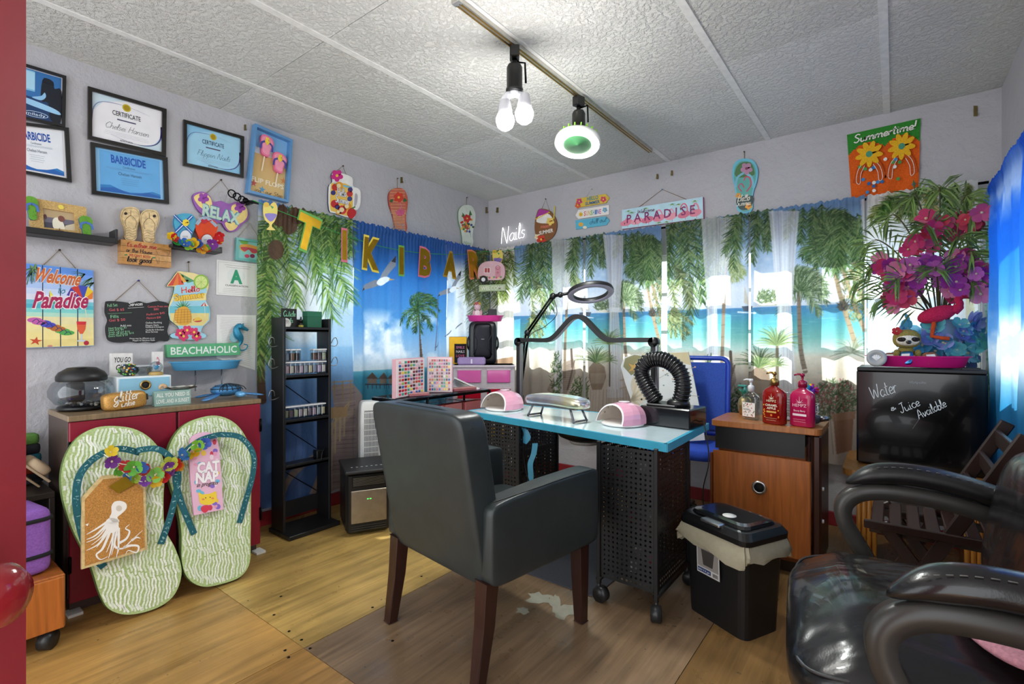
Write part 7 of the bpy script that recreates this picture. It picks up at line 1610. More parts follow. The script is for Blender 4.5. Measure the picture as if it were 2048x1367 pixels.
# dust collector with corrugated hose
t=thing('dust_collector','black nail dust collector with a bent corrugated hose','dust collector',(2.335,2.565,DZ+.0015),R(-6))
obj('box',MB().col('#1a1a1e').box((0,0,.05),(.27,.2,.098),.006),'gloss',t); obj('box_top',MB().col('#26262a').box((-.03,0,.104),(.16,.16,.012),.004),'satin',t)
hose=cat([(.03,.0,.1),(.055,.0,.19),(.035,-.0,.28),(-.04,-.01,.335),(-.125,-.02,.33),(-.165,-.03,.27),(-.13,-.03,.19),(-.075,-.03,.115)],12); obj('hose_core',MB().col('#0e0e10').tube(hose,.036,14),'black',t); P=hose; m=MB().col('#1c1c1f')
seg=[]; acc=0
for i in range(1,len(P)):
    acc+=(Vector(P[i])-Vector(P[i-1])).length
    if acc>.0135:seg.append(i); acc=0
for i in seg:
    d=(Vector(P[min(i+1,len(P)-1)])-Vector(P[i-1])).normalized(); u_=d.orthogonal().normalized(); w_=d.cross(u_); obj('hose_rib',MB().col('#1c1c1f').tube([tuple(Vector(P[i])+(u_*math.cos(a_)+w_*math.sin(a_))*.039) for a_ in [2*math.pi*k/16 for k in range(16)]],.005,6,closed=True),'gloss',t)
obj('hose_collar',MB().col('#161618').lathe([(.06,.1),(.055,.125),(.042,.135)],20,(.03,0,0)),'plastic',t)
cc_=obj('black_cable',MB().col('#1a1a1a').tube(cat([(.136,0,.03),(.165,-.02,.02),(.19,-.03,-.15),(.16,-.02,-.3),(.17,.0,-.42),(.27,.06,-.46)],8),.003,5),'plastic'); cc_.location=t.location; tag(cc_,'thin black power cord hanging from the dust collector box','cord')
t=thing('floor_mat','thin dark grey mat on the floor under the desk','mat',(1.86,2.5,0)); obj('mat_sheet',MB().col('#4a4c54').prism(rrect(-.24,-.42,.28,.35,.03),.0005,.006),'fabric',t)

# ================================================================== armchair seen from behind
t=thing('armchair','black leather armchair with dark wooden legs pulled up to the desk','armchair',(1.866,1.64,0),R(-8)); LEA='#2b3132'
def lean(q):return (q.x,q.y-.17*max(0,q.z+.1),q.z)
b=MB(); superell(b,(0,-.225,.64),(.585,.125,.62),.16,44,30,LEA,bend=lambda q:(q.x*(1+.04*(q.z+.3)),q.y-.19*(q.z+.3),q.z)); bk=obj('backrest',b,'leather',t)
for k in (-1,1):
    a=MB(); superell(a,(k*.295,.02,.5),(.095,.62,.31),.16,32,22,LEA,bend=lambda q:(q.x,q.y,q.z+(.045*q.y+(-.1*q.y*q.y) if q.z>0 else 0))); ar=obj('arm',a,'leather',t)
    w=MB().col('#15181a'); w.tube(cat([(k*.3415,-.285,.648),(k*.3425,-.1,.652),(k*.3425,.1,.658),(k*.342,.28,.658)],6),.0022,5); obj('seam_piping',w,'leather',ar)
b=MB(); superell(b,(0,.04,.41),(.5,.56,.15),.2,32,14,LEA); obj('seat_cushion',b,'leather',t); obj('under_frame',MB().col('#15181a').box((0,.02,.35),(.52,.54,.03)),'leather',t)
w=MB().col('#121517'); w.tube(cat([(-.298,-.34,.9),(-.2,-.352,.945),(0,-.352,.95),(.2,-.352,.945),(.298,-.34,.9)],6),.002,5); w.tube([(.29,-.335,.9),(.287,-.31,.7),(.284,-.275,.5),(.282,-.26,.36)],.002,5); w.tube([(-.29,-.335,.9),(-.287,-.31,.7),(-.284,-.275,.5),(-.282,-.26,.36)],.002,5); obj('seam_piping',w,'leather',bk)['kind']='stuff'
for sx in (-1,1):
    for sy,dy in ((-1,-.045),(1,.01)):
        m=MB().col('#331a14'); x,y=sx*.285,sy*.262; V=[]; 
        for z,w_,o_ in ((.36,.03,0),(.2,.027,dy*.3),(0.004,.021,dy)):V+=[(x+a_*w_,y+o_+b_*w_,z) for a_,b_ in ((-1,-1),(1,-1),(1,1),(-1,1))]
        F=[(3,2,1,0)]+[(j*4+(k+1)%4,j*4+k,j*4+4+k,j*4+4+(k+1)%4) for j in range(2) for k in range(4)]+[(8,9,10,11)]
        l_=obj('leg',m.add(V,[tuple(reversed(f)) for f in F]),'wood',t,bevel=.003); obj('glide',MB().col('#c9c6c0').cyl((x,y+dy,0),(x,y+dy,.004),.012,n=10),'metal',l_)

# ================================================================== blue chair behind the desk with a beach print board
t=thing('blue_chair','blue mesh task chair behind the desk','chair',(2.16,3.3,0),R(6)); BL='#2a4fc0'
m=MB(); superell(m,(0,0,.49),(.44,.4,.08),.35,28,10,BL); obj('seat',m,'fabric',t)
bk=empty('backrest',(0,.19,.52)); bk.parent=t; bk.rotation_euler=(R(-6),0,0)
obj('mesh_panel',MB().col('#3556b4').box((0,0,.3),(.42,.012,.46),.004),'fabric',bk)
fr=MB().col('#2446b8'); fr.tube([(p[0],0,p[1]) for p in rrect(-.225,.05,.225,.56,.05,5)],.016,8,closed=True); obj('back_frame',fr,'plastic',bk)
obj('back_post',MB().col('#1c1c20').tube(cat([(0,.1,.46),(0,.2,.48),(0,.225,.58),(0,.21,.7)],5),.018,8),'plastic',t)
obj('gas_lift',MB().col('#1c1c1e').cyl((0,0,.08),(0,0,.45),.028),'plastic',t)
for k in range(5):
    a_=R(72*k+20); ft=MB().col('#1c1c1e'); ft.tube([(0,0,.1),(.13*math.cos(a_),.13*math.sin(a_),.085),(.25*math.cos(a_),.25*math.sin(a_),.07)],[.028,.022,.016],8); obj('base_spoke',ft,'plastic',t); castor(t,.25*math.cos(a_),.25*math.sin(a_),.026,a_,.075)
s=Tilt('beach_print_board','pale beach print board with starfish and shells propped on the blue chair','print',onB(1320,905,3.27)[:1]+(3.27,)+(.532,),(1,.04,0),(0,.12,1))
b=s.part('board','paper'); b.slab([(1266,708),(1376,703),(1402,830),(1410,880),(1270,888),(1262,800),(1250,765),(1241,732),(1248,714)],-.012,0,'#dfe2e0','#b9b5a8'); p=s.part('print','paper')
p.poly([(1250,716),(1268,709),(1290,712),(1280,740),(1262,750),(1246,732)],.0006,'#8f8a62'); p.poly([(1275,708),(1376,704),(1382,730),(1330,718)],.0005,'#cdbf98'); p.line(cat([(1310,760),(1350,740),(1388,735)],4),.003,.0008,'#b5b0a2'); p.line(cat([(1330,800),(1360,790),(1398,792)],4),.003,.0008,'#b5b0a2')
for u,v,r,cc in ((1268,735,14,'#d0a45a'),(1315,716,6,'#d8b08a')):p.poly([(u+(r if i%2==0 else r*.36)*math.cos(R(36*i-70)),v+(r if i%2==0 else r*.36)*math.sin(R(36*i-70))) for i in range(10)],.001,cc)
for i in range(9):a_=R(-60+15*i); p.line([(1262,800),(1262+34*math.cos(a_),780+34*math.sin(a_))],.012,.0009,('#d8c9a8','#e8ddc6')[i%2],w1=.018)
p.disc(1285,770,24,26,.0007,'#d8cdb4'); p.disc(1283,798,2,2,.0012,'#222',8)
for i in range(24):p.disc(random.uniform(1290,1390),random.uniform(712,850),2,1.6,.0009,random.choice(('#a8a48c','#8fa0a8','#c8a88a')),6)
s.done()

# ================================================================== wooden salon cabinet
C1,C2=(2.44,2.86),(2.965,2.86); cwv=Vector((C2[0]-C1[0],C2[1]-C1[1])); CWd=cwv.length; CRZ=math.atan2(cwv.y,cwv.x); CDp=.37
t=thing('salon_cabinet','cherry wood salon cabinet with open black recess and grommet hole','cabinet',(C1[0],C1[1],0),CRZ); WD='#a9602c'
obj('top',MB().col('#ae6a34').prism(rrect(0,0,CWd,CDp,.03),.728,.76),'wood',t,bevel=.004)
obj('carcass',MB().col('#8a4a20').box((CWd/2-.02,CDp/2+.02,.36),(CWd-.1,CDp-.06,.6),.004),'wood',t)
obj('recess',MB().col('#17181a').box((CWd/2-.03,CDp/2+.01,.665),(CWd-.09,CDp-.06,.125)),'satin',t)
d=obj('door_front',MB().col(WD).prism(rrect(.012,.0,CWd-.045,.02,.009),.1,.595),'wood',t)
gm=MB().tr(Matrix.Translation((CWd*.47,-.002,.43))@Matrix.Rotation(R(90),4,'X')); gm.col('#c9c5bc').lathe([(.033,-.002),(.036,.004),(.03,.008),(.024,.006)],24,caps=False); obj('grommet_ring',gm,'metal',d); obj('grommet_hole',MB().tr(Matrix.Translation((CWd*.47,-.003,.43))@Matrix.Rotation(R(90),4,'X')).col('#0c0a08').lathe([(0,0),(.026,0),(.026,.001),(0,.001)],20),'matte',d)
obj('side_column',MB().col('#3a1c10').box((CWd-.022,CDp/2,.4),(.04,CDp-.03,.66),.01),'wood',t); obj('clear_guard',MB().col('#f0e6dc').box((CWd-.055,.03,.655),(.012,.05,.13),.004),'clear',t); obj('plinth',MB().col('#2a1a12').box((CWd/2,CDp/2+.03,.05),(CWd-.06,CDp-.08,.1)),'wood',t)
for z in (.3,.46):obj('hinge_cap',MB().col('#e0dcd4').cyl((CWd-.004,.05,z),(CWd+.006,.05,z),.01,n=10),'plastic',t)
obj('left_trim',MB().col('#7a3f1c').box((.004,.015,.33),(.012,.03,.5)),'wood',t)
CM=Matrix.Translation((C1[0],C1[1],0))@Matrix.Rotation(CRZ,4,'Z')
def onc(u,v,dz=0):x,y=onH(u,v,.761); return (x,y,.761+dz)
def pump(label,u,v,k,c,cap,deco,clear=False,rz=R(-20)):
    t=thing('pump_bottle',label,'bottle',onc(u,v),rz); m=MB().col(c); w,d_=.052*k,.026*k
    V=[]; F=[]; N=28; prof=[(.86,0),(1,.006),(1,.13*k),(.97,.145*k),(.8,.16*k),(.5,.17*k),(.3,.176*k),(.28,.185*k)]
    for sc,z in prof:V+=[(w*sc*sgnpow(math.cos(2*math.pi*i/N),.45),d_*max(sc,.5)*sgnpow(math.sin(2*math.pi*i/N),.55),z) for i in range(N)]
    for j in range(len(prof)-1):F+=[(j*N+i,j*N+(i+1)%N,(j+1)*N+(i+1)%N,(j+1)*N+i) for i in range(N)]
    m.add(V,F+[tuple(reversed(range(N))),tuple(range(len(V)-N,len(V)))],None,True); obj('bottle_body',m,'clear' if clear else 'gloss',t); zt=.185*k
    pm_=MB().col(cap); pm_.lathe([(.019*k,zt-.004),(.019*k,zt+.024),(.014*k,zt+.03),(.006,zt+.032),(.006,zt+.05),(.011,zt+.052),(.011,zt+.066),(0,zt+.067)],18); pm_.tube([(0,0,zt+.06),(-.02,-.01,zt+.062),(-.034,-.017,zt+.056)],[.006,.005,.004],8); obj('pump_head',pm_,'foil' if cap=='#b8965a' else 'gloss',t)
    lb=MB(); lb.tr(Matrix.Translation((0,-d_-.0008,0))@Matrix.Rotation(R(90),4,'X')); deco(lb,k); obj('label_print',lb,'paper',t); return t
def leaf(m,x,y,r,c):
    for a_ in (-75,-45,0,45,75):a=R(90+a_); L=r*(1-abs(a_)/160); m.line([(x,y),(x+L*.5*math.cos(a),y+L*.5*math.sin(a)),(x+L*math.cos(a),y+L*math.sin(a))],.004,.0008,c,w1=.0005)
def d1(m,k):
    leaf(m,0,.118*k,.028,'#e8dcc0'); m.text('HEMPZ',(-.026,.104*k),(.026,.104*k),.012,.0008,'#f0e2c0'); m.text('CARAMEL',(-.032,.084*k),(.032,.084*k),.011,.0008,'#f4ead4',bold=.02); m.text('APPLE',(-.024,.07*k),(.024,.07*k),.011,.0008,'#f4ead4',bold=.02); rect(m,-.026,.054*k,.026,.062*k,.0006,'#d8a85a'); m.squiggle((-.03,.03*k),(.03,.03*k),.004,.0008,'#e8c8a0',.001); m.squiggle((-.026,.02*k),(.026,.02*k),.004,.0008,'#e8c8a0',.001)
    for _ in range(10):m.disc(random.choice((-1,1))*random.uniform(.034,.043),random.uniform(.02,.13)*k,.004,.004,.0006,random.choice(('#e07a1c','#d8921c')),8)
    m.disc(0,.043*k,.006,.006,.0008,'#e0701c',10)
def d2(m,k):leaf(m,0,.11*k,.034,'#f0c0d0'); m.text('HEMPZ',(-.034,.092*k),(.034,.092*k),.015,.0008,'#f4d0dc'); m.text('Beauty Berry',(-.028,.07*k),(.028,.07*k),.009,.0008,'#f8e6ec'); rect(m,-.034,.05*k,.034,.06*k,.0006,'#f2dce4'); m.squiggle((-.03,.035*k),(.03,.035*k),.004,.0008,'#f0b8cc',.001); m.squiggle((-.03,.025*k),(.03,.025*k),.004,.0008,'#f0b8cc',.001)
pump('red caramel lotion pump bottle with gold pump on the wooden cabinet',1549,847,1.12,'#8c1410','#b8965a',d1); pump('hot pink lotion pump bottle with dark red pump on the wooden cabinet',1605,852,1.1,'#b81c54','#9a1440',d2)
def d3(m,k):
    rect(m,-.043*k,.02*k,.043*k,.11*k,.0004,'#f0ebe6')
    for _ in range(26):m.disc(random.uniform(-.038,.038)*k,random.uniform(.026,.105)*k,.0035,.003,.0008,random.choice(('#b83a3a','#3a5a3a','#c88a4a')),7)
    m.text('holiday',(-.035*k,.06*k),(.01,.06*k),.012,.001,'#2f4a3a')
pump('clear soap pump bottle with a speckled white label on the wooden cabinet',1502,838,.86,'#e6ebec','#e4e6e8',d3,True)
t=thing('pineapple_dispenser','gold and teal pineapple shaped dispenser behind the clear soap bottle','dispenser',onc(1490,828)); m=MB(); m.lathe([(.028,0),(.038,.02),(.042,.055),(.034,.09),(.02,.105)],18,col='#c9b27c'); obj('body',m,'foil',t); m=MB()
for k in range(9):a_=2*math.pi*k/9; m.tube([(0,0,.1),(.015*math.cos(a_),.015*math.sin(a_),.135),(.035*math.cos(a_),.035*math.sin(a_),.15)],[.008,.007,.001],5,'#2f8a72')
obj('crown',m,'satin',t); m=MB().col('#3f8f86'); m.cyl((0,0,.1),(0,0,.165),.008); m.box((-.015,0,.168),(.05,.02,.014),.004); obj('pump_head',m,'satin',t)
x,y,z=CM@Vector((.38,.28,.761))
t=thing('wire_caddy','small silver wire caddy at the back of the wooden cabinet','caddy',(x,y,z),CRZ); obj('tray',MB().col('#a9acb0').box((0,0,.004),(.2,.12,.008),.003),'metal',t); 
for zz in (.045,.09):obj('rail',MB().col('#b5b8bc').tube([(p[0],p[1],zz) for p in rrect(-.1,-.06,.1,.06,.01,3)],.003,6,closed=True),'metal',t)
for px_,py_ in ((-.095,-.055),(.095,-.055),(.095,.055),(-.095,.055)):obj('post',MB().col('#b5b8bc').cyl((px_,py_,0),(px_,py_,.09),.003,n=6),'metal',t)
x,y,z=CM@Vector((.45,.29,.773)); t=thing('rainbow_pompom','rainbow coloured pompom pen standing in the wire caddy','pen',(x,y,z)); obj('barrel',MB().col('#3f8fc8').cyl((0,0,0),(0,0,.13),.006,n=8),'gloss',t); m=MB(); RB=('#e0302c','#f08a1e','#f2d21e','#3fae4c','#2f8fd0','#6a3ab8','#d83a98')
for i in range(90):
    a_,c_=random.uniform(0,6.28),random.uniform(-1,1); q_=Vector((math.sqrt(1-c_*c_)*math.cos(a_),math.sqrt(1-c_*c_)*math.sin(a_),c_)); m.tube([tuple(Vector((0,0,.155))+q_*.004),tuple(Vector((0,0,.155))+q_*.036)],[.006,.003],4,RB[int((a_/6.29)*7)])
obj('pompom',m,'plush',t)['kind']='stuff'
x,y,z=CM@Vector((.36,.27,.773)); t=thing('scissors','small steel scissors standing upright in the wire caddy','scissors',(x,y,z),CRZ)
for k in (-1,1):m=MB().col('#b9bcc2'); m.tube([(k*.012,0,0),(0,k*.002,.07),(-k*.01,k*.002,.1)],.004,6); m.tube([(-k*.02+.014*math.cos(a_),k*.002,.118+.018*math.sin(a_)) for a_ in [2*math.pi*i/14 for i in range(14)]],.003,6,closed=True); obj('blade',m,'metal',t)
x,y,z=CM@Vector((.44,.17,.761)); t=thing('nail_drill','dark grey handheld tool lying beside the pink bottle','tool',(x,y,z),CRZ+R(10)); m=MB(); superell(m,(0,0,.028),(.13,.055,.055),.6,20,10,'#3a3c40'); obj('handle',m,'plastic',t); obj('nozzle',MB().col('#8a8c90').cyl((.06,0,.03),(.1,0,.034),.018,.012),'metal',t)

# ================================================================== waste bin
G0,G1=onH(1376,1213,0),onH(1490,1285,0); gv=Vector((G1[0]-G0[0],G1[1]-G0[1])); GR=math.atan2(gv.y,gv.x); GW=gv.length; gm_=(Vector(G0)+Vector(G1))/2+Vector((-gv.y,gv.x)).normalized()*.105
t=thing('waste_bin','black lidded waste bin with a cream liner beside the desk','waste bin',(gm_.x,gm_.y,0),GR)
def ringp(sx,sy,z):return [(p[0],p[1],z) for p in rrect(-sx,-sy,sx,sy,.035,4)]
def loft(rings,col):
    m=MB().col(col); n=len(rings[0]); V=[p for r in rings for p in r]; F=[(j*n+i,j*n+(i+1)%n,(j+1)*n+(i+1)%n,(j+1)*n+i) for j in range(len(rings)-1) for i in range(n)]; return m.add(V,F+[tuple(reversed(range(n))),tuple(range(len(V)-n,len(V)))],None,False)
hx,hy=GW/2,.105
obj('bin_body',loft([ringp(hx,hy,.0),ringp(hx+.008,hy+.008,.2),ringp(hx+.018,hy+.018,.385)],'#131315'),'satin',t)
n=64; V=[]; rr=random.Random(4); base=cat([(p[0],p[1]) for p in rrect(-hx-.024,-hy-.024,hx+.024,hy+.024,.035,3)],4,True); n=len(base)
for j,(o_,z) in enumerate(((0,.392),(.012,.36),(.02,.33),(.014,.315))):
    for i,p in enumerate(base):q_=Vector(p).normalized(); w_=.006*math.sin(i*.9+j)+.005*rr.uniform(-1,1); V.append((p[0]+q_.x*(o_+w_*j*.5),p[1]+q_.y*(o_+w_*j*.5),z+(.018*math.sin(i*.35)+.008*rr.uniform(-1,1))*(j/3)))
obj('bin_liner',MB().col('#d8d0b4').add(V,[(j*n+i,(j+1)*n+i,(j+1)*n+(i+1)%n,j*n+(i+1)%n) for j in range(3) for i in range(n)],None,True),'milky',t)
ld=obj('lid',loft([ringp(hx+.03,hy+.03,.388),ringp(hx+.032,hy+.032,.41),ringp(hx+.015,hy+.015,.435),ringp(hx-.02,hy-.02,.438)],'#141416'),'plastic',t)
fl_=loft([ringp(hx-.004,hy-.004,.4385),ringp(hx-.01,hy-.01,.45),ringp(hx-.03,hy-.03,.454)],'#191a1d'); obj('flap',fl_,'gloss',ld); obj('latch',MB().col('#b9b9b9').box((0,-hy-.008,.432),(.1,.05,.014),.004),'metal',ld); obj('round_sticker',MB().col('#e6e6e2').cyl((.02,-.04,.4545),(.02,-.04,.4552),.028,n=20),'paper',ld)
m=MB(); m.tr(Matrix.Translation((-.02,-hy-.0215,.2))@Matrix.Rotation(R(92),4,'X')); m.poly([(-.055,0),(.065,0),(.065,.115),(-.055,.115)],0,'#c9c8c6'); rect(m,-.05,.028,.06,.11,.0006,'#8f8a86'); m.poly([(-.02,.04),(.03,.04),(.04,.105),(-.03,.105)],.001,'#3a3634'); rect(m,-.05,.006,.02,.024,.0008,'#24386a'); m.text('BIN 7.9 gal',(-.046,.011),(.012,.011),.007,.0012,'#e6e8f0')
for i in range(8):rect(m,.03+i*.0035,.006,.032+i*.0035,.022,.0008,'#222')
obj('product_label',m,'paper',t)

# ================================================================== table, fridge and the things on top
TZ=.535
t=thing('tambour_table','rounded wooden table with slatted ends under the black fridge','table',(3.03,3.09,0)); tw,td=.62,.58
obj('top',MB().col('#a9743c').prism(rrect(0,0,tw,td,.06,6),TZ-.035,TZ),'wood',t,bevel=.006)
for x in (.06,tw-.14):
    e=obj('end_panel',MB().col('#7a4a20').box((x+.04,td/2,.25),(.05,td-.16,.5)),'wood',t)
    for i in range(4):obj('slat',MB().col('#c98a3c').cyl((x+.01+i*.022,.08,0.0),(x+.01+i*.022,.08,TZ-.036),.011,n=10),'wood',e)
obj('rear_stretcher',MB().col('#b87a34').box((tw/2,td-.1,.42),(tw-.2,.02,.08)),'wood',t)
f0,z0f=onB(1713,926,3.27); f1=onB(1977,740,3.27)[0]; FH=.525; FWd=f1-f0
t=thing('mini_fridge','black mini fridge with white handwriting about water and juice','fridge',(f0,3.27,TZ))
obj('cabinet',MB().col('#101012').box((FWd/2,.225,FH/2),(FWd,.35,FH-.012),.006),'satin',t); d=obj('door',MB().col('#070708').box((FWd/2,.022,FH/2-.006),(FWd,.044,FH-.03),.008),'gloss',t); obj('top_trim',MB().col('#1a1a1d').box((FWd/2,.022,FH-.014),(FWd-.004,.05,.02),.004),'satin',t)
for x in (.04,FWd-.04):obj('foot',MB().col('#1a1a1a').cyl((x,.08,0),(x,.08,.012),.016,n=10),'plastic',t)
obj('hinge',MB().col('#1a1a1d').box((FWd-.06,.06,FH-.002),(.07,.06,.014),.003),'plastic',t)
fp=lambda u,v:(onB(u,v,3.27)[0]-f0,onB(u,v,3.27)[1]-TZ)
m=MB(fp); m.tr(Matrix(((1,0,0,0),(0,0,-1,-.0006),(0,1,0,0),(0,0,0,1)))); m.text('Hotpoint',(1819,766),(1853,767),5,.0,'#8a8a8a',bold=.02); obj('badge',m,'paper',d)
m=MB(fp); m.tr(Matrix(((1,0,0,0),(0,0,-1,-.0006),(0,1,0,0),(0,0,0,1)))); m.script('Water',(1745,800),(1796,783),27,.003,0,'#e9ecee',.2); m.script('&',(1782,822),(1794,818),10,.0028,0,'#e9ecee',.1); m.script('Juice',(1802,826),(1841,810),18,.003,0,'#e9ecee',.2); m.script('Available',(1838,838),(1894,812),17,.003,0,'#e9ecee',.25); m.line([(1825,857),(1840,835)],.001,0,'#8a8c90'); obj('handwriting',m,'paper',d)
FT=TZ+FH; tx,tz_=onB(1832,735,3.37)
fftray('flip_flop_tray','magenta flip-flop shaped snack tray on the black fridge','tray',(tx,3.355,FT+.001),R(3),.42,.17,.058,'#c81c74')
def topthing(name,label,cat_,u,y,z,rz=0):return thing(name,label,cat_,(onB(u,700,y)[0],y,z),rz)
t=topthing('scent_puck','round silver air freshener with a leaf emblem leaning on the magenta tray','air freshener',1753,3.262,FT+.046); t.rotation_euler=(R(80),0,0); m=MB().col('#a9a9a6'); m.lathe([(0,-.014),(.043,-.014),(.045,0),(.042,.01),(.03,.013),(.026,.008),(0,.008)],28); obj('case',m,'satin',t); m=MB().col('#f0f0ee')
for a_ in (-60,-30,0,30,60):m.line([(0,-.014),(.02*math.sin(R(a_)),-.002+.018*math.cos(R(a_)))],.003,.0095,w1=.008)
obj('leaf_emblem',m,'paper',t)
for i,(u,c_,c2,r_) in enumerate(((1762,'#b03a2c','red',20),(1778,'#8a4a24','brown',-15),(1795,'#3f8fc8','blue',10),(1812,'#4a86c0','pale blue',-20),(1832,'#2f4a5a','dark teal',25),(1850,'#6a8a6a','green',-10),(1866,'#8a5a3a','tan',15))):
    y=3.31+.02*(i%3); t=topthing('snack_packet',c2+' foil snack packet lying in the magenta tray','snack',u,y,FT+.012,R(r_)); t.rotation_euler=(R(35+8*(i%4)),R(5*(i%3-1)),R(r_)); m=MB(); superell(m,(0,.035,.01),(.06,.08,.02),.5,18,8,c_); obj('pouch',m,'foil' if i%2 else 'gloss',t); rr_=MB().col('#e8e4da'); rr_.box((0,.04,.0205),(.036,.03,.001)); obj('pouch_print',rr_,'paper',t)
t=topthing('sloth_plush','small brown sloth plush with a red flower peeking over the tray','plush toy',1812,3.385,FT+.012,R(10)); b=MB(); superell(b,(0,0,.05),(.075,.06,.1),.8,16,10,'#8a7a3a'); obj('body',b,'plush',t); h_=MB(); superell(h_,(0,-.01,.135),(.12,.085,.1),.85,22,14,'#8f7f3e'); hd=obj('head',h_,'plush',t)
fc=MB(); superell(fc,(0,-.035,.128),(.1,.05,.06),.9,18,10,'#e6dcc8'); obj('face',fc,'plush',hd)
for k in (-1,1):e=MB(); superell(e,(k*.028,-.055,.132),(.04,.014,.024),.9,12,6,'#2a211c'); obj('eye_patch',e,'plush',hd); obj('eye',MB().col('#0a0a0a').sph((k*.024,-.063,.134),.006,8,6),'gloss',hd); a_=MB(); superell(a_,(k*.045,-.03,.05),(.03,.04,.06),.8,10,6,'#85753a'); obj('arm',a_,'plush',t)
n_=MB(); superell(n_,(0,-.062,.118),(.024,.014,.02),.9,10,6,'#1c1614'); obj('nose',n_,'gloss',hd); m=MB(); petalflower(m,(-.045,-.03,.175),.022,'#b8242c',(-.3,-1,.3)); obj('flower',m,'petal',t)
# flamingo planter wrapped in blue petals, with the artificial palm and orchids
PY=3.56; pxw=onB(1880,690,PY)[0]
t=thing('flamingo_planter','planter wrapped in blue petals with a fuzzy pink flamingo on the fridge','planter',(pxw,PY,FT+.001))
obj('pot',MB().col('#9fb8d0').lathe([(.055,0),(.075,.06),(.08,.2),(.07,.25),(.06,.25),(.055,.1),(0,.09)],20),'satin',t)
def shared_flower(col,r,n=5,cup=.5,seed=0):
    m=MB(); petalflower(m,(0,0,0),r,col,(0,0,1),n,seed,cup); me=mesh_of(m,'blossom'); me.materials.append(M('petal')); return me
bm_=[shared_flower(c_,.045,5,.6,i) for i,c_ in enumerate(('#5fb0d8','#8fc8e0','#7a8ad0','#4fa0c0','#a3a8e0','#6fc4c8'))]
def blossom(par,me,p,nrm,sc=1):
    o=bpy.data.objects.new('blossom',me); COL.objects.link(o); o.parent=par; o.location=p; o.rotation_mode='QUATERNION'; o.rotation_quaternion=Vector(nrm).to_track_quat('Z','Y'); o.scale=(sc,sc,sc)
rr=random.Random(11)
for i in range(64):a_=rr.uniform(0,6.28); z=rr.uniform(.03,.25); r_=.085+.05*math.sin(z/.25*2.6); blossom(t,rr.choice(bm_),(r_*math.cos(a_)*1.1,r_*math.sin(a_)*.8-.01,z),(math.cos(a_)+rr.uniform(-.4,.4),math.sin(a_)+rr.uniform(-.4,.4),rr.uniform(-.4,.6)),rr.uniform(.8,1.25))
fy=-.125; f=MB(); superell(f,(-.02,fy,.275),(.16,.07,.085),.95,20,12,'#b81c48',bend=lambda q:(q.x,q.y,q.z+.25*q.x)); f.tube(cat([(.045,fy,.285),(.07,fy,.32),(.065,fy,.35),(.085,fy,.372),(.108,fy,.365)],6),[.022]*6+[.016]*19,10,'#b81c48'); obj('flamingo_body',f,'plush',t)
f=MB().col('#1c1614'); f.tube(cat([(.105,fy,.368),(.128,fy,.362),(.135,fy,.34),(.13,fy,.325)],5),[.014]*6+[.009]*10,8); obj('flamingo_beak',f,'plush',t); f=MB().col('#c0481c'); f.tube([(-.03,fy-.01,.24),(-.035,fy-.015,.2),(-.04,fy-.02,.16),(.0,fy-.022,.15),(.03,fy-.022,.148)],.01,8); obj('flamingo_leg',f,'plush',t)
t=thing('artificial_palm','artificial palm fronds and pink orchids fanning out above the blue planter','plant',(pxw,PY,FT+.095)); base_=Vector((pxw,PY,FT+.095))
def frond3(tip,n=17,ll=.15,sag=.05,cols=('#5f7a3a','#7a9a4c','#46602c')):
    P=cat([(0,0,.0),(tip[0]*.12,tip[1]*.12,.18),(tip[0]*.45,tip[1]*.45,tip[2]*.75+.03),(tip[0]*.8,tip[1]*.8,tip[2]+.02),tuple(tip)],7); m=MB(); m.tube(P,[.004]*(len(P)-6)+[.002]*6,5,'#4a4a24'); L=len(P)
    for i in range(n):
        k=int(L*(.42+.57*i/n)); p=Vector(P[min(k,L-1)]); d=(Vector(P[min(k+1,L-1)])-Vector(P[max(k-1,0)])).normalized(); sd_=d.cross(Vector((0,-1,.2))).normalized()
        for sg in (-1,1):
            q=(d*.75+sd_*sg*(1.0-.5*i/n)).normalized(); l=ll*(1-.45*abs(i/n-.35)); e=p+q*l+Vector((0,0,-sag*rr.uniform(.3,1))); mdl=p+q*l*.5; w_=d.cross(q).cross(q).normalized()*.0055; m.add([tuple(p),tuple(mdl+w_),tuple(e),tuple(mdl-w_)],[(0,1,2,3)],rr.choice(cols),False)
    return m
tips=[(1712,560,3.42),(1730,490,3.5),(1750,600,3.38),(1770,440,3.5),(1820,400,3.5),(1880,385,3.5),(1940,400,3.46),(1985,430,3.4),(1992,505,3.4),(1985,560,3.4),(1850,455,3.36),(1790,560,3.34),(1920,480,3.36),(1740,530,3.45),(1960,470,3.5),(1870,540,3.3)]
for u,v,y in tips:
    x,z=onB(u,v,y); obj('frond',frond3(Vector((min(x,XR-.15),y,z))-base_),'satin',t)
om=[shared_flower(c_,.042,5,.35,i) for i,c_ in enumerate(('#d03a72','#e0608a','#a83a98','#c86ab8','#d84a60','#b04aa0','#e68aac'))]
for cu,cv,su,sv,nn in ((1800,560,40,22,16),(1800,600,26,14,9),(1850,480,34,26,14),(1910,530,40,26,16),(1930,570,44,18,14),(1830,535,60,18,14),(1880,440,30,20,6),(1945,430,28,16,7),(1960,560,22,16,6),(1780,540,24,14,6)):
    for _ in range(nn):
        u,v,y=rr.gauss(cu,su*.55),rr.gauss(cv,sv*.6),rr.uniform(3.36,3.52); x,z=onB(u,v,y); q_=Vector((min(x,XR-.13),y,z))-base_; ix=rr.choice((0,1,4,6) if cv>590 or cv<500 else (2,3,5,6,0)); blossom(t,om[ix],tuple(q_),(rr.uniform(-.7,.5),-1,rr.uniform(-.5,.6)),rr.uniform(.8,1.25))
m=MB().col('#3a3a20')
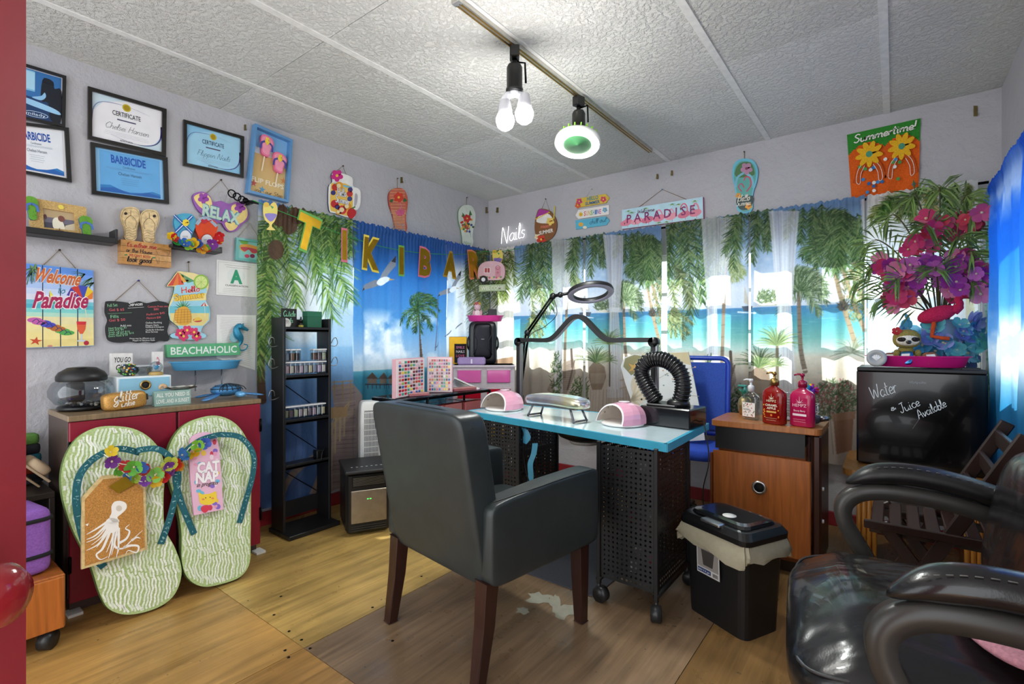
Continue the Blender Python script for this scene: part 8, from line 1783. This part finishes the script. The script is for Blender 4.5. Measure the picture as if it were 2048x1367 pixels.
for _ in range(10):a_=rr.uniform(-1,1); m.tube(cat([(0,0,.02),(a_*.06,-.02,.2),(a_*.2,-.05,rr.uniform(.3,.5))],5),.003,5)
obj('stem_cluster',m,'satin',t)['kind']='stuff'

# ================================================================== folding slatted chair
t=thing('folding_chair','dark brown folding slatted wooden chair beside the wood table','chair',(3.15,2.36,0)); DB='#2e1c16'
for y in (0,.36):
    for n_,p,q in (('back_stile',(.0,y,.0),(.45,y,.88)),('rear_leg',(.42,y+(.03 if y==0 else -.03),0),(.06,y+(.03 if y==0 else -.03),.5))):
        a_=math.atan2(q[0]-p[0],q[2]-p[2]); m=MB().col(DB); m.tr(Matrix.Translation(((p[0]+q[0])/2,y if n_=='back_stile' else p[1],(p[2]+q[2])/2))@Matrix.Rotation(a_,4,'Y')); m.box((0,0,0),(.045,.024,math.hypot(q[0]-p[0],q[2]-p[2])),.004); obj(n_,m,'wood',t)
for y in (.055,.305):obj('seat_rail',MB().col(DB).box((.22,y,.465),(.4,.022,.03),.003),'wood',t)
obj('front_rail',MB().col(DB).box((.215,-.012,.498),(.42,.02,.03),.003),'wood',t)
for i in range(7):obj('seat_slat',MB().col('#38221a').box((.045+i*.056,.18,.492),(.042,.34,.016),.004),'wood',t)
for i in range(3):z=.64+.09*i; obj('back_slat',MB().col(DB).box((z*.45/.88,.18,z),(.016,.34,.06),.003),'wood',t)

# ================================================================== big office chair in the foreground
t=thing('office_chair','big worn black leather office chair with padded loop arms','office chair',(3.34,1.66,0),R(8)); BK='#1b1a1c'
def worn():
    mt,nt,N,Lk,b=nodemat('worn_leather'); c,tc=colvar(nt,.2,5); Lk.new(c,b.inputs['Base Color']); b.inputs['Roughness'].default_value=.24; b.inputs['Coat Weight'].default_value=.25
    n1=N.new('ShaderNodeTexNoise'); n1.inputs['Scale'].default_value=3.2; n1.inputs['Detail'].default_value=2; n1.inputs['Distortion'].default_value=1.0; mp=N.new('ShaderNodeMapping'); mp.inputs['Scale'].default_value=(1.1,1.3,1); Lk.new(tc.outputs['Object'],mp.inputs[0]); Lk.new(mp.outputs[0],n1.inputs['Vector'])
    b1=N.new('ShaderNodeBump'); b1.inputs['Strength'].default_value=.5; b1.inputs['Distance'].default_value=.05; Lk.new(n1.outputs[0],b1.inputs['Height'])
    n2=N.new('ShaderNodeTexNoise'); n2.inputs['Scale'].default_value=210; Lk.new(tc.outputs['Object'],n2.inputs['Vector']); b2=N.new('ShaderNodeBump'); b2.inputs['Strength'].default_value=.1; b2.inputs['Distance'].default_value=.002; Lk.new(n2.outputs[0],b2.inputs['Height']); Lk.new(b1.outputs[0],b2.inputs['Normal']); Lk.new(b2.outputs[0],b.inputs['Normal']); return mt
WL=worn()
m=MB(); superell(m,(0,0,.475),(.68,.76,.13),.38,56,22,BK,bend=lambda q:(q.x,q.y,q.z-(.1*max(0,-q.x-.2)/.14*.6)+(.012*math.cos(q.y*9) if q.z>0 else 0)-(.09*(q.y/.38)**4*.3))); obj('seat',m,WL,t)
m=MB(); superell(m,(.02,0,.405),(.62,.7,.1),.3,44,14,'#141416',bend=lambda q:(q.x,q.y,q.z-.05*max(0,-q.x-.15))); obj('seat_underside',m,'leather',t)
for k in (-1,1):
    w=MB().col('#3a3a3c'); w.tube(cat([(-.325,k*.2,.44),(-.29,k*.33,.462),(-.15,k*.365,.482),(.1,k*.372,.482),(.3,k*.365,.482)],6),.004,6); obj('seat_piping',w,'leather',t)
bkx=.18; m=MB(); superell(m,(bkx+.02,.02,.7),(.15,.7,.42),.5,40,20,BK,bend=lambda q:(q.x+.18*(q.z+.2),q.y,q.z)); obj('backrest',m,WL,t)
for k in (-1,1):
    y=-.43 if k<0 else .44
    P=cat([(-.165,y,.70),(-.1,y,.735),(0,y,.748),(.12,y,.735),(.24,y,.70),(.3,y*.97,.665)],5); n_=len(P); V=[]; F=[]
    for i,p in enumerate(P):
        f=i/(n_-1); e=max(.12,min(1,math.sin(math.pi*min(1,(f*.97+.03)*3.2)/2) if f<.31 else 1)); w_,h_=.05*e,.035*e
        for j in range(14):a_=2*math.pi*j/14; V.append((p[0],p[1]+w_*math.cos(a_),p[2]+h_*math.sin(a_)+.01))
    F=[(i*14+j,(i+1)*14+j,(i+1)*14+(j+1)%14,i*14+(j+1)%14) for i in range(n_-1) for j in range(14)]+[tuple(range(14)),tuple(reversed(range(len(V)-14,len(V))))]
    pd=obj('arm_pad',MB().col(BK).add(V,F,None,True),WL if k<0 else 'leather',t)
    st=MB().col('#6a6a68')
    for i in range(4,n_-2):p=P[i]; q=P[i+1]; st.tube([(p[0],p[1]-.034*1.0,p[2]+.038),(p[0]+(q[0]-p[0])*.55,p[1]-.034,p[2]+(q[2]-p[2])*.55+.038)],.0012,4)
    obj('stitching',st,'fabric',pd)['kind']='stuff'
    P=cat([(.33,y*.95,.62),(.22,y,.655),(.1,y,.685),(-.03,y,.695),(-.12,y,.682),(-.168,y,.64),(-.17,y,.58),(-.13,y,.5),(-.08,y*.97,.42),(-.02,y*.85,.37)],6); V=[]; F=[]
    for i,p in enumerate(P):
        tt=(Vector(P[min(i+1,len(P)-1)])-Vector(P[max(i-1,0)])).normalized(); n2=Vector((-tt.z,0,tt.x)).normalized(); 
        for a_,b_ in ((-.024,-.014),(.024,-.014),(.028,0),(.024,.014),(-.024,.014),(-.028,0)):V.append(tuple(Vector(p)+n2*b_*1.8+Vector((0,a_,0))))
    F=[(i*6+j,(i+1)*6+j,(i+1)*6+(j+1)%6,i*6+(j+1)%6) for i in range(len(P)-1) for j in range(6)]+[tuple(range(6)),tuple(reversed(range(len(V)-6,len(V))))]; obj('arm_frame',MB().col('#3a3835').add(V,F,None,True),'plastic',t)
obj('gas_lift',MB().col('#161618').cyl((.02,0,.1),(.02,0,.37),.03),'plastic',t); obj('tilt_plate',MB().col('#161618').box((.02,0,.355),(.3,.62,.03),.005),'metal',t)
for k in range(5):
    a_=R(72*k+90); m=MB().col('#161618'); m.tube([(.02,0,.12),(.02+.15*math.cos(a_),.15*math.sin(a_),.1),(.02+.28*math.cos(a_),.28*math.sin(a_),.08)],[.032,.026,.018],8); obj('base_spoke',m,'plastic',t); castor(t,.02+.28*math.cos(a_),.28*math.sin(a_),.03,a_,.085)
t=thing('pink_cushion','pink round pad with pale stripes lying on the office chair seat','cushion',(3.45,1.52,.546),R(20)); m=MB(); superell(m,(0,0,.018),(.18,.3,.036),.75,32,10,'#d898a8',bend=lambda q:(q.x,q.y,q.z+.15*max(0,q.x)**1.0*.5)); obj('pad',m,'fabric',t); m=MB()
for i in range(4):m.line([(-.07+.0*i,.06+.022*i),(-.03,.08+.022*i)],.009,.0375,'#efe4e4')
obj('stripes',m,'paper',t)
